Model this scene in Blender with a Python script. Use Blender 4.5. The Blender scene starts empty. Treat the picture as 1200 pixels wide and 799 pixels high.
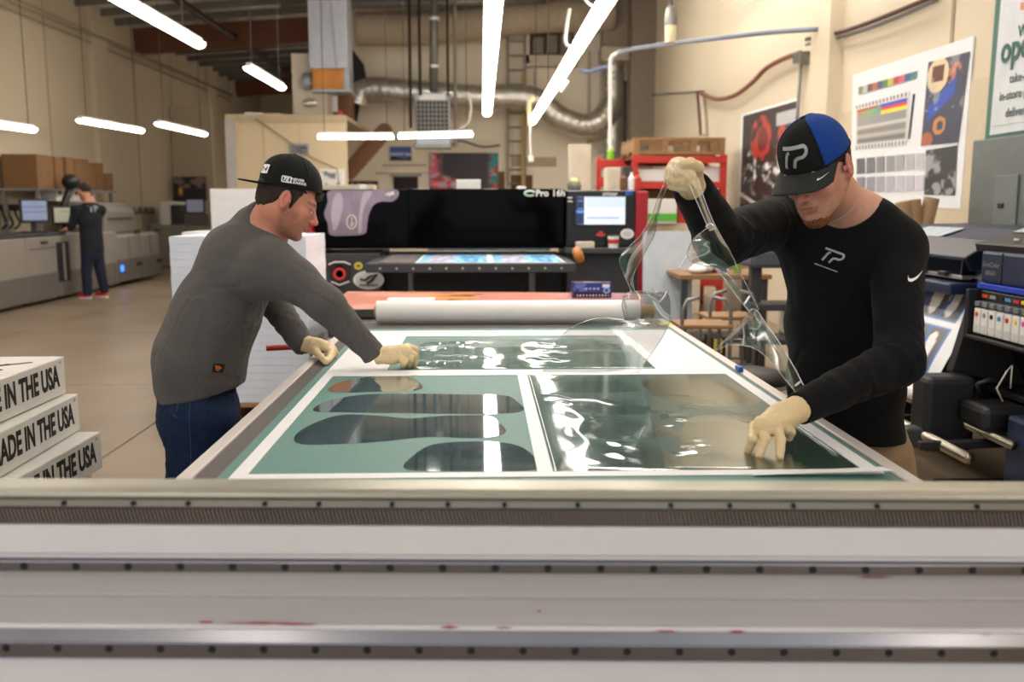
import bpy, bmesh, math, random
import numpy as np
from mathutils import Vector, Matrix, noise, Quaternion
random.seed(7); np.random.seed(7)
S = bpy.context.scene
COL = S.collection
PI = math.pi

# ---------------- camera ----------------
F = 1100.0; EYE = 1.45
YAW = math.atan(35/1100); PIT = math.atan(160/1100)
cd = bpy.data.cameras.new('camera'); cam = bpy.data.objects.new('camera', cd); COL.objects.link(cam)
cam.location = (0, 0, EYE); cam.rotation_euler = (PI/2-PIT, 0, -YAW)
cd.sensor_width = 36; cd.lens = 36*F/1200; cd.clip_start = .05; cd.clip_end = 200
cd.dof.use_dof = True; cd.dof.focus_distance = 2.75; cd.dof.aperture_fstop = 3.2
S.camera = cam
# ---------------- world, exposure ----------------
w = bpy.data.worlds.new('world'); S.world = w; w.use_nodes = True
w.node_tree.nodes['Background'].inputs[0].default_value = (.80, .88, 1, 1)
w.node_tree.nodes['Background'].inputs[1].default_value = 1.15
S.view_settings.view_transform = 'Standard'; S.view_settings.look = 'None'
S.view_settings.gamma = 1; S.view_settings.use_curve_mapping = False
S.view_settings.exposure = 0.2
TUBE = 14.0            # radiance of the fluorescent tubes (their builder is tube_light below)
# overhead rows of tube lamps: (x, y, z, length, along y?, label)
# ---------------- helpers ----------------
_fw = np.array([math.sin(YAW)*math.cos(PIT), math.cos(YAW)*math.cos(PIT), -math.sin(PIT)])
_rt = np.array([math.cos(YAW), -math.sin(YAW), 0.]); _up = np.cross(_rt, _fw)
def _ray(x, y): return _fw*F+_rt*(x-600)+_up*(399.5-y)
def P(x, y, Y):
    d = _ray(x, y); return Vector(np.array([0, 0, EYE])+d*(Y/d[1]))
def PZ(x, y, z):
    d = _ray(x, y); return Vector(np.array([0, 0, EYE])+d*((z-EYE)/d[2]))
def PX(x, y, X):
    d = _ray(x, y); return Vector(np.array([0, 0, EYE])+d*(X/d[0]))
def lin(c):
    if isinstance(c, str):
        c = c.lstrip('#'); c = [int(c[i:i+2], 16)/255 for i in (0, 2, 4)]
    return tuple(((v+.055)/1.055)**2.4 if v > .04045 else v/12.92 for v in c)
MATS = {}
def mat(name, col='#888888', rough=.6, metal=0., var=.06, scale=8., bump=0., bscale=60., emit=0., attr=False, spec=.5, stretch=None, trans=0., coat=0., sheen=0.):
    if name in MATS: return MATS[name]
    m = bpy.data.materials.new(name); m.use_nodes = True; nt = m.node_tree; N = nt.nodes; L = nt.links
    b = N['Principled BSDF']; b.inputs['Roughness'].default_value = rough; b.inputs['Metallic'].default_value = metal
    b.inputs['Specular IOR Level'].default_value = spec
    if trans: b.inputs['Transmission Weight'].default_value = trans
    if coat: b.inputs['Coat Weight'].default_value = coat
    if sheen: b.inputs['Sheen Weight'].default_value = sheen; b.inputs['Sheen Roughness'].default_value = .5
    c = lin(col)
    tc = N.new('ShaderNodeTexCoord'); src = tc.outputs['Object']
    if stretch:
        mp = N.new('ShaderNodeMapping'); mp.inputs['Scale'].default_value = stretch; L.new(src, mp.inputs[0]); src = mp.outputs[0]
    if attr:
        a = N.new('ShaderNodeAttribute'); a.attribute_name = 'Col'; colout = a.outputs['Color']
    else:
        r = N.new('ShaderNodeRGB'); r.outputs[0].default_value = (*c, 1); colout = r.outputs[0]
    if var > 0:
        nz = N.new('ShaderNodeTexNoise'); nz.inputs['Scale'].default_value = scale; nz.inputs['Detail'].default_value = 5
        L.new(src, nz.inputs['Vector'])
        mr = N.new('ShaderNodeMapRange'); mr.inputs[1].default_value = .3; mr.inputs[2].default_value = .7
        mr.inputs[3].default_value = 1-var; mr.inputs[4].default_value = 1+var; L.new(nz.outputs[0], mr.inputs[0])
        mx = N.new('ShaderNodeVectorMath'); mx.operation = 'SCALE'; L.new(colout, mx.inputs[0]); L.new(mr.outputs[0], mx.inputs['Scale'])
        colout = mx.outputs[0]
    L.new(colout, b.inputs['Base Color'])
    if emit:
        L.new(colout, b.inputs['Emission Color']); b.inputs['Emission Strength'].default_value = emit
    if bump:
        n2 = N.new('ShaderNodeTexNoise'); n2.inputs['Scale'].default_value = bscale; n2.inputs['Detail'].default_value = 4
        L.new(src, n2.inputs['Vector'])
        bp = N.new('ShaderNodeBump'); bp.inputs['Strength'].default_value = bump; bp.inputs['Distance'].default_value = .01
        L.new(n2.outputs[0], bp.inputs['Height']); L.new(bp.outputs[0], b.inputs['Normal'])
    MATS[name] = m; return m
def film_mat(name, tint, gloss=.05, base=.05, fac=.75, bump=0., bscale=6.):
    m = bpy.data.materials.new(name); m.use_nodes = True; nt = m.node_tree; N = nt.nodes; L = nt.links
    N.remove(N['Principled BSDF']); out = N['Material Output']
    t = N.new('ShaderNodeBsdfTransparent'); t.inputs[0].default_value = (*tint, 1)
    g = N.new('ShaderNodeBsdfGlossy'); g.inputs['Roughness'].default_value = gloss
    g.inputs[0].default_value = (1, 1, 1, 1)
    lw = N.new('ShaderNodeFresnel'); lw.inputs['IOR'].default_value = 1.5
    mr = N.new('ShaderNodeMapRange'); mr.inputs[1].default_value = 0; mr.inputs[2].default_value = 1
    mr.inputs[3].default_value = base; mr.inputs[4].default_value = fac; L.new(lw.outputs[0], mr.inputs[0])
    if bump:
        tc = N.new('ShaderNodeTexCoord'); n2 = N.new('ShaderNodeTexNoise'); n2.inputs['Scale'].default_value = bscale
        L.new(tc.outputs['Object'], n2.inputs['Vector']); bp = N.new('ShaderNodeBump'); bp.inputs['Strength'].default_value = bump
        bp.inputs['Distance'].default_value = .01; L.new(n2.outputs[0], bp.inputs['Height'])
        L.new(bp.outputs[0], g.inputs['Normal']); L.new(bp.outputs[0], lw.inputs['Normal'])
    mx = N.new('ShaderNodeMixShader'); L.new(mr.outputs[0], mx.inputs[0]); L.new(t.outputs[0], mx.inputs[1]); L.new(g.outputs[0], mx.inputs[2])
    L.new(mx.outputs[0], out.inputs[0]); MATS[name] = m; return m
def tag(o, label=None, cat=None, group=None, kind=None):
    if label: o['label'] = label
    if cat: o['category'] = cat
    if group: o['group'] = group
    if kind: o['kind'] = kind
    return o
def thing(name, label, cat, loc=(0, 0, 0), rz=0, group=None):
    o = bpy.data.objects.new(name, None); COL.objects.link(o); o.location = loc; o.rotation_euler = (0, 0, rz)
    o.empty_display_size = .1
    return tag(o, label, cat, group)
def wm(o):
    m = Matrix.LocRotScale(o.location, o.rotation_euler, o.scale)
    return wm(o.parent) @ o.matrix_parent_inverse @ m if o.parent else m
def meshobj(name, me, m, parent=None, smooth=False, world=False):
    o = bpy.data.objects.new(name, me); COL.objects.link(o)
    if m is not None: me.materials.append(m)
    if smooth:
        me.polygons.foreach_set('use_smooth', [True]*len(me.polygons))
    if parent:
        o.parent = parent
        if world: o.matrix_parent_inverse = wm(parent).inverted()
    return o
class MB:
    """collects simple shapes, links them as ONE mesh object"""
    def __init__(s): s.v = []; s.f = []
    def add(s, vs, fs):
        n = len(s.v); s.v += [tuple(v) for v in vs]; s.f += [tuple(n+i for i in f) for f in fs]; return s
    def box(s, a, b):
        x0, y0, z0 = [min(p, q) for p, q in zip(a, b)]; x1, y1, z1 = [max(p, q) for p, q in zip(a, b)]
        return s.add([(x0, y0, z0), (x1, y0, z0), (x1, y1, z0), (x0, y1, z0), (x0, y0, z1), (x1, y0, z1), (x1, y1, z1), (x0, y1, z1)],
                     [(0, 3, 2, 1), (4, 5, 6, 7), (0, 1, 5, 4), (1, 2, 6, 5), (2, 3, 7, 6), (3, 0, 4, 7)])
    def obox(s, c, ax, ay, az):       # oriented box, half axes
        c, ax, ay, az = map(Vector, (c, ax, ay, az))
        if ax.cross(ay).dot(az) < 0: ax = -ax
        vs = [c+i*ax+j*ay+k*az for k in (-1, 1) for i, j in ((-1, -1), (1, -1), (1, 1), (-1, 1))]
        return s.add(vs, [(0, 3, 2, 1), (4, 5, 6, 7), (0, 1, 5, 4), (1, 2, 6, 5), (2, 3, 7, 6), (3, 0, 4, 7)])
    def beam(s, a, b, w, h, upv=(0, 0, 1)):
        a, b = Vector(a), Vector(b); d = (b-a); l = d.length; d /= l; u = Vector(upv)
        sd = d.cross(u)
        if sd.length < 1e-3: sd = d.cross(Vector((1, 0, 0)))
        sd.normalize(); u = sd.cross(d)
        return s.obox((a+b)/2, sd*w/2, d*l/2, u*h/2)
    def tube(s, pts, r, n=10, cap=True, closed=False):
        pts = [Vector(p) for p in pts]; rs = r if isinstance(r, (list, tuple)) else [r]*len(pts)
        vs = []; fs = []; prev = None
        for i, p in enumerate(pts):
            d = (pts[min(i+1, len(pts)-1)]-pts[max(i-1, 0)])
            d = d.normalized() if d.length > 1e-9 else Vector((0, 0, 1))
            if prev is None:
                u = d.orthogonal().normalized()
            else:
                u = (prev-d*prev.dot(d)); u = u.normalized() if u.length > 1e-6 else d.orthogonal().normalized()
            prev = u; w_ = d.cross(u)
            for k in range(n):
                a = 2*PI*k/n; vs.append(p+(u*math.cos(a)+w_*math.sin(a))*rs[i])
        for i in range(len(pts)-1):
            for k in range(n):
                a, b = i*n+k, i*n+(k+1) % n; fs.append((a, b, b+n, a+n))
        if cap: fs.append(tuple(range(n))[::-1]); fs.append(tuple((len(pts)-1)*n+k for k in range(n)))
        return s.add(vs, fs)
    def cyl(s, a, b, r, n=16): return s.tube([a, b], r, n)
    def lathe(s, prof, c=(0, 0, 0), n=20, M=None):
        vs = []; fs = []; c = Vector(c)
        for r, z in prof:
            for k in range(n):
                a = 2*PI*k/n; p = Vector((r*math.cos(a), r*math.sin(a), z)); vs.append((M @ p if M else p)+c)
        for i in range(len(prof)-1):
            for k in range(n):
                a, b = i*n+k, i*n+(k+1) % n; fs.append((a, b, b+n, a+n))
        fs.append(tuple(range(n))[::-1]); fs.append(tuple((len(prof)-1)*n+k for k in range(n)))
        return s.add(vs, fs)
    def ball(s, c, r, n=12, m=8):
        r = r if isinstance(r, (tuple, list)) else (r, r, r); c = Vector(c)
        vs = [c+Vector((0, 0, r[2]))]; fs = []
        for i in range(1, m):
            t = PI*i/m
            for k in range(n):
                a = 2*PI*k/n; vs.append(c+Vector((r[0]*math.sin(t)*math.cos(a), r[1]*math.sin(t)*math.sin(a), r[2]*math.cos(t))))
        vs.append(c-Vector((0, 0, r[2])))
        for k in range(n):
            fs.append((0, 1+k, 1+(k+1) % n)); e = len(vs)-1; q = 1+(m-2)*n; fs.append((e, q+(k+1) % n, q+k))
        for i in range(m-2):
            for k in range(n):
                a, b = 1+i*n+k, 1+i*n+(k+1) % n; fs.append((a, a+n, b+n, b))
        return s.add(vs, fs)
    def prism(s, poly, a, ex, ey, ez, depth):   # 2D polygon in frame (ex,ey) at a, extruded along ez
        a, ex, ey, ez = map(Vector, (a, ex, ey, ez)); n = len(poly)
        vs = [a+ex*x+ey*y for x, y in poly]+[a+ex*x+ey*y+ez*depth for x, y in poly]
        fs = [tuple(range(n))[::-1], tuple(range(n, 2*n))]+[(i, (i+1) % n, (i+1) % n+n, i+n) for i in range(n)]
        return s.add(vs, fs)
    def quad(s, a, b, c, d): return s.add([a, b, c, d], [(0, 1, 2, 3)])
    def grid(s, fn, nu, nv):
        vs = [fn(i/nu, j/nv) for j in range(nv+1) for i in range(nu+1)]
        fs = [(j*(nu+1)+i, j*(nu+1)+i+1, (j+1)*(nu+1)+i+1, (j+1)*(nu+1)+i) for j in range(nv) for i in range(nu)]
        return s.add(vs, fs)
    def build(s, name, m, parent=None, bevel=0., smooth=False, world=False, solid=0., seg=2, recalc=True):
        me = bpy.data.meshes.new(name); me.from_pydata(s.v, [], s.f)
        if recalc:
            bm = bmesh.new(); bm.from_mesh(me); bmesh.ops.recalc_face_normals(bm, faces=bm.faces); bm.to_mesh(me); bm.free()
        me.update(); o = meshobj(name, me, m, parent, smooth, world)
        if solid:
            k = o.modifiers.new('solid', 'SOLIDIFY'); k.thickness = solid; k.offset = 0
        if bevel:
            k = o.modifiers.new('bevel', 'BEVEL'); k.width = bevel; k.segments = seg; k.limit_method = 'ANGLE'; k.angle_limit = math.radians(40)
        if smooth and bevel:
            pass
        return o
def box(name, a, b, m, parent=None, bevel=0., **k): return MB().box(a, b).build(name, m, parent, bevel, **k)
def text(name, s, size, m, loc, ex, ey, parent=None, bold=0., depth=.0008, align='CENTER', sx=1., world=False, shear=0., fn=None, sub=0):
    cu = bpy.data.curves.new('t', 'FONT'); cu.body = s; cu.size = size; cu.offset = bold; cu.align_x = align; cu.align_y = 'CENTER'
    cu.shear = shear; cu.resolution_u = 3; cu.extrude = 0 if fn else depth
    o = bpy.data.objects.new('t', cu); COL.objects.link(o); bpy.context.view_layer.update()
    me = bpy.data.meshes.new_from_object(o.evaluated_get(bpy.context.evaluated_depsgraph_get()))
    bpy.data.objects.remove(o); me.name = name
    if fn:
        if sub:
            bm = bmesh.new(); bm.from_mesh(me); bmesh.ops.triangulate(bm, faces=bm.faces)
            for _ in range(sub): bmesh.ops.subdivide_edges(bm, edges=[e for e in bm.edges if e.calc_length() > size*.25], cuts=1, use_grid_fill=False)
            bmesh.ops.triangulate(bm, faces=bm.faces); bm.to_mesh(me); bm.free()
        for v in me.vertices: v.co = fn(v.co.x*sx, v.co.y)
    else:
        ex, ey, loc = Vector(ex).normalized(), Vector(ey).normalized(), Vector(loc); ez = ex.cross(ey)
        for v in me.vertices: v.co = loc+ex*v.co.x*sx+ey*v.co.y+ez*v.co.z
    me.materials.clear()
    return meshobj(name, me, m, parent, world=world)
def paint(name, a, ex, ey, nx, ny, fn, m, parent=None, world=False, thick=0.):
    """flat printed sheet: fn(U,V arrays)->(...,3) sRGB, stored as vertex colours"""
    u, v = np.meshgrid(np.linspace(0, 1, nx+1), np.linspace(0, 1, ny+1))
    a, ex, ey = np.array(a), np.array(ex), np.array(ey)
    co = a+u[..., None]*ex+v[..., None]*ey
    c = np.clip(fn(u, v), 0, 1); c = np.where(c > .04045, ((c+.055)/1.055)**2.4, c/12.92)
    return gridmesh(name, co, c, m, parent, world)
def gridmesh(name, co, c, m, parent=None, world=False, smooth=False):
    ny, nx = co.shape[0]-1, co.shape[1]-1
    i = np.arange(nx); j = np.arange(ny)[:, None]; q = j*(nx+1)+i
    f = np.stack([q, q+1, q+nx+2, q+nx+1], -1).reshape(-1, 4)
    me = bpy.data.meshes.new(name); me.from_pydata(co.reshape(-1, 3).tolist(), [], f.tolist())
    if c is not None:
        at = me.color_attributes.new('Col', 'FLOAT_COLOR', 'POINT')
        at.data.foreach_set('color', np.concatenate([c.reshape(-1, 3), np.ones((c.shape[0]*c.shape[1], 1))], 1).astype(np.float32).ravel())
    return meshobj(name, me, m, parent, smooth, world)
def fbm(u, v, seed=0, octs=4, f=4.):
    rng = np.random.RandomState(seed); r = np.zeros_like(u, dtype=float)
    for o in range(octs):
        n = int(f*2**o)+3; g = rng.rand(n+2, n+2); x = u*f*2**o; y = v*f*2**o
        xi = np.clip(x.astype(int), 0, n); yi = np.clip(y.astype(int), 0, n); fx = x-xi; fy = y-yi; fx = fx*fx*(3-2*fx); fy = fy*fy*(3-2*fy)
        r += (g[yi, xi]*(1-fx)*(1-fy)+g[yi, xi+1]*fx*(1-fy)+g[yi+1, xi]*(1-fx)*fy+g[yi+1, xi+1]*fx*fy)*.5**o
    return r/(2-.5**(octs-1))
def mixc(c, col, mask):
    return c*(1-mask[..., None])+np.array(col)*mask[..., None]
def sm(x, a, b):
    t = np.clip((x-a)/(b-a), 0, 1); return t*t*(3-2*t)
def copy_tree(o, parent=None, kids=None):
    c = o.copy(); COL.objects.link(c); c.parent = parent
    for ch in [x for x in o.children]: copy_tree(ch, c)
    return c
# ---------------- materials ----------------
m_wall = mat('painted_wall', '#dacdb3', .75, var=.05, scale=.6, bump=.15, bscale=40)
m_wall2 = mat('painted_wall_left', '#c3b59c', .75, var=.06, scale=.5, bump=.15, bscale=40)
m_part = mat('partition_paint', '#cdba99', .75, var=.03, scale=.7)
m_floor = mat('polished_concrete', '#8c7b66', .32, var=.16, scale=1.1, bump=.05, bscale=12)
m_joint = mat('floor_joint_filler', '#4a4036', .8)
m_ceil = mat('foil_insulation', '#cdc8bd', .55, metal=.15, var=.3, scale=2.2, bump=1.0, bscale=3.0, stretch=(1, .5, 1))
m_glulam = mat('glulam_timber', '#6b3d22', .6, var=.2, scale=6, stretch=(.4, 4, 4))
m_redpipe = mat('dark_red_pipe', '#3a2019', .5)
m_pipe = mat('grey_steel_pipe', '#7f7d78', .45, metal=.6)
m_cond = mat('grey_conduit', '#8c8c8a', .4, metal=.7)
m_brown = mat('rusty_brown_pipe', '#5c3d33', .55)
m_white = mat('white_plastic', '#e6e4e0', .45, var=.02)
m_whitemetal = mat('white_painted_metal', '#dcdad6', .4, var=.04)
m_paper = mat('white_paper', '#e9ebee', .8, var=.02, scale=40)
m_alu = mat('anodised_aluminium', '#b9b6b0', .32, metal=.75, var=.05, scale=3, stretch=(.3, 20, 20))
m_steel = mat('brushed_rail_steel', '#8b8789', .22, metal=1, var=.16, scale=2.0, stretch=(1.2, .1, .1))
m_dsteel = mat('dark_steel', '#2b2725', .4, metal=.8)
m_rack = mat('gear_rack_steel', '#7c6d65', .4, metal=.3, var=.15, scale=5)
m_hole = mat('bolt_hole_black', '#100e0d', .6)
m_black = mat('black_plastic', '#161617', .45, var=.05)
m_blackg = mat('glossy_black_hood', '#050404', .08, spec=.07, var=0)
m_dgrey = mat('dark_grey_panel', '#37383a', .5, var=.05)
m_red = mat('red_enamel', '#9c1420', .4, var=.05)
m_redrack = mat('orange_red_rack', '#bb3023', .5)
m_teal = mat('teal_cutting_mat', '#55837b', .55, var=.05, scale=30, bump=.08, bscale=300)
m_belt = mat('grey_felt_belt', '#5f5a59', .9, var=.12, scale=250)
m_trim = mat('pale_table_trim', '#cfc9c5', .42, metal=.2, var=.03)
m_sheet = mat('white_masking_sheet', '#e8eaec', .45, var=.015)
m_wood = mat('pine_wood', '#94704a', .65, var=.18, scale=6, stretch=(.6, 6, 6))
m_wood2 = mat('brown_wood', '#6f4a2e', .65, var=.2, scale=6, stretch=(.6, 6, 6))
m_card = mat('brown_cardboard', '#7a5836', .85, var=.1, scale=4)
m_duct = mat('foil_duct', '#d2cfc8', .27, metal=.85, var=.15, scale=6, bump=.9, bscale=14)
m_galv = mat('galvanised_sheet', '#a3a7ad', .4, metal=.55, var=.1, scale=4)
m_cream = mat('cream_box_paint', '#c9beab', .6)
m_wire = mat('dark_cable', '#3a3430', .6, var=0)
m_wcable = mat('white_cable', '#dad6cc', .5, var=0)
m_tube = mat('tube_diffuser', '#fff9f1', .5, var=0, emit=TUBE)
m_press = mat('press_beige_grey', '#8c867f', .5, var=.04)
m_press2 = mat('press_dark_band', '#68625f', .5, var=.04)
m_print = mat('printed_colour', '#ffffff', .5, var=.02, attr=True)
m_printg = mat('printed_gloss', '#ffffff', .2, var=.02, attr=True)
m_screen = mat('lit_screen', '#ffffff', .3, var=0, attr=True, emit=.3)
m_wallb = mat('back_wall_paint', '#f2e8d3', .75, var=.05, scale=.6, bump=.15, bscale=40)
m_navy = mat('navy_printer_shell', '#1c2743', .4, var=.04)
m_navyd = mat('dark_navy_shell', '#121a2e', .35, var=.04)
m_blue = mat('bright_blue_strip', '#1b3fb4', .4)
m_ink = mat('black_print_ink', '#151515', .6, var=0)
m_silverprint = mat('silver_print', '#a6a8aa', .45, metal=.2, var=0)
m_whiteprint = mat('white_print', '#f4f4f4', .5, var=0)
m_glove = mat('cream_latex_glove', '#e6cda0', .5, var=.04, scale=20, bump=.3, bscale=90, spec=.4)
m_gshirt = mat('charcoal_heather_knit', '#5a5654', .95, var=.2, scale=300, bump=.25, bscale=500, spec=.2, sheen=.1)
m_bshirt = mat('black_cotton_knit', '#0c0c0f', .9, var=.1, scale=300, bump=.2, bscale=500, spec=.2, sheen=.03)
m_jeans = mat('dark_blue_denim', '#1b2a45', .9, var=.25, scale=45, bump=.2, bscale=500, spec=.2)
m_khaki = mat('khaki_twill', '#8d7558', .9, var=.08, scale=30)
m_capb = mat('black_cap_cloth', '#101210', .85, var=.08, scale=200, bump=.2, bscale=400, spec=.3)
m_capblue = mat('blue_cap_mesh', '#083d8e', .8, var=.1, scale=300, bump=.3, bscale=500, spec=.3)
m_brim = mat('charcoal_brim_cloth', '#2a2c2b', .85, var=.08, scale=200, bump=.2, bscale=400, spec=.3)
m_skin = mat('skin', '#d09a80', .5, attr=True, var=.05, scale=60, bump=.12, bscale=250, spec=.4)
m_hair = mat('brown_hair', '#2c1a12', .6, var=.3, scale=60, bump=.8, bscale=120, stretch=(3, 3, .5))
m_ginger = mat('ginger_beard', '#8a4f28', .75, var=.3, scale=120, bump=1., bscale=260)
m_eyew = mat('eye_white', '#e8dcd2', .15, var=0)
m_iris = mat('iris_brown', '#2a1a12', .15, var=0)
m_orange = mat('orange_print', '#e07b1e', .6, var=0)
m_copper = mat('copper_rivet', '#c07a4a', .3, metal=1, var=0)
m_tan = mat('tan_leather_patch', '#8a5c3a', .7)
m_kraft = mat('kraft_tube', '#a88a64', .8, var=.05)
m_shoe = mat('red_shoe', '#c22a2c', .6)
m_piece = film_mat('grey_tinted_film', (.56, .66, .76), .035, .05, .62)
m_sheetfilm = film_mat('clear_loose_film', (.98, .99, .99), .06, .04, .7)
m_held = film_mat('clear_held_film', (.90, .90, .91), .10, .05, .45)
m_piece2 = film_mat('faint_film', (.80, .86, .88), .04, .05, .6)
m_brownfilm = film_mat('brown_tinted_film', (.86, .83, .80), .05, .05, .6)
m_edge = film_mat('film_edge_glint', (.8, .8, .82), .25, .55, 1.0)
# ---------------- room ----------------
YB = 21.0; XR = 3.6; XL = -7.8
def ceilz(x): return 5.35+.07*(x-XL)
fl = box('floor', (-9.5, -6, -.12), (7, 36, -.012), m_joint); tag(fl, kind='structure')
xs = [-8.1, -5.3, -2.2, .9, 4.0]; ys = [-6, -2.2, 1.2, 4.4, 7.6, 10.8, 14, 17.2, 20.4, 23.6, 28, 34.5]
for i in range(len(xs)-1):
    for j in range(len(ys)-1):
        box('slab', (xs[i]+.006, ys[j]+.006, -.012), (xs[i+1]-.006, ys[j+1]-.006, 0), m_floor, fl, bevel=.003)
def wallobj(name, a, b, m): return tag(box(name, a, b, m), kind='structure')
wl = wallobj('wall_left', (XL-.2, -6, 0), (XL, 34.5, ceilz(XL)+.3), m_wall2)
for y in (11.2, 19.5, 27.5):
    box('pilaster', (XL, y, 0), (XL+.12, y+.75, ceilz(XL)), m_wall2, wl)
for y in (13.2, 15.5, 17.6, 22, 24.5, 30):
    box('panel_joint', (XL, y, 0), (XL+.012, y+.05, ceilz(XL)), mat('wall_joint', '#a99b84', .8), wl)
wr = wallobj('wall_right', (XR, -6, 0), (XR+.2, YB, ceilz(XR)+.3), m_wall)
box('pilaster', (XR-.14, 9.55, 0), (XR, 10.1, ceilz(XR)), m_wall, wr)
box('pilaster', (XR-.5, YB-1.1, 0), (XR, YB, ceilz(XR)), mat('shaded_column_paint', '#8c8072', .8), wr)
box('panel_joint', (XR-.012, 7.3, 2.2), (XR, 7.34, ceilz(XR)), mat('wall_joint', '#a99b84', .8), wr)
box('lower_paint_band', (XR-.01, 3.0, 0), (XR, 9.5, 2.35), mat('cream_lower_paint', '#d2c3a6', .7, var=.03), wr)
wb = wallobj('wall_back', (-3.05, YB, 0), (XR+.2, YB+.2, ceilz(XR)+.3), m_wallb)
tag(box('wall_far', (XL-.2, 34.3, 0), (-2.8, 34.5, 6.2), m_wall2), kind='structure')
tag(box('wall_side_far', (-3.05, YB+.2, 0), (-2.85, 34.4, 6.4), m_wall2), kind='structure')
c = MB().add([(XL-.2, -6, ceilz(XL-.2)), (XR+.3, -6, ceilz(XR+.3)), (XR+.3, 34.5, ceilz(XR+.3)), (XL-.2, 34.5, ceilz(XL-.2)),
              (XL-.2, -6, ceilz(XL-.2)+.2), (XR+.3, -6, ceilz(XR+.3)+.2), (XR+.3, 34.5, ceilz(XR+.3)+.2), (XL-.2, 34.5, ceilz(XL-.2)+.2)],
             [(0, 3, 2, 1), (4, 5, 6, 7), (0, 1, 5, 4), (1, 2, 6, 5), (2, 3, 7, 6), (3, 0, 4, 7)]).build('ceiling', m_ceil); tag(c, kind='structure')
for y, hh in ((10.5, .5), (22.2, .55), (31, .5)):
    MB().beam((XL+.02, y, ceilz(XL)-hh/2), (-2.9 if y > YB else XR-.02, y, ceilz(-2.9 if y > YB else XR)-hh/2), .22, hh).build('glulam_beam', m_glulam, c)
for k in range(22):
    y = 12+k*1.0
    if abs(y-22.2) < .3: continue
    MB().beam((XL+.02, y, ceilz(XL)-.07), (-2.95 if y > YB-.1 else XR-.02, y, ceilz(-2.95 if y > YB-.1 else XR)-.07), .06, .13).build('purlin', mat('grey_purlin', '#67625a', .7), c)
r1 = MB().tube([(-5.55, 9, 5.16), (-5.55, 33, 5.16)], .075, 10).build('sprinkler_pipe', m_redpipe, smooth=True); tag(r1, 'dark red sprinkler pipe running along under the ceiling at left', 'pipe')
for y in (12, 18, 24, 30): MB().cyl((-5.55, y, 5.2), (-5.55, y, 5.48), .012, 6).build('hanger', m_wire, r1)
lp = MB().tube([(XL+.1, 9, 4.78), (XL+.1, 30, 4.78)], .045, 8).build('wall_pipe', mat('beige_painted_pipe', '#9a8c76', .6), smooth=True); tag(lp, 'long beige pipe running high along the left wall', 'pipe')
lp2 = MB().tube([(XL+.08, 9, 4.62), (XL+.08, 30, 4.62)], .02, 8).build('wall_conduit', mat('beige_painted_pipe', '#9a8c76', .6), smooth=True); tag(lp2, 'thin conduit just below the long beige pipe on left wall', 'conduit')

# ---------------- tube lights ----------------
def tube_light(a, b, label, group, n=1, w_=.13, wires=True, label_parts=True):
    a, b = Vector(a), Vector(b); d = (b-a).normalized(); t = thing('tube_light', label, 'lamp', (a+b)/2, 0, group)
    o = (a+b)/2; a = a-o; b = b-o
    for i in range(n):
        p = a+(b-a)*(i/n)+d*.03; q = a+(b-a)*((i+1)/n)-d*.03
        MB().beam(p+Vector((0, 0, .055)), q+Vector((0, 0, .055)), w_*.55, .05).build('housing', m_whitemetal, t, bevel=.008)
        sd = d.cross(Vector((0, 0, 1)))
        prof = [(w_/2*math.cos(x), -.045*math.sin(x)*1.2) for x in np.linspace(0, PI, 9)]
        vs = [p+sd*u+Vector((0, 0, v+.03)) for u, v in prof]+[q+sd*u+Vector((0, 0, v+.03)) for u, v in prof]
        k = len(prof); fs = [(j, j+1, k+j+1, k+j) for j in range(k-1)]+[(k-1, 0, k, 2*k-1), tuple(range(k)), tuple(range(k, 2*k))[::-1]]
        MB().add(vs, fs).build('diffuser', m_tube, t)
    if wires:
        L_ = (b-a).length
        for s_ in ([.1, .9] if L_ < 4 else np.linspace(.08, .92, max(2, int(L_/3)))):
            p = a+(b-a)*s_+Vector((0, 0, .07)); top = ceilz((p+o).x)-(p+o).z
            MB().cyl(p, p+Vector((0, 0, top-.07)), .006, 5).build('hanging_wire', m_wire, t)
    return t
tube_light((.10, 3.2, 3), (.10, 16.9, 3), 'long row of tube lights directly above the middle of the table', None, 9, .15)
tube_light((.98, 3.2, 3), (.98, 18.6, 3), 'long slanting row of tube lights above the right part of the table', None, 10, .15)
tube_light((-2.79, 3.0, 3), (-2.79, 9.75, 3), 'row of tube lights at the top left below the ceiling', None, 4, .13)
tube_light((-2.70, 11.3, 3), (-2.70, 13.2, 3), 'short tube light beside the tall white duct', None, 1, .12)
tube_light(P(371, 161, 15.6), P(463, 161, 15.6), 'left one of two tube lights hanging across the office wall', None, 1, .12)
tube_light(P(465, 160.5, 15.6), P(556, 158.5, 15.6), 'right one of two tube lights hanging across the office wall', None, 1, .12)
tube_light(PX(-30, 144, -6.1), PX(40, 153.5, -6.1), 'tube light cut off by the left picture edge above the grey presses', None, 1, .13)
tube_light(PX(93, 142, -6.05), PX(166, 154.5, -6.05), 'hanging tube light above the stack of brown cartons', None, 1, .13)
tube_light(PX(185, 146, -5.3), PX(240, 158.5, -5.3), 'hanging tube light to the right of the one over the cartons', None, 1, .13)
tube_light((-3.9, 21.5, 2.5), (-3.9, 30, 2.5), 'added row of tube lights hidden behind the office block', None, 5, .15)  # added lamps, out of sight, to brighten the dim far left zone
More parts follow.
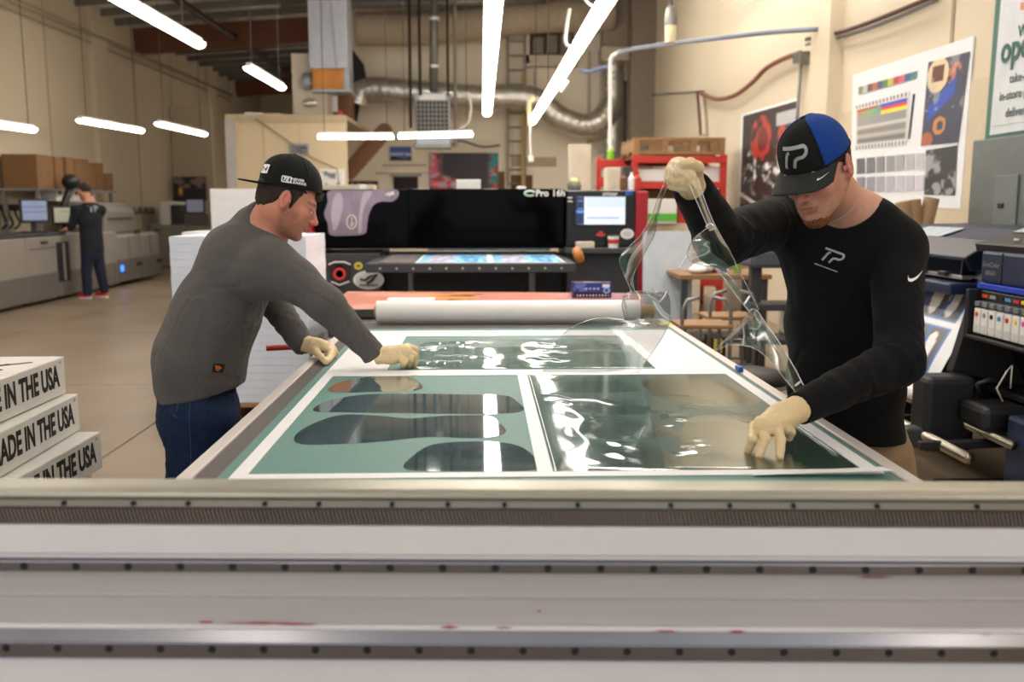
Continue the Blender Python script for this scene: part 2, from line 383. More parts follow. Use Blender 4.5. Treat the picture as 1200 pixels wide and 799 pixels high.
# unseen rows outside the frame, some added to brighten the back wall
for x in (-4.6, -1.8, 2.6):
    tube_light((x, -4.5, 3.6), (x, 2.2, 3.6), 'row of tube lights out of view behind the camera at x %s' % {-4.6: 'far left', -1.8: 'left', 2.6: 'right'}[x], None, 4, .15)
tube_light((2.9, 3.5, 4.6), (2.9, 13.6, 4.6), 'added unseen row of tube lights high up close to the right wall', None, 4, .15)  # added out of frame, lengthened to throw more light on the back wall
tube_light((-.9, 6.5, 5.2), (-.9, 16.6, 5.2), 'added high row of tube lights unseen above the frame over the middle', None, 5, .24)  # added wide row, unseen, lifts the brightness of the back wall
tube_light((2.0, 8.5, 5.3), (2.0, 16.6, 5.3), 'added high row of tube lights unseen above the frame over the red rack', None, 4, .24)  # second added row, also unseen, for more light towards the back
tube_light((-5.4, 3.5, 4.6), (-5.4, 12, 4.6), 'row of tube lights high up out of view at far left', None, 4, .15)
# ---------------- cutting table ----------------
T = .90
TX0, TX1, TY0, TY1 = -.625, .885, 1.36, 4.50
ct = thing('cutting_table', 'long flatbed cutting table with teal mat and grey belt edges', 'table', (.13, 2.9, 0))
def tb(name, a, b, m, bevel=0., **k): return box(name, a, b, m, ct, bevel, world=True, **k)
tb('bed', (TX0+.035, TY0, T-.16), (TX1-.035, TY1-.02, T-.006), m_dgrey)
tb('belt', (TX0+.036, TY0+.005, T-.006), (TX1-.036, TY1-.03, T-.002), m_belt)
for x0, x1 in ((TX0, TX0+.034), (TX1-.034, TX1)): tb('edge_rail', (x0, TY0, T-.10), (x1, TY1, T+.001), m_trim, .004)
tb('end_rail', (TX0+.034, TY1-.028, T-.1), (TX1-.034, TY1, T+.001), m_dgrey, .004)
tb('cutting_mat', (-.541, 1.62, T-.0025), (.862-.02, 4.17, T), m_teal)
for x in (TX0+.12, TX1-.12):
    for y in (TY0+.2, 3.0, TY1-.25): tb('leg', (x-.05, y-.05, .02), (x+.05, y+.05, T-.16), m_dgrey, .006)
for x in (TX0+.12, TX1-.12): tb('side_rail', (x-.03, TY0+.2, .3), (x+.03, TY1-.2, .38), m_dgrey, .004)
for x in (TX0+.06, TX1-.06): tb('skirt_panel', (x-.006, TY0+.05, .42), (x+.006, TY1-.05, T-.16), m_black)
# white masking frame: one cut sheet with three windows
FX0, FX1, FY0, FY1 = -.515, .828, 1.85, 4.09
def sheet_piece(mb, x0, y0, x1, y1): mb.box((x0, y0, T+.0003), (x1, y1, T+.0022))
ms = MB()
wx = [FX0, FX0+.032, .113, .145, FX1-.034, FX1]; yc0, yc1 = 3.0, 3.10; yn = FY0+.034
sheet_piece(ms, FX0, FY0, FX1, yn); sheet_piece(ms, FX0, yn, wx[1], yc0); sheet_piece(ms, wx[2], yn, wx[3], yc0); sheet_piece(ms, wx[4], yn, FX1, yc0)
sheet_piece(ms, FX0, yc0, FX1, yc1)
bx0, bx1, by0, by1 = -.32, .585, 3.12, 3.92
sheet_piece(ms, FX0, yc1, bx0, by1); sheet_piece(ms, bx1, yc1, FX1, by1); sheet_piece(ms, FX0, by1, FX1, FY1)
o = ms.build('masking_sheet', m_sheet); tag(o, 'white sheet with three cut out windows lying on the teal mat', 'sheet')
o = MB().add([(.55, FY0-.012, T+.004), (FX1+.006, FY0-.030, T+.016), (FX1-.004, FY0+.012, T+.012), (.56, FY0+.006, T+.003)], [(0, 1, 2, 3)]).build('peeling_strip', m_sheet, solid=.0012)
tag(o, 'loose white strip lifting at the near right corner of the cut sheet', 'strip')
# film pieces
def smooth_closed(pts, n=10):
    r = []; L_ = len(pts)
    for i in range(L_):
        p0, p1, p2, p3 = [Vector(pts[(i+k-1) % L_]) for k in range(4)]
        for j in range(n):
            t = j/n; r.append(.5*((2*p1)+(-p0+p2)*t+(2*p0-5*p1+4*p2-p3)*t*t+(-p0+3*p1-3*p2+p3)*t*t*t))
    return r
def film_piece(px, label, m=m_piece, z=.0006, lift=.0, group=None, mesh=True):
    pts = smooth_closed([PZ(x, y, T+z).to_2d() for x, y in px], 6)
    cx = sum((p.x for p in pts))/len(pts); cy = sum((p.y for p in pts))/len(pts)
    MB().prism([(p.x-cx, p.y-cy) for p in pts], (0, 0, 0), (1, 0, 0), (0, 1, 0), (0, 0, 1), .0004); mb = MB().add([(p.x-cx, p.y-cy, 0) for p in pts], [tuple(range(len(pts)))]); o = mb.build('film_piece', m)
    o.location = (cx, cy, T+z); tag(o, label, 'film', group); return o
film_piece([(384, 457), (400, 447), (440, 441), (475, 441), (492, 448), (490, 457), (440, 459), (400, 460)], 'topmost cut film piece in the left window below the gloved hand')
film_piece([(367, 481), (385, 469), (430, 462), (490, 461), (540, 462), (590, 463), (606, 470), (611, 482), (560, 485), (470, 484), (400, 483)], 'second long cut film piece in the left window')
film_piece([(346, 510), (365, 497), (400, 486), (445, 487), (480, 490), (520, 487), (570, 487), (585, 495), (592, 507), (560, 513), (500, 512), (450, 517), (400, 520), (352, 520)], 'third cut film piece with narrow waist in the left window', z=.0011)
film_piece([(474, 549), (485, 533), (510, 520), (560, 517), (600, 520), (622, 531), (630, 549), (580, 552), (520, 552)], 'rounded cut film piece at the near right corner of the left window')
film_piece([(641, 456), (650, 446), (690, 441), (725, 443), (752, 457), (700, 460), (660, 459)], 'farthest oval film piece in the right window', m=m_piece2)
film_piece([(650, 482), (660, 468), (700, 463), (745, 469), (776, 483), (720, 486), (680, 485)], 'second oval film piece in the right window', m=m_piece2)
film_piece([(662, 508), (672, 494), (712, 487), (760, 494), (800, 509), (740, 514), (690, 514)], 'third oval film piece in the right window', m=m_piece2)
film_piece([(655, 551), (668, 528), (720, 517), (770, 522), (800, 550), (740, 552)], 'nearest cut film piece in the right window', m=m_piece2, z=.0009)
film_piece([(752, 446), (790, 440), (840, 443), (885, 464), (880, 474), (820, 475), (775, 466)], 'brownish cut film piece at the far right of the right window', m=m_brownfilm)
film_piece([(800, 500), (815, 488), (880, 487), (935, 492), (990, 530), (1000, 548), (820, 550), (798, 525)], 'large brownish cut film piece under the right gloved hand', m=m_brownfilm)
def wavy_film(x0, y0, x1, y1, name, label, amp, seed, lines, m=m_sheetfilm, base=.004, nx=170, ny=110):
    u, v = np.meshgrid(np.linspace(0, 1, nx+1), np.linspace(0, 1, ny+1))
    X = x0+(x1-x0)*u; Y = y0+(y1-y0)*v
    e = np.minimum(np.minimum(u, 1-u)*(x1-x0), np.minimum(v, 1-v)*(y1-y0)); edge = sm(e, 0, .08)
    h = (fbm(u, v, seed, 1, 5)-.5)*amp
    for (ax, ay, bx, by, wd, hh) in lines:
        ax, bx = x0+(x1-x0)*ax, x0+(x1-x0)*bx; ay, by = y0+(y1-y0)*ay, y0+(y1-y0)*by
        dx, dy = bx-ax, by-ay; t = np.clip(((X-ax)*dx+(Y-ay)*dy)/(dx*dx+dy*dy), 0, 1)
        wob = .012*np.sin(t*17+ax*30)
        d = np.hypot(X-ax-dx*t+wob*dy/np.hypot(dx, dy), Y-ay-dy*t-wob*dx/np.hypot(dx, dy)); h = h+hh*.38*np.exp(-(d/(wd*1.6))**2)*np.sin(PI*np.clip(t, .0, 1))**.5
    Z = np.maximum(T+.0025, T+base+h*edge)
    Z = np.where(e <= 0, T+.0025, Z)
    o = gridmesh(name, np.stack([X, Y, Z], -1), None, m, smooth=True); return tag(o, label, 'film')
wavy_film(wx[3]+.002, yn+.002, wx[4]-.002, yc0-.002, 'loose_film', 'clear rippled film lying across the right window', .0012, 3,
          [(.02, .72, .45, .55, .010, .0045), (.0, .62, .2, .6, .008, .004), (.45, .55, .6, .35, .012, .006), (.12, .05, .2, .62, .02, .006), (.25, .04, .28, .3, .016, .005),
           (.45, .1, .6, .25, .012, .005), (.6, .45, .66, .6, .01, .004), (.35, .3, .75, .5, .012, .0035), (.7, .5, .95, .15, .015, .004), (.5, .75, .9, .5, .01, .0025)])
wavy_film(bx0+.06, by0-.0, bx1-.0, by1-.08, 'loose_film', 'clear crumpled film with bright streaks in the far window', .003, 9,
          [(.02, .8, .3, .85, .012, .009), (.05, .5, .25, .75, .012, .009), (.0, .2, .22, .15, .010, .008), (.1, .35, .35, .3, .01, .006), (.4, .1, .52, .95, .03, .007),
           (.58, .85, .72, .6, .02, .007), (.55, .55, .75, .45, .016, .006), (.5, .3, .7, .2, .016, .006), (.8, .9, .95, .7, .012, .004), (.85, .5, .98, .45, .01, .003)])
# small tape bits on the belt
box('tape_bit', tuple(PZ(775, 381, T+.0025)), tuple(PZ(786, 378, T+.003)), mat('yellow_tape', '#c9c23c', .6)); tag(bpy.context.scene.objects['tape_bit'], 'small yellow tape mark at the far right table corner', 'tape')
o = box('blue_tape_bit', (.845, 3.03, T+.002), (.862, 3.075, T+.018), mat('blue_tape', '#2a62b8', .6), bevel=.002); tag(o, 'small blue clip on the right table edge', 'clip')
# roll of white film across the far end of the table
ra = Vector((-.49, 4.36, T+.055)); rb = Vector((.735, 4.36, T+.055))
rl = thing('film_roll', 'thick white roll lying across the far end of the cutting table', 'roll', ra)
MB().tube([(0, 0, 0), (rb.x-ra.x, 0, 0)], .052, 32, cap=True).build('film_winding', m_white, rl, smooth=False)
MB().tube([(-.012, 0, 0), (rb.x-ra.x+.07, 0, 0)], .028, 20).build('core_tube', m_kraft, rl)
# red rod below left table edge
MB().cyl(P(312, 408, 3.9), (TX0+.06, 4.0, P(312, 408, 3.9).z), .012, 8).build('red_rod', m_red, ct, world=True)
# ---------------- gantry in the foreground ----------------
ga = thing('cutter_gantry', 'long aluminium gantry beam with two steel rails across the foreground', 'gantry', (0, 1.3, 0), math.radians(-2.5))
def gz(y): return P(600, y, 1.3).z
GL, GR = -1.15, 1.25
def gbox(name, y0, y1, dy0, dy1, m, bevel=.002, par=None, **k): return box(name, (GL, dy0, gz(y1)), (GR, dy1, gz(y0)), m, par or ga, bevel, **k)
m_gwhite = mat('white_enamel_beam', '#e2dddb', .28, var=.03, scale=4, stretch=(1, .2, .2))
m_gsil = mat('grey_anodised_panel', '#c4bdbb', .34, metal=.25, var=.05, scale=5, stretch=(.5, 8, 14))
gbox('beam', 575, 900, .012, .038, m_gsil, .0)
gbox('beam', 640, 900, .03, .12, m_gsil, .0)
# top cap with rounded lip
zc0 = P(600, 562, 1.335).z
prof = [(.040, zc0-.03), (.040, zc0-.002), (.036, zc0), (.006, zc0-.001), (-.004, gz(572)), (-.013, gz(575)), (-.016, gz(579)), (-.010, gz(584)), (0, gz(586)), (.02, gz(586)), (.02, gz(600)), (.040, gz(600))]
vs = [(GL, y, z) for y, z in prof]+[(GR, y, z) for y, z in prof]; k = len(prof)
MB().add(vs, [tuple(range(k))[::-1], tuple(range(k, 2*k))]+[(i, (i+1) % k, (i+1) % k+k, i+k) for i in range(k)]).build('top_cap', mat('satin_cap', '#a39f92', .38, metal=.6, var=.02, scale=3, stretch=(.3, 10, 10)), ga, bevel=.0015)
st = gbox('bolt_strip', 586, 595, -.002, .014, mat('pale_bolt_strip', '#aca695', .36, metal=.5, var=.06, scale=4), .001)
x = -1.1
while x < 1.2:
    MB().cyl((x, -.006, gz(590)), (x, .0, gz(590)), .0035, 8).build('bolt', m_dsteel, st); x += .075+.07*random.random()
# gear rack: slanted teeth (too fine to pick apart)
rk = MB(); n = 420; z0, z1 = gz(613), gz(595)
for i in range(n):
    xa = GL+(GR-GL)*i/n; d = (GR-GL)/n; sl = -.006
    vs = [(xa, -.001, z0), (xa+d*.5, -.007, z0), (xa+d, -.001, z0), (xa+sl, -.001, z1), (xa+sl+d*.5, -.007, z1), (xa+sl+d, -.001, z1)]
    w_ = d*.52; s0 = Vector((xa, -.008, z0)); s1 = Vector((xa+sl, -.008, z1)); X_ = Vector((w_, 0, 0)); D_ = Vector((0, .0085, 0))
    rk.add([s0, s0+X_, s1+X_, s1, s0+D_, s0+X_+D_, s1+X_+D_, s1+D_], [(0, 1, 2, 3), (1, 5, 6, 2), (4, 0, 3, 7)])
rk.box((GL, .0005, z0), (GR, .014, z1))
tag(rk.build('gear_rack', m_rack, ga, recalc=False), kind='stuff')
gbox('white_extrusion', 614.5, 650, -.006, .014, m_gwhite, .004, seg=3)
gbox('shadow_lip', 650, 655, -.002, .013, m_gwhite, .001)
def rail(y0, y1, yh, x0, sp, off):
    r = gbox('linear_rail', y0, y1, -.012, .012, m_steel, .002)
    zz = gz(yh); x = GL+.02+off
    while x < GR:
        ring = MB().lathe([(.0066, -.0125), (.0066, -.0128), (.0052, -.0128), (.0052, -.0121)], (x, 0, zz), 14, Matrix.Rotation(-PI/2, 3, 'X'))
        b = MB().cyl((x, -.0124, zz), (x, -.0119, zz), .0058, 14).build('bolt_hole', m_hole, r); x += sp
    return r
rail(655.5, 668, 661.5, 0, .0757, .012)
gbox('middle_panel', 670, 733, .003, .014, m_gsil, .002)
gbox('panel_ridge', 698, 700, .0, .006, m_gsil, .0008)
gbox('panel_lip', 733, 738, -.003, .014, m_gwhite, .001)
r2 = rail(750, 767.5, 757.5, 0, .0757, .052)
prf = [(.012, gz(738)), (-.003, gz(738)), (-.012, gz(749.5)), (.012, gz(749.5))]
MB().add([(GL, y, z) for y, z in prf]+[(GR, y, z) for y, z in prf], [(3, 2, 1, 0), (4, 5, 6, 7)]+[(i, (i+1) % 4, (i+1) % 4+4, i+4) for i in range(4)]).build('rail_bevel', m_steel, ga)
gbox('lower_panel', 774, 900, .0, .014, m_gwhite, .003)
gbox('lower_groove', 768, 774, .006, .014, m_gsil, .0)
# red paint smears on the beam
m_smear = mat('red_smear', '#a3262b', .6, var=.3)
for px, py, wd, hh in ((235, 737.5, .02, .003), (300, 737.5, .09, .0025), (345, 738, .05, .002), (526, 738, .022, .004), (590, 737, .02, .0022), (780, 737.5, .03, .0022), (862, 736.5, .022, .004), (1145, 736, .018, .005), (1020, 672, .045, .0022), (632, 719, .006, .002)):
    p = P(px, py, 1.29); q = (wm(ga).inverted()) @ p
    poly = []
    for i in range(14):
        a = 2*PI*i/14; rr = 1+.35*math.sin(i*2.7+px); poly.append((wd/2*math.cos(a)*rr, hh/2*math.sin(a)*rr))
    MB().prism(poly, (q.x, .0012 if py > 700 and py < 733 or py<680 else -.0035, q.z), (1, 0, 0), (0, 0, 1), (0, -1, 0), .0006).build('red_smear', m_smear, ga)
for sx in (-1, 1):
    box('end_carriage', (GL-.02 if sx < 0 else GR, -.06, .55), (GL if sx < 0 else GR+.02, .16, gz(562)), m_dgrey, ga, .004)
    box('support_column', ((GL-.02) if sx < 0 else GR-.06, .02, 0), (GL+.06 if sx < 0 else GR+.02, .12, gz(899)), m_dgrey, ga, .004)
# ---------------- signed distance sculpting: one continuous skin from many soft primitives ----------------
def axis(lo, hi, step, fine=None):
    if not fine: return np.arange(lo, hi+step, step)
    a, b, fs = fine; a = max(a, lo); b = min(b, hi); r = []
    if a > lo: r.append(np.linspace(lo, a, max(2, int((a-lo)/step)+1))[:-1])
    r.append(np.linspace(a, b, int((b-a)/fs)+1))
    if b < hi: r.append(np.linspace(b, hi, max(2, int((hi-b)/step)+1))[1:])
    return np.concatenate(r)
class Field:
    def __init__(s, lo, hi, step, fine=None):
        f = fine or [None]*3
        s.ax = [axis(lo[i], hi[i], step, f[i]) for i in range(3)]
        s.F = np.full([len(a) for a in s.ax], 1.0, np.float32); s.step = step
    def sub(s, lo, hi):
        sl = []; 
        for i in range(3):
            a = np.searchsorted(s.ax[i], lo[i]); b = np.searchsorted(s.ax[i], hi[i]); sl.append(slice(max(0, a-1), min(len(s.ax[i]), b+1)))
        g = [s.ax[i][sl[i]].astype(np.float32) for i in range(3)]
        return tuple(sl), g[0][:, None, None], g[1][None, :, None], g[2][None, None, :]
    def put(s, sl, d, k, mode):
        a = s.F[sl]
        if mode == 'add':
            h = np.clip(.5+.5*(a-d)/k, 0, 1); s.F[sl] = a+(d-a)*h-k*h*(1-h)
        else:     # subtract
            d = -d; h = np.clip(.5+.5*(d-a)/k, 0, 1); s.F[sl] = a+(d-a)*h+k*h*(1-h)
    def cone(s, a, b, ra, rb, k=.02, lat=None, st=1., mode='add'):
        a = np.array(a, float); b = np.array(b, float); m = max(ra, rb)*max(1, st)+k+.03
        sl, X, Y, Z = s.sub(np.minimum(a, b)-m, np.maximum(a, b)+m)
        if s.F[sl].size == 0: return s
        ba = b-a; L2 = max(ba@ba, 1e-9)
        px, py, pz = X-a[0], Y-a[1], Z-a[2]; h = np.clip((px*ba[0]+py*ba[1]+pz*ba[2])/L2, 0, 1)
        qx, qy, qz = px-h*ba[0], py-h*ba[1], pz-h*ba[2]
        if lat is not None:
            l = np.array(lat, float); l /= np.linalg.norm(l); t = (qx*l[0]+qy*l[1]+qz*l[2])*(1/st-1); qx, qy, qz = qx+t*l[0], qy+t*l[1], qz+t*l[2]
        s.put(sl, np.sqrt(qx*qx+qy*qy+qz*qz)-(ra+(rb-ra)*h), k, mode); return s
    def chain(s, pts, rs, k=.02, lat=None, st=None):
        for i in range(len(pts)-1): s.cone(pts[i], pts[i+1], rs[i], rs[i+1], k, lat, st if st else 1.)
        return s
    def ell(s, c, r, R=None, k=.02, mode='add'):
        c = np.array(c, float); r = np.array(r, float); m = max(r)+k+.03
        sl, X, Y, Z = s.sub(c-m, c+m)
        if s.F[sl].size == 0: return s
        x, y, z = X-c[0], Y-c[1], Z-c[2]
        if R is not None:
            R = np.array(R); x, y, z = (x*R[0, i]+y*R[1, i]+z*R[2, i] for i in range(3))
        q = np.sqrt((x/r[0])**2+(y/r[1])**2+(z/r[2])**2); q2 = np.sqrt((x/r[0]**2)**2+(y/r[1]**2)**2+(z/r[2]**2)**2)
        s.put(sl, q*(q-1)/np.maximum(q2, 1e-6), k, mode); return s
    def plane(s, p, n, k=.004):       # keep the side n points away from
        n = np.array(n, float); n /= np.linalg.norm(n); p = np.array(p, float)
        d = (s.ax[0][:, None, None]-p[0])*n[0]+(s.ax[1][None, :, None]-p[1])*n[1]+(s.ax[2][None, None, :]-p[2])*n[2]
        h = np.clip(.5+.5*(d-s.F)/k, 0, 1); s.F = (s.F+(d-s.F)*h+k*h*(1-h)).astype(np.float32); return s
    def mesh(s):
        F = s.F; F[0] = F[-1] = 1; F[:, 0] = F[:, -1] = 1; F[:, :, 0] = F[:, :, -1] = 1
        I = F < 0; nx, ny, nz = F.shape
        cnt = np.zeros((nx-1, ny-1, nz-1), np.int8)
        for i in (0, 1):
            for j in (0, 1):
                for k in (0, 1): cnt += I[i:nx-1+i, j:ny-1+j, k:nz-1+k]
        act = np.argwhere((cnt > 0) & (cnt < 8)); idx = np.full(cnt.shape, -1, np.int32); idx[tuple(act.T)] = np.arange(len(act))
        pos = np.zeros((len(act), 3)); n = np.zeros(len(act)); A = [np.asarray(a, float) for a in s.ax]
        for axn in range(3):
            o1, o2 = [q for q in range(3) if q != axn]
            for u in (0, 1):
                for v in (0, 1):
                    a = act.copy(); a[:, o1] += u; a[:, o2] += v; b = a.copy(); b[:, axn] += 1
                    fa = F[tuple(a.T)]; fb = F[tuple(b.T)]; c = (fa < 0) != (fb < 0)
                    t = np.where(c, fa/np.where(c, fa-fb, 1), 0)
                    p = np.stack([A[q][a[:, q]] for q in range(3)], -1); p[:, axn] += t*(A[axn][b[:, axn]]-A[axn][a[:, axn]])
                    pos += p*c[:, None]; n += c
        pos /= n[:, None]; faces = []
        for axn in range(3):
            o1, o2 = [q for q in range(3) if q != axn]
            sa = [slice(None)]*3; sb = [slice(None)]*3; sa[axn] = slice(0, -1); sb[axn] = slice(1, None)
            c = np.argwhere(I[tuple(sa)] != I[tuple(sb)]); c = c[(c[:, o1] > 0) & (c[:, o2] > 0)]
            q = []
            for du, dv in ((-1, -1), (0, -1), (0, 0), (-1, 0)):
                a = c.copy(); a[:, o1] += du; a[:, o2] += dv
                for z in range(3): a[:, z] = np.clip(a[:, z], 0, idx.shape[z]-1)
                q.append(idx[tuple(a.T)])
            q = np.stack(q, -1); ins = I[tuple(c.T)]; flip = ins if axn != 1 else ~ins
            q[~flip] = q[~flip][:, ::-1]; faces.append(q[(q >= 0).all(1)])
        return pos, np.concatenate(faces)
def vnormals(v, f):
    n = np.cross(v[f[:, 2]]-v[f[:, 0]], v[f[:, 3]]-v[f[:, 1]]); r = np.zeros_like(v)
    for i in range(4): np.add.at(r, f[:, i], n)
    return r/np.maximum(np.linalg.norm(r, axis=1), 1e-12)[:, None]
def relax(v, f, it=1, lam=.5):
    for _ in range(it):
        s_ = np.zeros_like(v); c = np.zeros(len(v))
        for i in range(4):
            for j in (1, 3):
                np.add.at(s_, f[:, i], v[f[:, (i+j) % 4]]); np.add.at(c, f[:, i], 1)
        v = v+lam*(s_/np.maximum(c, 1)[:, None]-v)
    return v
def sculpt(name, fld, m, parent, disp=None, color=None, it=1):
    v, f = fld.mesh(); v = relax(v, f, it)
    if disp is not None: n = vnormals(v, f); v = v+n*disp(v)[:, None]
    me = bpy.data.meshes.new(name); me.vertices.add(len(v)); me.vertices.foreach_set('co', v.astype(np.float32).ravel())
    me.loops.add(f.size); me.loops.foreach_set('vertex_index', f.astype(np.int32).ravel())
    me.polygons.add(len(f)); me.polygons.foreach_set('loop_start', np.arange(0, f.size, 4, dtype=np.int32)); me.polygons.foreach_set('loop_total', np.full(len(f), 4, np.int32))
    me.update(calc_edges=True); me.validate()
    if color is not None:
        c = color(v); at = me.color_attributes.new('Col', 'FLOAT_COLOR', 'POINT'); c = np.where(c > .04045, ((c+.055)/1.055)**2.4, c/12.92)
        at.data.foreach_set('color', np.concatenate([c, np.ones((len(c), 1))], 1).astype(np.float32).ravel())
    return meshobj(name, me, m, parent, True, world=parent is not None)
def nz3(p, seed=0):          # vectorised smooth value noise, p (n,3)
    p = p+seed*17.31; i = np.floor(p).astype(np.int64); f = p-i; f = f*f*(3-2*f); r = 0
    for a in (0, 1):
        for b in (0, 1):
            for c in (0, 1):
                h = ((i[:, 0]+a)*374761393+(i[:, 1]+b)*668265263+(i[:, 2]+c)*2147483647) & 0x7fffffff
                h = (h ^ (h >> 13))*1274126177 & 0x7fffffff; h = ((h ^ (h >> 16)) & 0xffff)/65535.
                r = r+h*(f[:, 0] if a else 1-f[:, 0])*(f[:, 1] if b else 1-f[:, 1])*(f[:, 2] if c else 1-f[:, 2])
    return r*2-1
def fold(v, d, fa, fc, amp, seed=0, c=None, r=None):
    """ridged cloth folds running along direction d; frequency fa along, fc across; soft window at c radius r"""
    d = np.array(d, float); d /= np.linalg.norm(d); t = v@d; q = v-t[:, None]*d
    w_ = .25/fa*np.stack([nz3(v*fa*1.2, seed+k) for k in (1, 2, 3)], -1)
    n = nz3(q*fc+(t*fa)[:, None]*d+w_*fc*.3, seed); n = .55*(1-np.abs(n)*2.4)-.75*np.exp(-(n/.085)**2)
    win = 1.
    if c is not None: win = np.exp(-(np.linalg.norm(v-np.array(c), axis=1)/r)**2)
    return amp*n*win
def ridges(v, lst):
    """explicit creases: (a, b, width, height)"""
    r = np.zeros(len(v))
    for a, b, wd, h in lst:
        a = np.array(a, float); b = np.array(b, float); ba = b-a; t = np.clip((v-a)@ba/(ba@ba), 0, 1)
        dd = np.linalg.norm(v-a-t[:, None]*ba, axis=1); r += h*np.exp(-(dd/wd)**2)*np.sin(PI*np.clip(t*.9+.05, 0, 1))
    return r
def frame(fwd, up):
    f = Vector(fwd).normalized(); u = Vector(up); r = f.cross(u).normalized(); u = r.cross(f)
    return np.array([[r.x, f.x, u.x], [r.y, f.y, u.y], [r.z, f.z, u.z]])     # columns: right, forward, up
class Head:
    """local frame: x right, y forward, z up, origin mid head at eye level"""
    def __init__(s, c, fwd, up, sc=1.):
        s.c = np.array(c, float); s.R = frame(fwd, up); s.sc = sc
    def p(s, x, y, z): return s.c+s.R@(np.array([x, y, z])*s.sc)
    def loc(s, v): return (v-s.c)@s.R/s.sc
    def sculpt(s, F, ears=True):
        p, c = s.p, s.sc; R = s.R
        def E(x, y, z, r, k=.02, mode='add', RR=None): F.ell(p(x, y, z), np.array(r)*c, R if RR is None else RR, k, mode)
        def C(a, b, ra, rb, k=.02, mode='add'): F.cone(p(*a), p(*b), ra*c, rb*c, k, mode=mode)
        E(0, -.012, .028, (.074, .094, .086)); E(0, .03, -.03, (.06, .062, .082), .03)
        E(0, .03, -.082, (.045, .045, .034), .03)
        for q in (-1, 1):
            C((q*.056, -.006, -.045), (q*.022, .066, -.098), .017, .014, .03)
            E(q*.04, .058, -.03, (.022, .024, .02), .02)
        E(0, .074, -.106, (.021, .018, .015), .018)
        C((-.036, .080, .012), (.036, .080, .012), .013, .013, .015)
        C((0, .086, .004), (0, .111, -.034), .0075, .0105, .012)
        E(0, .113, -.038, (.0105, .011, .009), .008)
        for q in (-1, 1):
            E(q*.0125, .100, -.041, (.008, .010, .007), .006)
            E(q*.032, .094, -.003, (.017, .012, .0115), .008, 'sub')
            E(q*.032, .078, -.003, (.0145, .0135, .0125), .004)
            C((q*.018, .0915, .0008), (q*.046, .083, .0002), .0028, .0028, .003)      # upper lid
            C((q*.018, .0900, -.0085), (q*.046, .081, -.0085), .0022, .0022, .003)
            E(q*.0065, .108, -.0475, (.003, .004, .002), .002, 'sub')
        E(0, .088, -.064, (.026, .016, .012), .012)
        C((-.018, .097, -.0645), (.018, .097, -.0645), .0042, .0042, .004); E(0, .100, -.0645, (.010, .006, .0042), .004)
        C((-.016, .0955, -.0755), (.016, .0955, -.0755), .0048, .0048, .004); E(0, .097, -.076, (.011, .006, .005), .004)
        C((-.022, .1015, -.0700), (.022, .1015, -.0700), .0016, .0016, .002, 'sub')
        E(0, .094, -.088, (.016, .006, .005), .006, 'sub')
        for q in (-1, 1):
            a = R@np.array([[1, 0, 0], [0, 1, -.25], [0, .25, 1]]); a = a/np.linalg.norm(a, axis=0)
            b = np.array([[math.cos(.35*q), math.sin(.35*q), 0], [-math.sin(.35*q), math.cos(.35*q), 0], [0, 0, 1]])
            RR = R@b
            E(q*.082, -.013, -.008, (.0085, .0190, .032), .006, RR=RR); E(q*.0905, -.007, -.005, (.0065, .0120, .021), .003, 'sub', RR=RR); E(q*.088, -.004, -.012, (.004, .005, .007), .003, RR=RR)
            E(q*.0765, -.004, -.034, (.006, .009, .010), .006, RR=RR); C((q*.078, .006, -.004), (q*.078, .006, -.014), .0035, .0035, .004)
    def color(s, v, base, beard, bamt, chin_only=0., lips=(.70, .42, .38)):
        l = s.loc(v); x, y, z = l.T; c = np.tile(np.array(base), (len(v), 1)); ax = np.abs(x)
        red = np.exp(-((ax-.045)/.022)**2-((z+.035)/.03)**2)*(y > .02)*.5+np.exp(-((y-.115)/.018)**2-(z+.035)**2/.0005)*.5+(ax > .073)*(y > -.04)*.45
        c = mixc(c, np.array([.80, .45, .38]), np.clip(red, 0, .6))
        jaw = sm(-z, .045, .07)*sm(y, -.03, .02)*(1-sm(-z, .125, .16))
        jaw = np.maximum(jaw, sm(ax, .045, .06)*sm(-z, .01, .05)*sm(y, -.015, .0)*(1-sm(y, .04, .06)))
        lipm = np.exp(-((ax)/.024)**4-((z+.070)/.0095)**4)*(y > .085)
        mous = np.exp(-(ax/.03)**4-((z+.056)/.008)**2)*(y > .07)
        n = .6+.4*nz3(v*420, 5)
        c = mixc(c, beard, np.clip((jaw*.75+mous*.6)*bamt*n, 0, .9))
        c = mixc(c, lips, lipm*.8)
        brow = np.exp(-((ax-.034)/.020)**4-((z-.0145-.06*(ax-.02))/.0045)**2)*(y > .06)
        c = mixc(c, beard, brow*.85)
        lash = np.exp(-((ax-.032)/.017)**4-((z+.0035)/.0018)**2)*(y > .07); c = mixc(c, np.array([.2, .12, .1]), lash*.8)
        return c
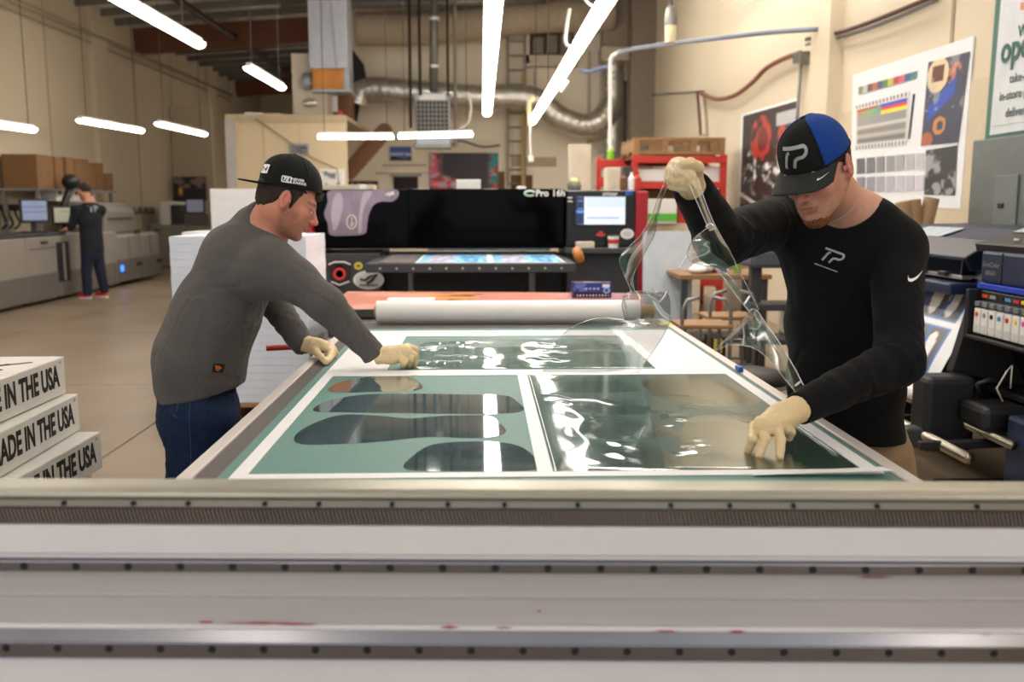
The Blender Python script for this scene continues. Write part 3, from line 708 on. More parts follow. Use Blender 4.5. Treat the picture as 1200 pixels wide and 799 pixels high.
def cap(parent, H, m_front, m_back, m_brim_, flip=False, flat=0., tilt=0., zoff=.03, hgt=.112, split=.95, label_front=None, rx=.084, ry=.101, brimlen=.072, yc=-.008):
    """crown of two-tone panels; returns map(phi,t,off)->world. phi 0 = bill side"""
    sg = -1 if flip else 1
    T_ = np.array([[1, 0, 0], [0, math.cos(tilt), -math.sin(tilt)], [0, math.sin(tilt), math.cos(tilt)]])
    def cr(phi, t, off=0.):
        front = max(0, math.cos(phi)); ex = 2.2+.9*front
        c = max(0., 1-t**ex)**(1/(1.9+.3*front)); x = (rx+off)*math.sin(phi)*c; y = (ry+off)*math.cos(phi)*c; z = (hgt+off)*t
        q = T_@np.array([x*1., y*sg, z]); return Vector(H.p(q[0], q[1]+yc, q[2]+zoff))
    def panel(name, p0, p1, m, label=None, nu=24, nv=20):
        mb = MB(); mb.grid(lambda u, v: cr(p0+(p1-p0)*u, 1-(1-v)**1.6*1. if v < 1 else 1.), nu, nv)
        o = mb.build(name, m, parent, smooth=True, world=True, solid=.002)
        bm = bmesh.new(); bm.from_mesh(o.data); bmesh.ops.remove_doubles(bm, verts=bm.verts, dist=.0001); bm.to_mesh(o.data); bm.free(); o.data.polygons.foreach_set('use_smooth', [True]*len(o.data.polygons))
        if label: o['label'] = label
        return o
    panel('front_panel', -split, split, m_front, label_front, 30)
    panel('crown_panel', split, 2*PI-split, m_back, None, 50)
    for ph in ([split, -split, PI] if m_front is not m_back else [i*PI/3 for i in range(6)]):
        MB().tube([cr(ph, 1-(1-v)**1.6, .0015) for v in np.linspace(0, .985, 22)], .0011, 5).build('seam', m_front, parent, smooth=True, world=True)
    MB().tube([cr(a, .012, .0012) for a in np.linspace(0, 2*PI, 61)], .0022, 5).build('sweatband_edge', m_front, parent, smooth=True, world=True)
    b = MB().ball((0, 0, 0), (.0075, .0075, .005)).build('button', m_front, parent, smooth=True, world=False)
    top = cr(0, 1.); b.data.transform(Matrix(H.R @ np.eye(3)).to_4x4()); b.data.transform(Matrix.Translation(top)); b.matrix_parent_inverse = wm(parent).inverted()
    def brim(u, v):
        a = u*1.22; e = v
        x = rx*1.0*math.sin(a); y = ry*math.cos(a)
        ox = .078*math.sin(a*1.12)*(1+.10*math.cos(a)); oy = ry*.42+(ry*.58+brimlen)*max(0, math.cos(a*1.16))**.62
        x2 = x+(ox-x)*e; y2 = y+(oy-y)*e
        drop = -(1-flat)*(.022*(abs(x2)/.08)**2*(.3+.7*e)+.016*e)-flat*.002*e
        q = T_@np.array([x2, y2*sg, .002+drop]); return Vector(H.p(q[0], q[1]+yc, q[2]+zoff))
    MB().grid(lambda u, v: brim(u*2-1, v), 40, 12).build('brim', m_brim_, parent, smooth=True, world=True, solid=.0035)
    return cr, brim
def ribbon(name, L_, Rr, fn, m, parent):
    """strip between two polylines L_,Rr of (x,y), mapped by fn onto a surface"""
    n = len(L_); k = 5; vs = [fn(l[0]+(r[0]-l[0])*j/k, l[1]+(r[1]-l[1])*j/k) for l, r in zip(L_, Rr) for j in range(k+1)]
    fs = [(i*(k+1)+j, i*(k+1)+j+1, (i+1)*(k+1)+j+1, (i+1)*(k+1)+j) for i in range(n-1) for j in range(k)]
    return vs, fs
def strokes(name, lst, fn, m, parent):
    mb = MB()
    for pts, wd in lst:
        pts = [Vector(p) for p in pts]; q = []
        for i in range(len(pts)-1):
            for j in range(8): q.append(pts[i].lerp(pts[i+1], j/8))
        q.append(pts[-1]); L_ = []; R_ = []
        for i, p in enumerate(q):
            d = (q[min(i+1, len(q)-1)]-q[max(i-1, 0)]).normalized(); n = Vector((-d.y, d.x)); L_.append(p+n*wd/2); R_.append(p-n*wd/2)
        vs, fs = ribbon('', L_, R_, fn, m, parent); mb.add(vs, fs)
    return mb.build(name, m, parent, world=True, solid=.0008)
def arc(cx, cy, r, a0, a1, n=8): return [(cx+r*math.cos(a0+(a1-a0)*i/n), cy+r*math.sin(a0+(a1-a0)*i/n)) for i in range(n+1)]
def tp_logo(s_):      # slanted two letter monogram made of three strokes, height s_
    k = s_; sl = .28
    def T_(x, y): return ((x+sl*y)*k, y*k)
    w_ = .16*k
    a = [T_(-.78, .42), T_(.50, .42)]+[T_(.50+.24*math.sin(t), .18+.24*math.cos(t)) for t in np.linspace(0, PI, 9)]+[T_(.30, -.06), T_(.16, -.14), T_(.12, -.5)]
    b = [T_(-.38, .14), T_(-.40, -.5)]; c = [T_(-.38, .14), T_(-.34, .20), T_(-.24, .22), T_(.42, .20)]
    return [(a, w_), (b, w_), (c[:3], w_*.9)]
def swoosh(s_):
    top = []; bot = []
    P0, P1, P2, P3 = (-.42, .24), (-.62, -.12), (-.40, -.30), (1.2, .46)
    Q1, Q2 = (-.50, .02), (-.34, -.12)
    for i in range(25):
        t = i/24; u = 1-t
        def bz(a, b, c, d): return (u**3*a[0]+3*u*u*t*b[0]+3*u*t*t*c[0]+t**3*d[0], u**3*a[1]+3*u*u*t*b[1]+3*u*t*t*c[1]+t**3*d[1])
        bot.append(bz(P0, (-.98, -.44), (-.30, -.36), P3)); top.append(bz(P0, (-.64, -.16), (-.30, -.10), P3))
    return [(x*s_, y*s_) for x, y in top], [(x*s_, y*s_) for x, y in bot]
def glove(name, parent, wrist, wr, palm, prs, fingers, m=m_glove, lat=None, st=1., step=.0028, seed=0, cuffdir=None, crease=.0012):
    """wrist: start of cuff, palm: list of centre points, fingers: list of (points, radii)"""
    pts = [wrist]+list(palm)+[q for f in fingers for q in f[0]]; a = np.array([list(q) for q in pts])
    Fd = Field(a.min(0)-.05, a.max(0)+.05, step)
    pr = [wrist]+list(palm)
    for i in range(len(pr)-1): Fd.cone(pr[i], pr[i+1], prs[i], prs[i+1], .012, lat if i > 0 else None, st if i > 0 else 1.)
    for pts_, rs in fingers:
        for i in range(len(pts_)-1): Fd.cone(pts_[i], pts_[i+1], rs[i], rs[i+1], .0045)
    d = np.array(pr[0])-np.array(pr[1]); d = d/np.linalg.norm(d)
    Fd.plane(np.array(pr[0]), d, .003)
    wv = np.array(pr[0]); ax_ = -d
    def disp(v):
        t = (v-wv)@ax_; return fold(v, np.cross(ax_, [0, 0, 1])+1e-4, 18, 55, crease, seed)+.0006*nz3(v*120, seed)+.0014*np.exp(-((t-.004)/.004)**2)
    return sculpt(name, Fd, m, parent, disp)
def V(*a): return np.array(a, float)
def A(v): return np.array(v, float)
# =============== person in black, right ===============
rm = thing('person', 'person in a black long sleeved shirt and black and blue cap holding up clear film', 'person', P(1010, 520, 2.8).to_2d().to_3d())
hd = Head(P(957, 196, 2.44), (-.66, -.60, -.46), (-.40, -.25, .90), 1.0)
nb = A(P(1000, 243, 2.60)); chest = A(P(992, 300, 2.62)); mid = A(P(990, 380, 2.66)); waist = A(P(990, 450, 2.72)); hip = A(P(998, 512, 2.78))
shL = A(P(1052, 290, 2.52)); elL = A(P(1052, 424, 2.28)); wrL = A(P(938, 478, 2.10))
shR = A(P(918, 258, 2.72)); elR = A(P(846, 281, 2.44)); wrR = A(P(812, 222, 2.26))
lat = shL-shR; lat[2] = 0; lat /= np.linalg.norm(lat); fw_ = np.array([lat[1], -lat[0], 0.])   # points to his front
if fw_[1] > 0: fw_ = -fw_
footL = hip+lat*.13; footR = hip-lat*.11
kneeL = A([footL[0]+.02, footL[1]-.02, .47]); kneeR = A([footR[0]+.02, footR[1], .47]); ankL = A([footL[0]+.03, footL[1]+.04, .09]); ankR = A([footR[0]+.05, footR[1]+.05, .09])
def body_color(H, base, beard, amt):
    def f(v): return H.color(v, np.array(base), np.array(beard), amt)
    return f
allp = np.array([hd.c, nb, hip, shL, elL, wrL, shR, elR, wrR, ankL, ankR])
Fb = Field(allp.min(0)-.16, allp.max(0)+.17, .011, [(hd.c[i]-.15, hd.c[i]+.15, .0026) for i in range(3)])
hd.sculpt(Fb)
Fb.cone(hd.p(0, -.028, -.05), nb+V(0, 0, -.02), .056, .060, .03); Fb.cone(nb+V(0, 0, -.03), chest, .075, .09, .04, lat, 1.5)
Fb.cone(chest, waist, .10, .095, .03, lat, 1.5); Fb.cone(waist, hip, .095, .10, .03, lat, 1.45)
for s_, e_, w_ in ((shL, elL, wrL), (shR, elR, wrR)):
    Fb.cone(nb-V(0, 0, .04), s_, .045, .05, .03); Fb.cone(s_, e_, .047, .036, .02); Fb.cone(e_, w_, .036, .024, .02)
for h_, k_, a_ in ((hip+lat*.08, kneeL, ankL), (hip-lat*.08, kneeR, ankR)):
    Fb.cone(h_-V(0, 0, .04), k_, .078, .05, .03); Fb.cone(k_, a_, .05, .036, .02)
sculpt('body', Fb, m_skin, rm, color=body_color(hd, (.83, .62, .53), (.50, .30, .20), .55))
for q in (-1, 1):
    e = MB().ball((0, 0, 0), .0118, 14, 10).build('eye', m_eyew, rm, smooth=True, world=True)
    e.data.transform(Matrix.Translation(hd.p(q*.032, .0795, -.0045)))
# shirt
Fs = Field(allp.min(0)*V(1, 1, 0)+V(-.17, -.17, .72), allp.max(0)+V(.17, .17, -.0), .0065)
Fs.cone(nb+V(0, 0, -.045), chest, .088, .118, .05, lat, 1.5); Fs.cone(chest, mid, .122, .116, .04, lat, 1.42)
Fs.cone(mid, waist, .116, .118, .04, lat, 1.4); Fs.cone(waist, hip-V(0, 0, .10), .118, .128, .04, lat, 1.34)
for s_, e_, w_, n_ in ((shL, elL, wrL, 0), (shR, elR, wrR, 1)):
    Fs.cone(nb+V(0, 0, -.055), s_, .060, .068, .05)
    Fs.cone(s_, e_, .070+.006*n_, .058+.010*n_, .03); Fs.cone(e_, w_, .058+.008*n_, .040+.008*n_, .028)
Fs.cone(shR-lat*-.02, shR*.6+chest*.4, .07, .09, .04)
nk = hd.p(0, -.02, -.06); nd = (nk-nb)/np.linalg.norm(nk-nb)
Fs.cone(nb-nd*.012+fw_*.012, nb+nd*.12+fw_*.02, .064, .085, .01, lat, 1.12, mode='sub')
Fs.plane(hip+V(0, 0, .008), (0, -.0, -1)); 
for e_, w_ in ((elL, wrL), (elR, wrR)):
    d = (w_-e_)/np.linalg.norm(w_-e_)
    sl, X, Y, Z = Fs.sub(w_-.12, w_+.12); pd = (X-w_[0]-d[0]*.012)*d[0]+(Y-w_[1]-d[1]*.012)*d[1]+(Z-w_[2]-d[2]*.012)*d[2]
    Fs.F[sl] = np.maximum(Fs.F[sl], pd)
def disp_rm(v):
    ua = elL-shL; fa = wrL-elL; r = 0
    r = r+fold(v, ua*V(1, 1, .3)+lat*.2, 4, 17, .0076, 1, (shL+elL)/2+V(0, 0, -.05), .13)
    r = r+fold(v, np.cross(fa, [0, 0, 1])+V(0, 0, .4), 7, 20, .0093, 2, (elL*.6+wrL*.4), .15)
    r = r+fold(v, np.cross(fa, fw_), 9, 30, .0085, 3, elL, .10)
    r = r+fold(v, np.cross(elR-shR, fw_)+.2*lat, 7, 20, .0102, 4, elR, .13)
    r = r+fold(v, (chest-shR)+V(0, 0, -.2), 4, 16, .0093, 5, shR*.6+chest*.4, .15)
    r = r+fold(v, V(.15, 0, 1), 3, 11, .0110, 6, mid, .22)+fold(v, (waist-shL), 3, 12, .0102, 7, waist, .2)
    r = r+.0022*nz3(v*14, 8)
    hz = np.clip((hip[2]-.025-v[:, 2])/.02, 0, 1); return r
sculpt('long_sleeve_shirt', Fs, m_bshirt, rm, disp_rm, it=2)
# collar ring
# trousers
Ft = Field(np.array([hip[0]-.3, hip[1]-.3, .04]), np.array([hip[0]+.32, hip[1]+.3, hip[2]+.12]), .010)
Ft.cone(hip+V(0, 0, .03), hip-V(0, 0, .08), .112, .118, .03, lat, 1.42)
for h_, k_, a_ in ((hip+lat*.085, kneeL, ankL), (hip-lat*.085, kneeR, ankR)):
    Ft.cone(h_-V(0, 0, .06), k_, .098, .072, .03); Ft.cone(k_, a_, .072, .062, .02)
Ft.plane(A([0, 0, .07]), (0, 0, -1))
sculpt('trousers', Ft, m_khaki, rm, lambda v: fold(v, (0, 0, 1), 4, 12, .005, 3)+fold(v, (1, .4, 0), 8, 22, .004, 4))
def shoes(par, anks, d, m):
    d = A(d); d = d/np.linalg.norm(d)
    for a_ in anks:
        Fq = Field(a_-V(.2, .2, .1), a_+V(.2, .2, .08), .008)
        Fq.cone(A([a_[0], a_[1], .05]), A([a_[0], a_[1], .045])+d*.15, .042, .034, .02); Fq.cone(a_-V(0, 0, .02), A([a_[0], a_[1], .05])+d*.04, .045, .04, .02)
        Fq.plane(V(0, 0, .012), (0, 0, -1)); s_ = sculpt('shoe', Fq, m, par)
        MB().prism([(x*.047, y*.13+.055) for x, y in [(math.sin(t), math.cos(t)) for t in np.linspace(0, 2*PI, 20)[:-1]]], (a_[0], a_[1], .001), (-d[1], d[0], 0), tuple(d), (0, 0, 1), .02).build('sole', m_white, par, world=True)
shoes(rm, (ankL, ankR), fw_+V(-.2, 0, 0), m_dgrey)
# cap
cr, br = cap(rm, hd, m_capb, m_capblue, m_brim, False, 0., -.06, .028, .108, .80, 'black front panel with silver monogram')
def on_crown(cr, phi0, t0, R_=.1, hs=.108, off=.0022):
    return lambda x, y: cr(phi0+x/R_, t0+y/hs*1.0, off)
fcap = on_crown(cr, -.02, .44, .092)
if (fcap(.01, 0)-fcap(0, 0)).dot(Vector(_rt)) < 0: fcap = (lambda g: (lambda x, y: g(-x, y)))(fcap)
strokes('cap_monogram', tp_logo(.052), fcap, m_silverprint, rm)
def sgn(f):     # does +x run rightwards in the image
    a, b = f(0, 0), f(.01, 0); return 1 if (b-a).dot(Vector(_rt)) > 0 else -1
lt, lb = swoosh(.0165)
def on_brim(x, y):
    p = br(-.62-x*9.2, .42+y*9); n = Vector(hd.R[:, 2]); return p+n*.0032
def on_brim2(x, y):
    u0 = .66 if (br(.6, .5)-br(-.6, .5)).dot(Vector(_rt)) > 0 else -.66; s_ = 1 if u0 > 0 else -1
    p = br(u0+s_*x*8.5, .50-y*19-.0*x); return p+Vector(hd.R[:, 2])*.0030
vs, fs = ribbon('', lt, lb, on_brim2, None, None); MB().add(vs, fs).build('brim_mark', m_whiteprint, rm, world=True, solid=.0008)
# hair rim below the cap at the back and sides
Fh = Field(hd.c-.15, hd.c+.15, .004)
Fh.ell(hd.p(0, -.016, .022), (.0775, .0965, .085), hd.R, .01); Fh.ell(hd.p(0, -.05, -.028), (.060, .055, .04), hd.R, .02)
Fh.plane(hd.p(0, .035, 0), hd.R[:, 1]-.5*hd.R[:, 2]*0); Fh.plane(hd.p(0, 0, .05), hd.R[:, 2]); Fh.plane(hd.p(0, 0, -.052), -hd.R[:, 2])
for q in (-1, 1): Fh.ell(hd.p(q*.075, .012, -.035), (.03, .032, .042), hd.R, .01, 'sub')
sculpt('hair', Fh, m_hair, rm, lambda v: .0015*nz3(v*140, 2))
Fg = Field(hd.p(0, .07, -.10)-.07, hd.p(0, .07, -.10)+.07, .0026)
Fg.ell(hd.p(0, .074, -.112), (.026, .020, .020), hd.R, .01); Fg.ell(hd.p(0, .060, -.122), (.032, .026, .016), hd.R, .012)
for q in (-1, 1): Fg.cone(hd.p(q*.02, .072, -.108), hd.p(q*.040, .036, -.100), .012, .009, .012)
sculpt('beard', Fg, m_ginger, rm, lambda v: .0022*nz3(v*260, 4)+.001*nz3(v*600, 6))
MB().tube([hd.p(.052*math.sin(a)*1.12, -.026+.056*math.cos(a), -.128-.018*math.cos(a)) for a in np.linspace(-1.9, 1.9, 30)], .0012, 6).build('neck_chain', m_alu, rm, world=True)
# chest logo and sleeve mark: projected onto the shirt surface
def projector(obj, o_px, Y, tilt, seed_n, back=.35):
    """flat logo plane facing roughly the camera, each point dropped onto the garment by ray cast"""
    bpy.context.view_layer.update(); ex, ey = tilt
    c = P(o_px[0], o_px[1], Y); ex = Vector(ex); ey = Vector(ey); n = ex.cross(ey).normalized()
    inv = obj.matrix_world.inverted()
    def fn(x, y):
        p = c+ex*x+ey*y+n*back; ok, h, nn, _ = obj.ray_cast(inv @ p, (inv.to_3x3() @ -n))
        return (obj.matrix_world @ h)+n*.0025 if ok else c+ex*x+ey*y
    return fn
shirt = [o for o in rm.children if o.name.startswith('long_sleeve')][0]
ex = Vector((.84, -.34, -.34)).normalized(); ey = Vector((.30, .0, .95)); ey = (ey-ex*ey.dot(ex)).normalized()
f1 = projector(shirt, (975, 300), 2.5, (ex, ey), None)
strokes('chest_monogram', tp_logo(.036), f1, m_silverprint, rm)
strokes('chest_line', [([(-.035, -.033), (.030, -.033)], .0026)], f1, m_silverprint, rm)
ex = Vector((.93, .30, .05)).normalized(); ey = Vector((.0, .1, 1)); ey = (ey-ex*ey.dot(ex)).normalized()
f2 = projector(shirt, (1062, 326), 2.4, (ex, ey), None)
vs, fs = ribbon('', *swoosh(.037), f2, None, None); MB().add(vs, fs).build('sleeve_mark', m_whiteprint, rm, world=True, solid=.0006)
# gloves
T1 = T+.008
def tipz(x, y, z=T1): return A(PZ(x, y, z))
wl_ = A(P(944, 478, 2.10)); pm = A(P(917, 488, 2.06)); kn = A(P(893, 497, 2.03))
k1 = A(P(884, 499, 2.07)); k2 = A(P(890, 500, 2.03)); k3 = A(P(905, 502, 2.01)); k4 = A(P(921, 503, 2.02))
def fing(k, m_, t, r=.0105): return ([k, m_, t], [r+.0015, r, r-.0012])
latL = k4-k1
glove('glove', rm, wrL+(elL-wrL)*.14, None, [pm, kn*.55+k3*.45], [.034, .031, .024], [
    fing(k1, A(P(882, 515, 2.0)), tipz(877, 528)), fing(k2+V(.006, 0, 0), A(P(897, 514, 1.99)), tipz(890, 533)),
    fing(k3+V(.012, 0, .0), A(P(915, 516, 1.985)), tipz(914, 535)), fing(k4, A(P(927, 506, 2.04)), A(P(925, 513, 2.05)), .0095),
    ([pm+V(-.02, .03, -.02), A(P(890, 494, 2.13)), A(P(883, 503, 2.10))], [.016, .0125, .0105])], lat=latL, st=1.25, seed=3)
w2 = A(P(820, 222, 2.27)); p2 = A(P(805, 207, 2.20))
kk = [A(P(790, 192, 2.20)), A(P(785, 200, 2.185)), A(P(784, 209, 2.18)), A(P(788, 217, 2.185))]
mids = [A(P(797, 195, 2.135)), A(P(794, 203, 2.13)), A(P(794, 212, 2.135)), A(P(797, 219, 2.145))]
ends = [A(P(811, 206, 2.135)), A(P(813, 213, 2.14)), A(P(813, 218, 2.15)), A(P(811, 222, 2.16))]
fs_ = [([k, m_, e], [.0125, .0118, .0105]) for k, m_, e in zip(kk, mids, ends)]
fs_.append(([A(P(815, 207, 2.20)), A(P(818, 196, 2.15)), A(P(809, 191, 2.13)), A(P(800, 192, 2.125))], [.016, .0135, .012, .0105]))
glove('glove', rm, wrR+(elR-wrR)*.10, None, [p2, A(P(796, 199, 2.205))], [.031, .034, .030], fs_, seed=9)

# =============== person in grey, left ===============
lm = thing('person', 'person in a grey long sleeved shirt and backwards black cap bending over the table', 'person', P(235, 560, 3.3).to_2d().to_3d())
hl = Head(P(338, 233, 3.26), (.88, .20, -.43), (.40, .10, .9), 1.0)
nb = A(P(309, 260, 3.33)); chest = A(P(284, 305, 3.36)); mid = A(P(252, 372, 3.33)); waist = A(P(238, 420, 3.31)); hip = A(P(233, 465, 3.30))
lat = V(.10, -.99, 0); lat /= np.linalg.norm(lat)
shR = A(P(320, 306, 3.17)); elR = A(P(381, 356, 3.10)); wrR = A(P(436, 414, 3.14))
shL = A(P(310, 304, 3.48)); elL = A(P(317, 350, 3.54)); wrL = A(P(357, 405, 3.42))
fwl = V(.97, .12, 0)
kR = A([hip[0]-.01, hip[1]-.10, .48]); kL = A([hip[0]+.03, hip[1]+.10, .48]); aR = A([hip[0]-.05, hip[1]-.12, .09]); aL = A([hip[0]+.0, hip[1]+.12, .09])
allp = np.array([hl.c, nb, hip, shL, elL, wrL, shR, elR, wrR, aR, aL])
Fb = Field(allp.min(0)-.17, allp.max(0)+.17, .011, [(hl.c[i]-.15, hl.c[i]+.15, .0026) for i in range(3)])
hl.sculpt(Fb)
Fb.cone(hl.p(0, -.028, -.05), nb+V(0, 0, -.03), .060, .066, .03); Fb.cone(nb+V(0, 0, -.05), chest, .08, .095, .04, lat, 1.4)
Fb.cone(chest, waist, .11, .11, .03, lat, 1.3); Fb.cone(waist, hip, .11, .11, .03, lat, 1.3)
for s_, e_, w_ in ((shL, elL, wrL), (shR, elR, wrR)):
    Fb.cone(nb-V(0, 0, .05), s_, .05, .05, .03); Fb.cone(s_, e_, .047, .036, .02); Fb.cone(e_, w_, .036, .024, .02)
for h_, k_, a_ in ((hip+lat*.08, kR, aR), (hip-lat*.08, kL, aL)):
    Fb.cone(h_-V(0, 0, .04), k_, .078, .05, .03); Fb.cone(k_, a_, .05, .036, .02)
sculpt('body', Fb, m_skin, lm, color=body_color(hl, (.80, .54, .44), (.34, .22, .17), .75))
for q in (-1, 1):
    e = MB().ball((0, 0, 0), .0122, 14, 10).build('eye', m_eyew, lm, smooth=True, world=True); e.data.transform(Matrix.Translation(hl.p(q*.032, .080, -.0045)))
    e = MB().ball((0, 0, 0), (.0055, .0055, .0055), 10, 8).build('iris', m_iris, lm, smooth=True, world=True); e.data.transform(Matrix.Translation(hl.p(q*.032, .0885, -.0060)))
Fs = Field(allp.min(0)*V(1, 1, 0)+V(-.2, -.2, .70), allp.max(0)+V(.17, .17, 0), .0065)
Fs.cone(nb+V(-.015, 0, -.06), chest, .088, .132, .05, lat, 1.42)
Fs.cone(chest, mid, .136, .142, .05, lat, 1.28); Fs.cone(mid, waist+V(-.01, 0, 0), .142, .148, .05, lat, 1.22); Fs.cone(waist+V(-.01, 0, 0), hip+V(-.0, 0, -.06), .148, .152, .05, lat, 1.2)
for s_, e_, w_ in ((shL, elL, wrL), (shR, elR, wrR)):
    Fs.cone(nb+V(-.03, 0, -.075), s_, .058, .066, .05); Fs.cone(s_, e_, .072, .057, .035); Fs.cone(e_, w_, .057, .042, .028)
Fs.cone(shR+V(-.05, .03, -.05), elR*.45+shR*.55, .085, .06, .05)
nk = hl.p(0, -.028, -.06); nd = (nk-nb)/np.linalg.norm(nk-nb)
Fs.cone(nb-nd*.06+V(-.01, 0, 0), nb+nd*.020+V(-.012, 0, 0), .082, .068, .025)
Fs.cone(nb+nd*.018+fwl*.012, nb+nd*.16+fwl*.02, .064, .085, .008, mode='sub')
# curved hem: lower at the front
Fs.plane(A(P(228, 462, 3.3)), (.20, 0, -1), .004); Fs.plane(A(P(176, 451, 3.3)), (-.75, 0, -1), .02)
for e_, w_ in ((elL, wrL), (elR, wrR)):
    d = (w_-e_)/np.linalg.norm(w_-e_); sl, X, Y, Z = Fs.sub(w_-.12, w_+.12)
    pd = (X-w_[0]-d[0]*.012)*d[0]+(Y-w_[1]-d[1]*.012)*d[1]+(Z-w_[2]-d[2]*.012)*d[2]; Fs.F[sl] = np.maximum(Fs.F[sl], pd)
def disp_lm(v):
    r = fold(v, (wrR-shR), 5, 20, .0085, 21, elR, .14)+fold(v, np.cross(wrR-elR, [0, 1, 0]), 9, 26, .0080, 22, elR*.35+wrR*.65, .13)
    r = r+fold(v, elR-mid, 4, 14, .0114, 23, shR*.5+mid*.5, .17)+fold(v, (.35, .1, 1), 3, 11, .0123, 24, mid, .22)+fold(v, (1, 0, -.6), 4, 13, .0104, 25, waist, .2)
    r = r+fold(v, np.cross(wrL-elL, [0, 1, 0]), 8, 24, .0076, 26, (elL+wrL)/2, .12)
    return r+.0025*nz3(v*13, 27)
sculpt('long_sleeve_shirt', Fs, m_gshirt, lm, disp_lm, it=2)
Ft = Field(np.array([hip[0]-.32, hip[1]-.36, .04]), np.array([hip[0]+.34, hip[1]+.36, hip[2]+.16]), .009)
Ft.cone(hip+V(-.005, 0, .07), hip+V(-.005, 0, -.07), .126, .140, .04, lat, 1.22)
for h_, k_, a_ in ((hip+lat*.085, kR, aR), (hip-lat*.085, kL, aL)):
    Ft.cone(h_+V(.012, 0, -.06), k_, .112, .084, .03); Ft.cone(k_, a_, .084, .07, .02)
Ft.plane(A([0, 0, .07]), (0, 0, -1))
jn = sculpt('jeans', Ft, m_jeans, lm, lambda v: fold(v, (0, .2, 1), 4, 14, .004, 31)+fold(v, (1, .3, .5), 7, 20, .006, 32, kR+V(0, 0, .16), .2)+fold(v, (1, .3, 0), 7, 20, .005, 33, hip-V(0, 0, .1), .15))
shoes(lm, (aR, aL), (1, .1, 0), m_dgrey)
fj = projector(jn, (200, 480), 3.1, (Vector((1, 0, 0)), Vector((0, 0, 1))), None)
def at_fj(px, py, w_, h_, name, m, fj=fj, ox=(200, 480), Yp=3.1):
    c0 = P(*ox, Yp); p = P(px, py, Yp); x0, z0 = (p-c0).x, (p-c0).z
    mb = MB(); mb.grid(lambda u, v: fj(x0+(u-.5)*w_, z0+(v-.5)*h_), 4, 4); return mb.build(name, m, lm, world=True, solid=.003)
at_fj(188, 458, .055, .032, 'leather_patch', m_tan); at_fj(219, 463, .008, .008, 'rivet', m_copper); at_fj(203, 450, .007, .007, 'rivet', m_copper)
def seam_px(pts, m=mat('denim_seam', '#3d4f6b', .9), name='seam'):
    c0 = P(200, 480, 3.1); q = []
    for i in range(len(pts)-1):
        for j in range(6):
            t = j/6; x = pts[i][0]+(pts[i+1][0]-pts[i][0])*t; y = pts[i][1]+(pts[i+1][1]-pts[i][1])*t; d = P(x, y, 3.1)-c0; q.append(fj(d.x, d.z))
    MB().tube(q, .0014, 5).build(name, m, lm, world=True)
seam_px([(219, 463), (222, 500), (223, 530), (222, 558)]); seam_px([(204, 452), (206, 490)]); seam_px([(206, 490), (199, 486)]); seam_px([(222, 462), (245, 459)])
cr, br = cap(lm, hl, m_capb, m_capb, m_capb, True, 1., .27, .036, .112, .8, None, ry=.104, brimlen=.070)
side = 1 if cr(PI/2, .2).y < cr(-PI/2, .2).y else -1
phi0 = side*PI/2
def cap_side(dx, dy): # dx metres along image right
    return lambda x, y: cr(phi0-side*((x+dx)/.092)*(-1 if True else 1)*(-1), .22+(y+dy)/.112, .0028)
fn = cap_side(0, 0)
if sgn(fn) < 0:
    base_fn = fn; fn = lambda x, y: base_fn(-x, y)
strokes('cap_patch', [([(-.030, .008), (-.004, .008)], .003), ([(-.030, -.010), (-.004, -.010)], .003), ([(-.030, .008), (-.030, -.010)], .003), ([(-.0045, .008), (-.0045, -.010)], .003),
                    ([(-.025, .004), (-.018, .004), (-.025, -.006)], .003), ([(-.017, .004), (-.010, .004), (-.018, -.006), (-.009, -.006)], .003)], fn, m_whiteprint, lm)
text('cap_lettering', 'NEVER', .0115, m_whiteprint, None, None, None, lm, bold=.0003, world=True, fn=lambda x, y: fn(x*1.15+.016, y+.003), sub=1)
text('cap_lettering', 'LEARNS', .0115, m_whiteprint, None, None, None, lm, bold=.0003, world=True, fn=lambda x, y: fn(x*1.15+.019, y-.007), sub=1)
strokes('front_patch', [([(-.018, .012), (.018, .012)], .006), ([(-.018, -.012), (.018, -.012)], .006), ([(-.018, .014), (-.018, -.014)], .006), ([(.018, .014), (.018, -.014)], .006), ([(-.01, .007), (.008, .007), (-.008, -.007), (.01, -.007)], .005)],
        lambda x, y: cr(side*.45+x/.1, .42+y/.112, .003), m_whiteprint, lm)
Fh = Field(hl.c-.15, hl.c+.15, .0035)
Fh.ell(hl.p(0, -.016, .022), (.0785, .098, .088), hl.R, .01); Fh.ell(hl.p(0, -.050, -.030), (.058, .052, .045), hl.R, .02)
Fh.plane(hl.p(0, .050, 0), hl.R[:, 1]); Fh.plane(hl.p(0, 0, .05), hl.R[:, 2]); Fh.plane(hl.p(0, 0, -.060), -hl.R[:, 2]+.3*hl.R[:, 1])
for q in (-1, 1):
    Fh.ell(hl.p(q*.078, -.006, -.028), (.030, .026, .040), hl.R, .01, 'sub'); Fh.ell(hl.p(q*.07, .058, -.010), (.04, .030, .045), hl.R, .008, 'sub'); Fh.cone(hl.p(q*.071, .016, .01), hl.p(q*.0705, .014, -.026), .008, .004, .006)
sculpt('hair', Fh, m_hair, lm, lambda v: .0018*nz3(v*130, 2)+.001*nz3(v*300, 3))
Fh = Field(hl.p(0, .09, .05)-.06, hl.p(0, .09, .05)+.06, .0035)
Fh.cone(hl.p(-.02, .088, .046), hl.p(.02, .088, .046), .012, .012, .01); Fh.cone(hl.p(.01, .092, .045), hl.p(.015, .098, .062), .010, .006, .01)
sculpt('hair_tuft', Fh, m_hair, lm, lambda v: .002*nz3(v*200, 2))
fsx = projector(shirt2 := [o for o in lm.children if o.name.startswith('long_sleeve')][0], (240, 441), 3.0, (Vector((.97, .0, -.24)), Vector((.24, 0, .97))), None)
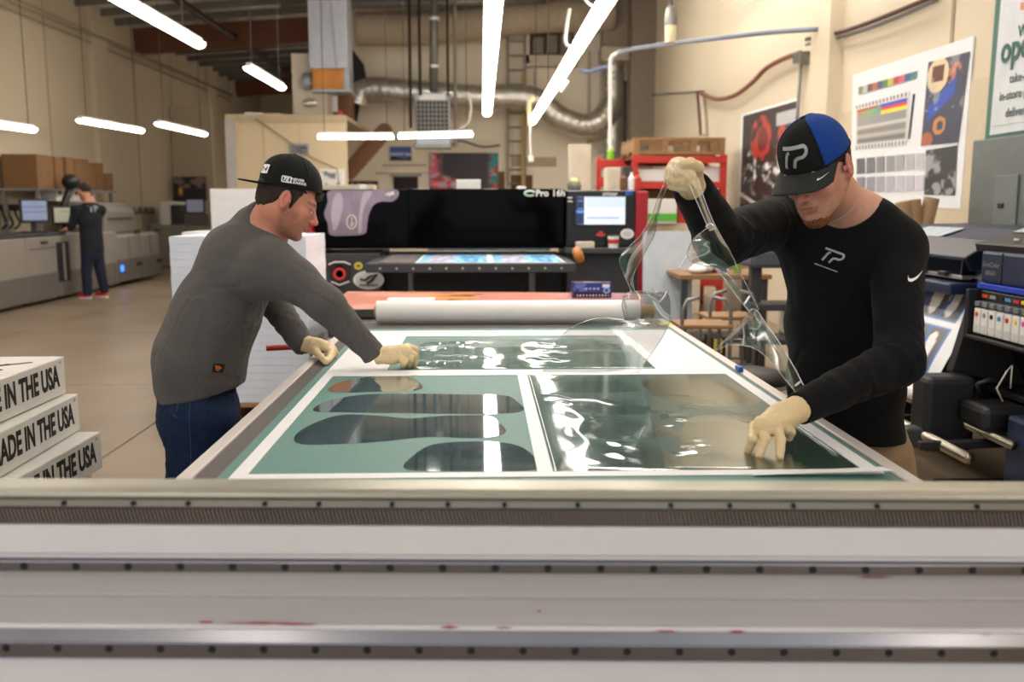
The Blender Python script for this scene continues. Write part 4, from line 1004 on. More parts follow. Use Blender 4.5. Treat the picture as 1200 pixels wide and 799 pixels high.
MB().grid(lambda u, v: fsx((u-.5)*.030, (v-.5)*.030), 5, 5).build('hem_label', m_ink, lm, world=True, solid=.003)
def fsx2(x, y): return fsx(x, y)+Vector((0, -.0025, 0))
strokes('hem_emblem', [([(-.009, .009), (-.004, .003), (0, .007), (.006, .002), (.009, -.002)], .0035), ([(-.006, .004), (-.003, -.007), (.004, -.009)], .0035), ([(0, .002), (.004, -.004)], .004)], fsx2, m_orange, lm)
# gloves
w = A(P(441, 416, 3.14)); p = A(P(460, 416, 3.13)); k0 = A(P(474, 412, 3.13))
F_ = []
for i, (a, b, c_) in enumerate([((477, 406, 3.155), (486, 409, 3.17), (488, 423, 3.18)), ((478, 411, 3.13), (485, 416, 3.14), (485, 428, 3.17)), ((475, 416, 3.11), (481, 420, 3.12), (479, 429, 3.15)), ((470, 419, 3.10), (474, 423, 3.10), (472, 429, 3.13))]):
    F_.append(([A(P(*a)), A(P(*b)), A(P(*c_))], [.0125, .0115, .010]))
F_.append(([p+V(0, .02, -.0), A(P(472, 420, 3.18)), A(P(483, 427, 3.20))], [.016, .013, .010]))
glove('glove', lm, w, None, [p, k0], [.031, .030, .026], F_, lat=(0, 1, 0), st=1.35, seed=14)
w = wrL+(elL-wrL)*.06; p = A(P(371, 406, 3.38)); k0 = A(P(380, 406, 3.36))
F_ = [([A(P(383, 404+i*1.5, 3.40-.024*i)), A(P(390-i*.6, 408+i*1.5, 3.39-.024*i)), tipz(394-i*3.2, 414+i*3.0, T+.012)], [.0125, .0115, .0105]) for i in range(4)]
F_.append(([p+V(0, -.02, -.005), A(P(372, 414, 3.32)), tipz(382, 424, T+.013)], [.017, .013, .0105]))
glove('glove', lm, w, None, [p, k0], [.032, .029, .023], F_, lat=(0, 1, 0), st=1.3, seed=15)
# ---------------- table with printed board behind the cutting table ----------------
def vx(p): return tuple(p)
pb = thing('board_table', 'low table with a salmon pink printed board behind the white roll', 'table', (.05, 6.3, 0))
ZP = .80
a, b, c_, d = PZ(373, 362, ZP), PZ(757, 362, ZP), PZ(751, 343, ZP), PZ(408, 341, ZP)
MB().prism([(p.x, p.y) for p in (a, b, c_, d)], (0, 0, ZP-.05), (1, 0, 0), (0, 1, 0), (0, 0, 1), .045).build('table_top', m_dgrey, pb, world=True)
def pink(u, v):
    n = fbm(u*1.5, v, 5, 4, 5); c = np.zeros(u.shape+(3,)); c[:] = (.93, .62, .53)
    c = mixc(c, (.97, .72, .63), sm(n, .45, .65)); k = np.exp(-((u-.42)/.12)**2)*sm(n, .35, .6)
    c = mixc(c, (.95, .70, .35), k); c = mixc(c, (.55, .22, .25), np.exp(-((u-.40)/.07)**2)*sm(fbm(u, v, 8, 4, 12), .5, .7)); return mixc(c, (.80, .60, .62), sm(u, .6, .9))
u, v = np.meshgrid(np.linspace(0, 1, 81), np.linspace(0, 1, 41)); A4 = [np.array(x) for x in (a, b, c_, d)]
co = (A4[0]*(1-u[..., None])+A4[1]*u[..., None])*(1-v[..., None])+(A4[3]*(1-u[..., None])+A4[2]*u[..., None])*v[..., None]; co[..., 2] = ZP-.0015
cc = pink(u, v); cc = np.where(cc > .04045, ((cc+.055)/1.055)**2.4, cc/12.92)
gridmesh('printed_board', co, cc, m_printg, pb, True)
for x in (-.9, 1.05):
    for y in (5.95, 6.55): box('leg', (x-.03, y-.03, .02), (x+.03, y+.03, ZP-.05), m_dgrey, pb, .004, world=True)
box('front_rail', (-.93, 5.93, ZP-.13), (1.1, 5.97, ZP-.05), m_black, pb, .003, world=True)
tag(box('white_strip', tuple(PZ(453, 353, ZP+.004)), tuple(PZ(510, 348.5, ZP+.012)), m_white), 'short white plastic strip lying on the pink printed board', 'strip')
# glove box
gb = thing('glove_box', 'blue and dark purple disposable glove box standing on the pink board', 'box', PZ(694, 349, ZP))
W_, H_, D_ = .27, .105, .14
box('carton', (-W_/2, 0, 0), (W_/2, D_, H_), mat('glove_carton_blue', '#2b3474', .45), gb, .002)
def gbx(u, v):
    c = np.zeros(u.shape+(3,)); c[:] = (.17, .22, .50); c = mixc(c, (.16, .08, .14), (v < .38)*1.); c = mixc(c, (.42, .48, .76), (v > .45)*(u < .35)*sm(fbm(u, v, 2, 3, 9), .4, .5)*.8)
    c = mixc(c, (.75, .80, .92), np.exp(-((v-.62)/.06)**2)*(np.sin(u*60) > -.2)*(u > .25)*(u < .7)); c = mixc(c, (.85, .85, .88), (np.abs(v-.16) < .05)*(np.sin(u*75) > .45)*(u > .06)*(u < .95)); c = mixc(c, (.85, .86, .9), (u > .77)*(u < .96)*(v > .72)*(v < .92)*1.)
    r = np.hypot((u-.88)*2.4, v-.5); return mixc(c, (.55, .72, .9), (r < .2)*1.-(r < .12)*1.)
paint('carton_front_print', (-W_/2+.002, -.001, .002), (W_-.004, 0, 0), (0, 0, H_-.004), 80, 36, gbx, m_printg, gb)
paint('carton_top_print', (-W_/2+.002, .002, H_+.001), (W_-.004, 0, 0), (0, D_-.004, 0), 60, 20, lambda u, v: mixc(mixc(np.zeros(u.shape+(3,))+(.24, .26, .42), (.75, .72, .62), (np.hypot((u-.5)*1.1, v-.5) < .3)*1.), (.2, .12, .14), (fbm(u, v, 6, 3, 10) > .55)*.8), m_printg, gb)

# ---------------- large black flatbed printer ----------------
YP = 9.0
pr = thing('flatbed_printer', 'wide black flatbed printer with red side frames behind the cutting table', 'printer', (-.05, YP, 0))
def pbx(name, x0, y0, x1, y1, Yf, dep, m, bevel=.01, par=None, **k):
    p, q = P(x0, y0, Yf), P(x1, y1, Yf); return box(name, (p.x, Yf, q.z), (q.x, Yf+dep, p.z), m, par or pr, bevel, world=True, **k)
pbx('hood', 368, 222, 663, 291, YP, .9, m_blackg, .02)
pbx('hood_window', 478, 221, 660, 288, YP-.03, .03, m_blackg, .008)
pbx('control_cabinet', 664, 223, 747, 290, YP-.05, .9, mat('satin_black', '#0d0d0f', .3, var=0), .015)
rf = pbx('red_frame', 357, 222, 368.5, 352, YP-.1, 1.1, m_red, .015); pbx('red_frame', 746, 224, 757.5, 352, YP-.1, 1.1, m_red, .015)
pbx('frame_foot', 357, 352, 372, 398, YP-.1, 1.1, m_dgrey, .01); pbx('frame_foot', 744, 352, 757.5, 398, YP-.1, 1.1, m_dgrey, .01)
pbx('side_cabinet', 368.5, 297, 447, 396, YP-.08, 1.0, m_dgrey, .01)
pbx('side_cabinet', 664, 296, 746, 396, YP-.12, 1.0, m_dgrey, .01)
pbx('control_shelf', 664, 291, 746, 297, YP-.3, .5, m_dgrey, .006)
pbx('inner_recess', 447, 300, 664, 396, YP+.2, .6, m_black, 0)
for x in (478, 620): 
    pbx('support_leg', x, 306, x+7, 396, YP-.9, .08, mat('dull_chrome', '#77736e', .35, metal=.8), .004)
zb = .97; bl, br_ = PZ(428, 309, zb), PZ(676, 309, zb)
bd = MB().box((bl.x, bl.y, zb-.075), (br_.x, YP+.75, zb)).build('print_bed', m_dgrey, pr, bevel=.006, world=True)
for x in np.linspace(bl.x+.12, br_.x-.12, 12):
    MB().cyl((x, bl.y-.006, zb-.04), (x, bl.y, zb-.04), .010, 8).build('bed_bolt', m_alu, bd, world=True)
tr = MB().box((bl.x+.1, bl.y+.02, zb), (PZ(490, 309, zb).x-.03, YP+.5, zb+.008)).build('bed_plate', m_belt, pr, bevel=.002, world=True)
def blue_sheet(u, v):
    c = np.zeros(u.shape+(3,)); c[:] = (.93, .95, .96); half = np.where(u < .5, u/.49, (u-.51)/.49); inside = (half > .03)*(half < .97)*(v > .04)*(v < .96)*(np.abs(u-.5) > .012)
    base = np.zeros_like(c); base[:] = (.13, .60, .84); n = fbm(half, v, 4, 4, 16)
    row = (np.sin(v*26) > .1); base = mixc(base, (.62, .82, .93), ((n > .52)*1.)); base = mixc(base, (.93, .72, .68), ((half > .16)*(half < .5)*row*(n > .38)*1.)); base = mixc(base, (.10, .42, .68), ((n < .38)*1.)); base = mixc(base, (.95, .96, .97), (np.abs(np.sin(v*13)) < .10)*.9)
    return c*(1-inside[..., None])+base*inside[..., None]
s0, s1 = PZ(486, 308, zb+.004), PZ(664, 308, zb+.004)
o = paint('printed_sheet', (s0.x, s0.y+.03, zb+.004), (s1.x-s0.x, 0, 0), (0, 1.62, 0), 120, 70, blue_sheet, m_print, None); tag(o, 'blue and white printed sheet lying on the black printer bed', 'print')
gr_ = MB().beam(P(502, 289, YP+.2)+Vector((0, 0, -.01)), P(645, 289, YP+.2)+Vector((0, 0, -.01)), .08, .055).build('print_carriage_rail', m_whitemetal, pr, bevel=.01, world=True)
# mauve graphic on the hood: smooth blobs on the glossy front
m_mauve = mat('mauve_vinyl', '#8d7a8c', .12, var=.2, scale=5, coat=.5)
def hoodpoly(px, name, m, off=.006, label=None, Yf=YP):
    pts = smooth_closed([(P(x, y, Yf-off).x, P(x, y, Yf-off).z) for x, y in px], 5)
    o = MB().prism([(p.x, p.y) for p in pts], (0, Yf-off, 0), (1, 0, 0), (0, 0, 1), (0, 1, 0), .003).build(name, m, pr, world=True)
    if label: o['label'] = label
    return o
hoodpoly([(385, 224), (408, 223), (430, 223), (463, 222), (467, 229), (460, 236), (448, 236), (438, 240), (432, 252), (430, 263), (427, 274), (405, 276), (387, 275), (384, 262), (380, 250), (384, 237)], 'hood_graphic', m_mauve, .008, 'mauve pink graphic on the left of the hood')
hoodpoly([(392, 230), (399, 226), (402, 240), (397, 262), (391, 270), (388, 250)], 'hood_graphic', mat('pale_mauve_vinyl', '#b5a6b3', .12, coat=.5), .010, 'pale highlight band of the hood graphic')
hoodpoly([(426, 226), (436, 226), (428, 240), (424, 256), (424, 270), (420, 272), (421, 250)], 'hood_graphic', mat('pale_mauve_vinyl', '#b5a6b3', .12, coat=.5), .010, 'pale right edge band of the hood graphic')
MB().tube([P(412+5.5*math.cos(t), 260+8*math.sin(t), YP-.016) for t in np.linspace(0, 2*PI, 25)], .006, 5).build('hood_emblem', m_white, pr, world=True)
MB().tube([P(412+2.2*math.cos(t)*math.cos(t*.5), 260+5*math.sin(t), YP-.016) for t in np.linspace(0, 5, 20)], .005, 5).build('hood_emblem', m_white, pr, world=True)
MB().tube([P(x, y, YP-.016) for x, y in ((452, 229), (456, 226), (455, 230), (461, 225), (458, 229), (462, 227))], .010, 5).build('hood_swirl', m_white, pr, world=True)
pt = P(644, 226.5, YP-.045); text('model_lettering', 'Pro', .085, m_white, pt+Vector((-.07, 0, 0)), (1, 0, 0), (0, 0, 1), pr, bold=.002, world=True); text('model_number', '16h', .085, m_white, pt+Vector((.085, 0, 0)), (1, 0, 0), (0, 0, 1), pr, bold=.002, world=True)
pt = P(621, 226.5, YP-.045); MB().tube([pt+Vector((.05*math.cos(t), 0, .022*math.sin(t))) for t in np.linspace(.3, 5.6, 16)], .009, 5).build('ring_mark', mat('pale_green_print', '#c9dcc4', .5), pr, world=True)
text('cabinet_lettering', 'printer', .05, m_white, P(715, 227, YP-.058), (1, 0, 0), (0, 0, 1), pr, bold=.001, world=True)
text('cabinet_mark', 'EFI', .055, mat('blue_print', '#2f6fc2', .5), P(737, 226.5, YP-.058), (1, 0, 0), (0, 0, 1), pr, bold=.002, world=True)
for z_ in (231.5, 236): MB().beam(P(665, z_, YP-.06), P(671, z_, YP-.06), .004, .01).build('cabinet_mark', m_white, pr, world=True)
MB().beam(P(668, 231.5, YP-.06), P(668, 236, YP-.06), .01, .004).build('cabinet_mark', m_white, pr, world=True)
scr = pbx('screen_bezel', 673, 229, 734.5, 264.5, YP-.075, .03, m_black, .004)
def scrf(u, v):
    c = np.zeros(u.shape+(3,)); c[:] = (.88, .92, .97); c = mixc(c, (.74, .82, .92), ((v > .62)*(u > .2))*.6); c = mixc(c, (.55, .68, .88), (np.abs(v-.24) < .015)*(u > .22)*(u < .88)*1.)
    c = mixc(c, (.13, .20, .36), (u < .165)*1.); c = mixc(c, (.25, .55, .9), (u < .165)*(np.abs(v-.47) < .04)*1.); c = mixc(c, (.75, .8, .88), (u < .14)*(u > .03)*(np.abs(np.sin(v*22)) < .15)*.7)
    return mixc(c, (.80, .85, .92), (u > .2)*(np.abs(np.sin(u*40)) < .12)*(v > .3)*(v < .8)*.6)
a0, a1 = P(675, 263, YP-.079), P(733, 230.5, YP-.079)
o = paint('screen', a0, (a1.x-a0.x, 0, 0), (0, 0, a1.z-a0.z), 70, 40, scrf, m_screen, pr, world=True)
def sticker(px, py, wx_, wz_, m, Yf=YP-.085, name='sticker', n=20, label=None, off=0):
    c0 = P(px, py, Yf); k_ = 1100/Yf
    o = MB().prism([(wx_/2/k_*math.cos(2*PI*i/n), wz_/2/k_*math.sin(2*PI*i/n)) for i in range(n)], (c0.x, Yf-off, c0.z), (1, 0, 0), (0, 0, 1), (0, 1, 0), .002).build(name, m, pr, world=True)
    if label: o['label'] = label
    return o
sticker(432, 328, 36, 22, m_white, label='white oval sticker')
sticker(432, 328, 32, 18.5, mat('sticker_grey_white', '#c9cbcc', .5), off=.003)
MB().tube([P(x, y, YP-.094) for x, y in ((422, 327), (428, 328), (433, 324), (442, 321), (435, 329), (430, 332))], .012, 5).build('sticker_mark', m_ink, pr, world=True)
MB().tube([P(x, y, YP-.094) for x, y in ((421, 334), (443, 334))], .006, 5).build('sticker_mark', m_ink, pr, world=True)
sticker(398, 322, 20, 20, mat('sticker_red', '#a8262a', .5), label='red round crest sticker'); sticker(398, 318, 14, 14, m_ink, off=.003)
MB().tube([P(398+6*math.cos(t), 321+6*math.sin(t), YP-.095) for t in np.linspace(0, 2*PI, 20)], .014, 5).build('sticker_ring', mat('sticker_red_bright', '#d0423a', .5), pr, world=True)
pp = [P(x, y, YP-.09) for x, y in ((383, 307), (398, 303.5), (412, 307), (411, 325), (398, 338), (386, 326))]
MB().prism([(p.x, p.z) for p in pp], (0, YP-.088, 0), (1, 0, 0), (0, 0, 1), (0, 1, 0), .004).build('crest_sticker', mat('sticker_dark', '#2a1716', .5), pr, world=True)
MB().tube([P(x, y, YP-.095) for x, y in ((385, 310), (392, 307), (404, 307), (411, 310))], .008, 5).build('sticker_banner', m_white, pr, world=True)
MB().tube([P(x, y, YP-.095) for x, y in ((388, 330), (398, 334), (409, 330))], .010, 5).build('sticker_banner', mat('sticker_grey_white', '#c9cbcc', .5), pr, world=True)
sticker(420, 311.5, 10, 9, mat('sticker_yellow', '#d9c84a', .5), label='small round yellow sticker'); sticker(420, 311.5, 5, 2.5, m_ink, off=.003)
sticker(375, 332.5, 11, 8.5, mat('sticker_pink', '#d5b7b2', .5), label='small pale pink sticker'); sticker(375, 303, 7, 4, m_white); sticker(375.5, 311, 5, 8, mat('sticker_bluegrey', '#9db0a9', .5))
sticker(362, 303, 6, 10, m_white, Yf=YP-.105); sticker(362, 310, 6, 6, mat('sticker_bluegrey', '#9db0a9', .5), Yf=YP-.105)
sticker(735, 274, 16, 12, m_white, Yf=YP-.055, label='white oval sticker under the screen'); sticker(735, 274, 11, 7, mat('sticker_grey_white', '#b9bbbc', .5), Yf=YP-.055, off=.003)
sticker(704, 275, 11, 4, mat('sticker_red_bright', '#d0423a', .5), Yf=YP-.055, label='small red sticker under the screen'); sticker(704, 272.5, 5, 3.5, mat('sticker_red_bright', '#d0423a', .5), Yf=YP-.055)
# small things on the printer shelf and top
def smallbox(name, px, py, w_, h_, Yf, dep, m, label, cat, bevel=.006, zbase=None):
    p = P(px, py, Yf); z = p.z if zbase is None else zbase; o = MB().box((-w_/2, 0, 0), (w_/2, dep, h_)).build(name, m, bevel=bevel); o.location = (p.x, Yf, z); return tag(o, label, cat)
zs = P(700, 291, YP-.3).z
smallbox('cream_case', 686, 290, .17, .06, YP-.28, .12, m_cream, 'flat cream case on the printer control shelf', 'case', zbase=zs)
t = thing('drink_cup', 'white and red paper cup on the printer control shelf', 'cup', (P(720, 290, YP-.28).x, YP-.2, zs)); MB().lathe([(.045, 0), (.055, .11), (.053, .112)], n=16).build('cup', m_white, t, smooth=False); MB().lathe([(.0505, .04), (.0535, .08)], n=16).build('print_band', m_redrack, t)
MB().lathe([(.056, .112), (.056, .12), (.03, .124)], n=16).build('lid', m_black, t)
o = MB().lathe([(.055, 0), (.07, .02), (.07, .06), (.05, .075)], n=16, M=Matrix.Rotation(1.2, 3, 'Y')).build('tape_roll', mat('orange_tape', '#b9722a', .4)); p = P(677, 299, 7.9); o.location = (p.x-.03, 7.9, zb+.045); tag(o, 'orange tape roll standing at the right end of the printer bed', 'tape')
smallbox('small_lamp', 425, 226, .06, .05, YP+.1, .06, m_white, 'small white clip on top of the printer hood', 'clip', zbase=P(425, 222, YP).z)
zt = P(600, 222, YP).z
hb = thing('hard_hat', 'grey hard hat with a yellow patch on top of the black printer', 'hat', (P(674, 222, YP+.2).x, YP+.3, zt)); MB().ball((0, 0, .04), (.07, .09, .08), 16, 10).build('shell', mat('hat_grey', '#7d7f74', .5), hb, smooth=True); MB().ball((0, -.05, .08), (.04, .04, .03), 10, 6).build('patch', mat('hat_yellow', '#d8cf7c', .5), hb, smooth=True)
smallbox('paper_pile', 549, 222, .24, .10, YP+.3, .25, m_whitemetal, 'small pile of white paper on top of the black printer', 'paper', zbase=zt)
smallbox('white_carton', 611, 222, .09, .035, YP+.2, .1, m_white, 'tiny white carton on top of the printer near the wooden door', 'box', zbase=zt)
smallbox('white_tray', 405, 222, .55, .05, YP+.35, .3, m_cream, 'long cream tray on top of the printer hood at its left end', 'tray', zbase=zt)

# ---------------- wide roll printer at right ----------------
XF = 2.55; Y0, Y1 = 4.05, 6.35
rp = thing('roll_printer', 'dark blue wide format roll printer beside the right wall', 'printer', (2.9, 5.1, 0))
def rb(name, a, b, m, bevel=.01, par=None, **k): return box(name, a, b, m, par or rp, bevel, world=True, **k)
def prismY(name, prof, y0, y1, m, bevel=.01, par=None):
    k = len(prof); vs = [(x, y0, z) for x, z in prof]+[(x, y1, z) for x, z in prof]
    return MB().add(vs, [tuple(range(k))[::-1], tuple(range(k, 2*k))]+[(i, (i+1) % k, (i+1) % k+k, i+k) for i in range(k)]).build(name, m, par or rp, bevel=bevel, world=True)
prismY('top_cover', [(2.62, 1.235), (2.86, 1.315), (3.32, 1.325), (3.34, 1.1), (2.62, 1.1)], 4.78, Y1, m_navy, .012)
prismY('front_cover', [(2.50, 1.175), (2.64, 1.265), (2.72, 1.265), (2.72, 1.1), (2.54, 1.10)], 4.80, Y1, m_navyd, .01)
prismY('cover_window', [(2.495, 1.085), (2.50, 1.165), (2.54, 1.165), (2.54, 1.085)], 4.82, Y1-.02, mat('smoky_window', '#10131b', .08, coat=.5), .003)
rb('printhead_rail', (2.50, 4.82, 1.06), (2.56, Y1, 1.082), m_alu, .004)
for i in range(5): rb('pinch_roller', (2.475, 4.95+i*.25, 1.07), (2.50, 5.03+i*.25, 1.095), m_black, .005)
rb('platen', (2.42, 4.78, .985), (2.62, Y1, 1.045), m_navy, .01)
rb('blue_strip', (2.49, 3.7, 1.035), (2.56, 4.64, 1.063), m_blue, .003)
rb('end_housing', (2.50, 3.6, 1.065), (3.34, 4.64, 1.225), m_navy, .018)
rb('housing_seam', (2.497, 4.44, 1.07), (2.503, 4.446, 1.215), m_black, 0)
rb('lower_body', (2.64, 3.6, .78), (3.34, Y1, 1.06), m_navyd, .015)
text('printer_lettering', 'SureColor', .036, m_alu, (2.4985, 4.54, 1.155), (0, -1, 0), (0, 0, 1), rp, world=True)
text('printer_lettering', 'S80600', .032, m_alu, (2.4985, 4.54, 1.115), (0, -1, 0), (0, 0, 1), rp, world=True)
# tilted control panel on top
MB().obox((2.68, 4.42, 1.285), Vector((.17, 0, .05)), (0, .30, 0), Vector((-.006, 0, .02))).build('control_panel', m_black, rp, bevel=.006, world=True)
for i in range(9):
    px_, py_ = 2.56+.06*(i % 3), 4.24+.10*(i//3); MB().cyl((px_, py_, 1.265+.29*(px_-2.51)), (px_, py_, 1.275+.29*(px_-2.51)), .012, 10).build('panel_button', m_white, rp, world=True)
MB().obox((2.74, 4.62, 1.332), Vector((.06, 0, .018)), (0, .06, 0), Vector((0, 0, .002))).build('panel_display', mat('pale_display', '#b9c0c4', .2), rp, world=True)
paint('cover_label', (2.67, 5.45, 1.262), (.16, 0, .052), (0, .45, 0), 20, 20, lambda u, v: mixc(np.zeros(u.shape+(3,))+(.70, .74, .78), (.5, .55, .62), (np.abs(np.sin(v*25)) < .15)*(u > .2)*.6), m_print, rp, world=True)
# ink bay, facing the operator
rb('ink_bay', (2.50, 3.75, .79), (2.64, 4.64, 1.03), m_black, .01)
rb('bay_floor', (2.44, 3.75, .785), (2.52, 4.64, .805), m_black, .006)
rb('bay_frame', (2.44, 4.62, .785), (2.52, 4.65, 1.03), m_black, .004)
cols = ['#cf4a1e', '#8d8f90', '#141414', '#3d88b8', '#c22d33', '#e0c52c', '#c94ba0', '#6f7173']
for i in range(8):
    y = 4.60-i*.068
    c = rb('ink_cartridge', (2.462, y-.060, .815), (2.50, y, .94), m_whitemetal, .006)
    MB().cyl((2.458, y-.03, .91), (2.462, y-.03, .91), .012, 10).build('colour_mark', mat('ink_'+cols[i], cols[i], .5), c, world=True)
    rb('cartridge_lever', (2.455, y-.055, .95), (2.50, y-.012, .975), mat('lever_grey', '#6b6f75', .4), .004, c)
    rb('cartridge_label', (2.460, y-.05, .825), (2.463, y-.012, .86), mat('label_grey', '#c4c4c6', .6), 0, c)
    rb('colour_tab', (2.494, y-.06, .992), (2.4995, y-.01, 1.008), mat('ink_'+cols[i], cols[i], .5), 0)
# stand
for y in (4.35, 6.2):
    rb('stand_leg', (2.85, y-.05, .1), (2.97, y+.05, .78), m_black, .01); rb('stand_foot', (2.2, y-.05, .03), (3.3, y+.05, .12), m_black, .01)
    MB().cyl((2.28, y-.03, .05), (2.28, y+.03, .05), .05, 14).build('castor', m_dgrey, rp, world=True); MB().cyl((3.2, y-.03, .05), (3.2, y+.03, .05), .05, 14).build('castor', m_dgrey, rp, world=True)
rb('cross_beam', (2.86, 4.35, .3), (2.94, 6.2, .38), m_black, .008)
prismY('media_guide', [(2.50, 1.0), (2.56, 1.0), (2.80, .52), (2.40, .60)], 4.66, 4.72, m_black, .004)
rb('shade_panel', (3.05, 3.7, .08), (3.10, Y1, .80), m_black, .004)  # added black sheet standing in for the darkness under the printer
rb('lower_shelf', (2.60, 3.7, .50), (3.05, 6.2, .53), m_black, .004)
rb('waste_tank', (2.45, 4.0, .12), (2.60, 4.22, .48), m_navy, .02)
# take up unit: two bars, end block, motor
for (x, z, r) in ((2.22, .30, .028), (2.42, .36, .022)):
    MB().cyl((x, 4.1, z), (x, 6.3, z), r, 14).build('take_up_bar', mat('polished_bar', '#a9a296', .25, metal=1, var=.05), rp, smooth=True, world=True)
rb('take_up_block', (2.20, 4.50, .22), (2.46, 4.68, .60), m_black, .03); rb('take_up_motor', (2.36, 4.25, .38), (2.60, 4.50, .50), m_black, .03); rb('take_up_foot', (2.12, 4.52, .24), (2.28, 4.62, .34), m_dgrey, .012)
for y in (4.34, 4.9, 6.2): MB().beam((2.1, y, .30), (2.9, y, .32), .04, .04).build('bar_bracket', m_black, rp, bevel=.005, world=True)
MB().tube([P(1152, 470, 4.5), P(1145, 450, 4.5), P(1160, 445, 4.5), P(1188, 455, 4.5)], .016, 8).build('support_arm', m_black, rp, smooth=True, world=True)
MB().tube([P(1098, 447, 4.7), P(1140, 455, 4.7), P(1165, 470, 4.7)], .022, 8).build('support_arm', m_black, rp, smooth=True, world=True)
MB().tube([P(1175, 470, 4.3), P(1168, 455, 4.3), P(1180, 435, 4.3), P(1186, 428, 4.3), P(1184, 455, 4.3)], .004, 6).build('cable', m_wcable, rp, smooth=True, world=True)
MB().cyl((2.36, 4.68, .44), (2.36, 6.2, .44), .05, 20).build('take_up_roll', m_white, rp, smooth=False, world=True)
# printed media leaving the printer and curling down to the take up roll
mp_ = [(2.60, 1.062)]+[(P(x, y, 4.76).x, P(x, y, 4.76).z) for x, y in ((1163, 326), (1159, 336), (1147, 362), (1121, 404), (1102, 438), (1099, 455), (1104, 472), (1115, 489))]+[(2.38, .38), (2.45, .40)]
ml = smooth_closed(mp_+[(2.5, .7)], 8); ml = ml[:len(mp_)*8-8]
sl_ = np.array([0]+list(np.cumsum([(ml[i+1]-ml[i]).length for i in range(len(ml)-1)]))); sT = sl_[-1]
nv = 90; nu = 110; vv = np.linspace(0, 1, nv+1); px_ = np.interp(vv*sT, sl_, [q.x for q in ml]); pz_ = np.interp(vv*sT, sl_, [q.y for q in ml])
uu = np.linspace(4.76, 6.25, nu+1); co = np.zeros((nv+1, nu+1, 3)); co[..., 0] = px_[:, None]; co[..., 1] = uu[None]; co[..., 2] = pz_[:, None]
def media(U, Vv):   # metres along y from the near edge and along the sheet
    c = np.zeros(U.shape+(3,)); c[:] = (.90, .91, .92)
    grey = np.array([.36, .33, .33]); blue = np.array([.16, .42, .70]); m_ = (U > .13)*1.
    c = mixc(c, blue, m_); per = .42; row = .36
    a = np.mod(U-.145, per); b = np.mod(Vv-.02, row); g = (a > .012)*(a < per-.012)*(b > .014)*(b < row-.045)*m_
    c = mixc(c, grey, g*1.)
    c = mixc(c, (.90, .91, .92), (b > row-.032)*(b < row-.004)*m_*1.)
    for ca in (.115, .305):
        x = (a-ca)/.062; y = (b-.165)/.135; xx = x+.35*y*y-.2; c = mixc(c, (.92, .92, .91), ((xx*xx+y*y) < 1)*g*1.)
        c = mixc(c, blue, (np.abs(a-.212+.05*np.sin(b*9)) < .016)*g)
    return c
U_, V_ = np.meshgrid(uu-4.76, vv*sT); cc = media(U_, V_); cc = np.where(cc > .04045, ((cc+.055)/1.055)**2.4, cc/12.92)
o = gridmesh('printed_media', co, cc, mat('printed_media_satin', '#ffffff', .35, var=.02, attr=True), smooth=True); tag(o, 'blue grey and white printed banner hanging out of the blue printer', 'print')

# ---------------- white paper stack on pallet, left ----------------
def sheet_stack(x0, y0, x1, y1, z0, z1, n, label, group=None, m=m_paper, m2=None):
    t = thing('paper_stack', label, 'paper stack', ((x0+x1)/2, (y0+y1)/2, z0), 0, group); k = (z1-z0)/n
    for i in range(n):
        j = .0015*math.sin(i*2.3); h = k-.0012
        box('ream', (x0-(x0+x1)/2+j, y0-(y0+y1)/2, i*k), (x1-(x0+x1)/2+j, y1-(y0+y1)/2, i*k+h), m, t, .0)
    return t
q0, q1 = P(198, 277, 6.2), P(358, 271, 6.2)
sheet_stack(q0.x, 6.2, q1.x-.0, 6.95, .14, q0.z, 22, 'tall stack of large white sheets behind the person in grey', m=mat('bluish_white_sheets', '#d3dbe8', .7, var=.03))
pl = thing('pallet', 'wooden pallet under the tall stack of large white sheets', 'pallet', (-1.66, 6.58, 0))
for i in range(5): box('deck_board', (-.5, -.42+i*.19, .115), (.5, -.30+i*.19, .137), m_wood, pl, .002)
for x in (-.46, 0, .46): box('runner', (x-.04, -.42, .0), (x+.04, .46, .115), m_wood, pl, .002)
for (xa, xb, ya, Yk, lab) in ((213, 255, 272, 10.5, 'low grey-white paper stack behind the tall sheet stack'), (246, 300, 221, 12.0, 'middle white paper stack in front of the office wall'), (276, 312, 223, 12.8, 'right-hand white paper stack beside the backwards cap')):
    q0, q1 = P(xa, ya, Yk), P(xb, ya, Yk); sheet_stack(q0.x, Yk, q1.x, Yk+.7, 0.0, q0.z, 14, lab, m=m_paper)

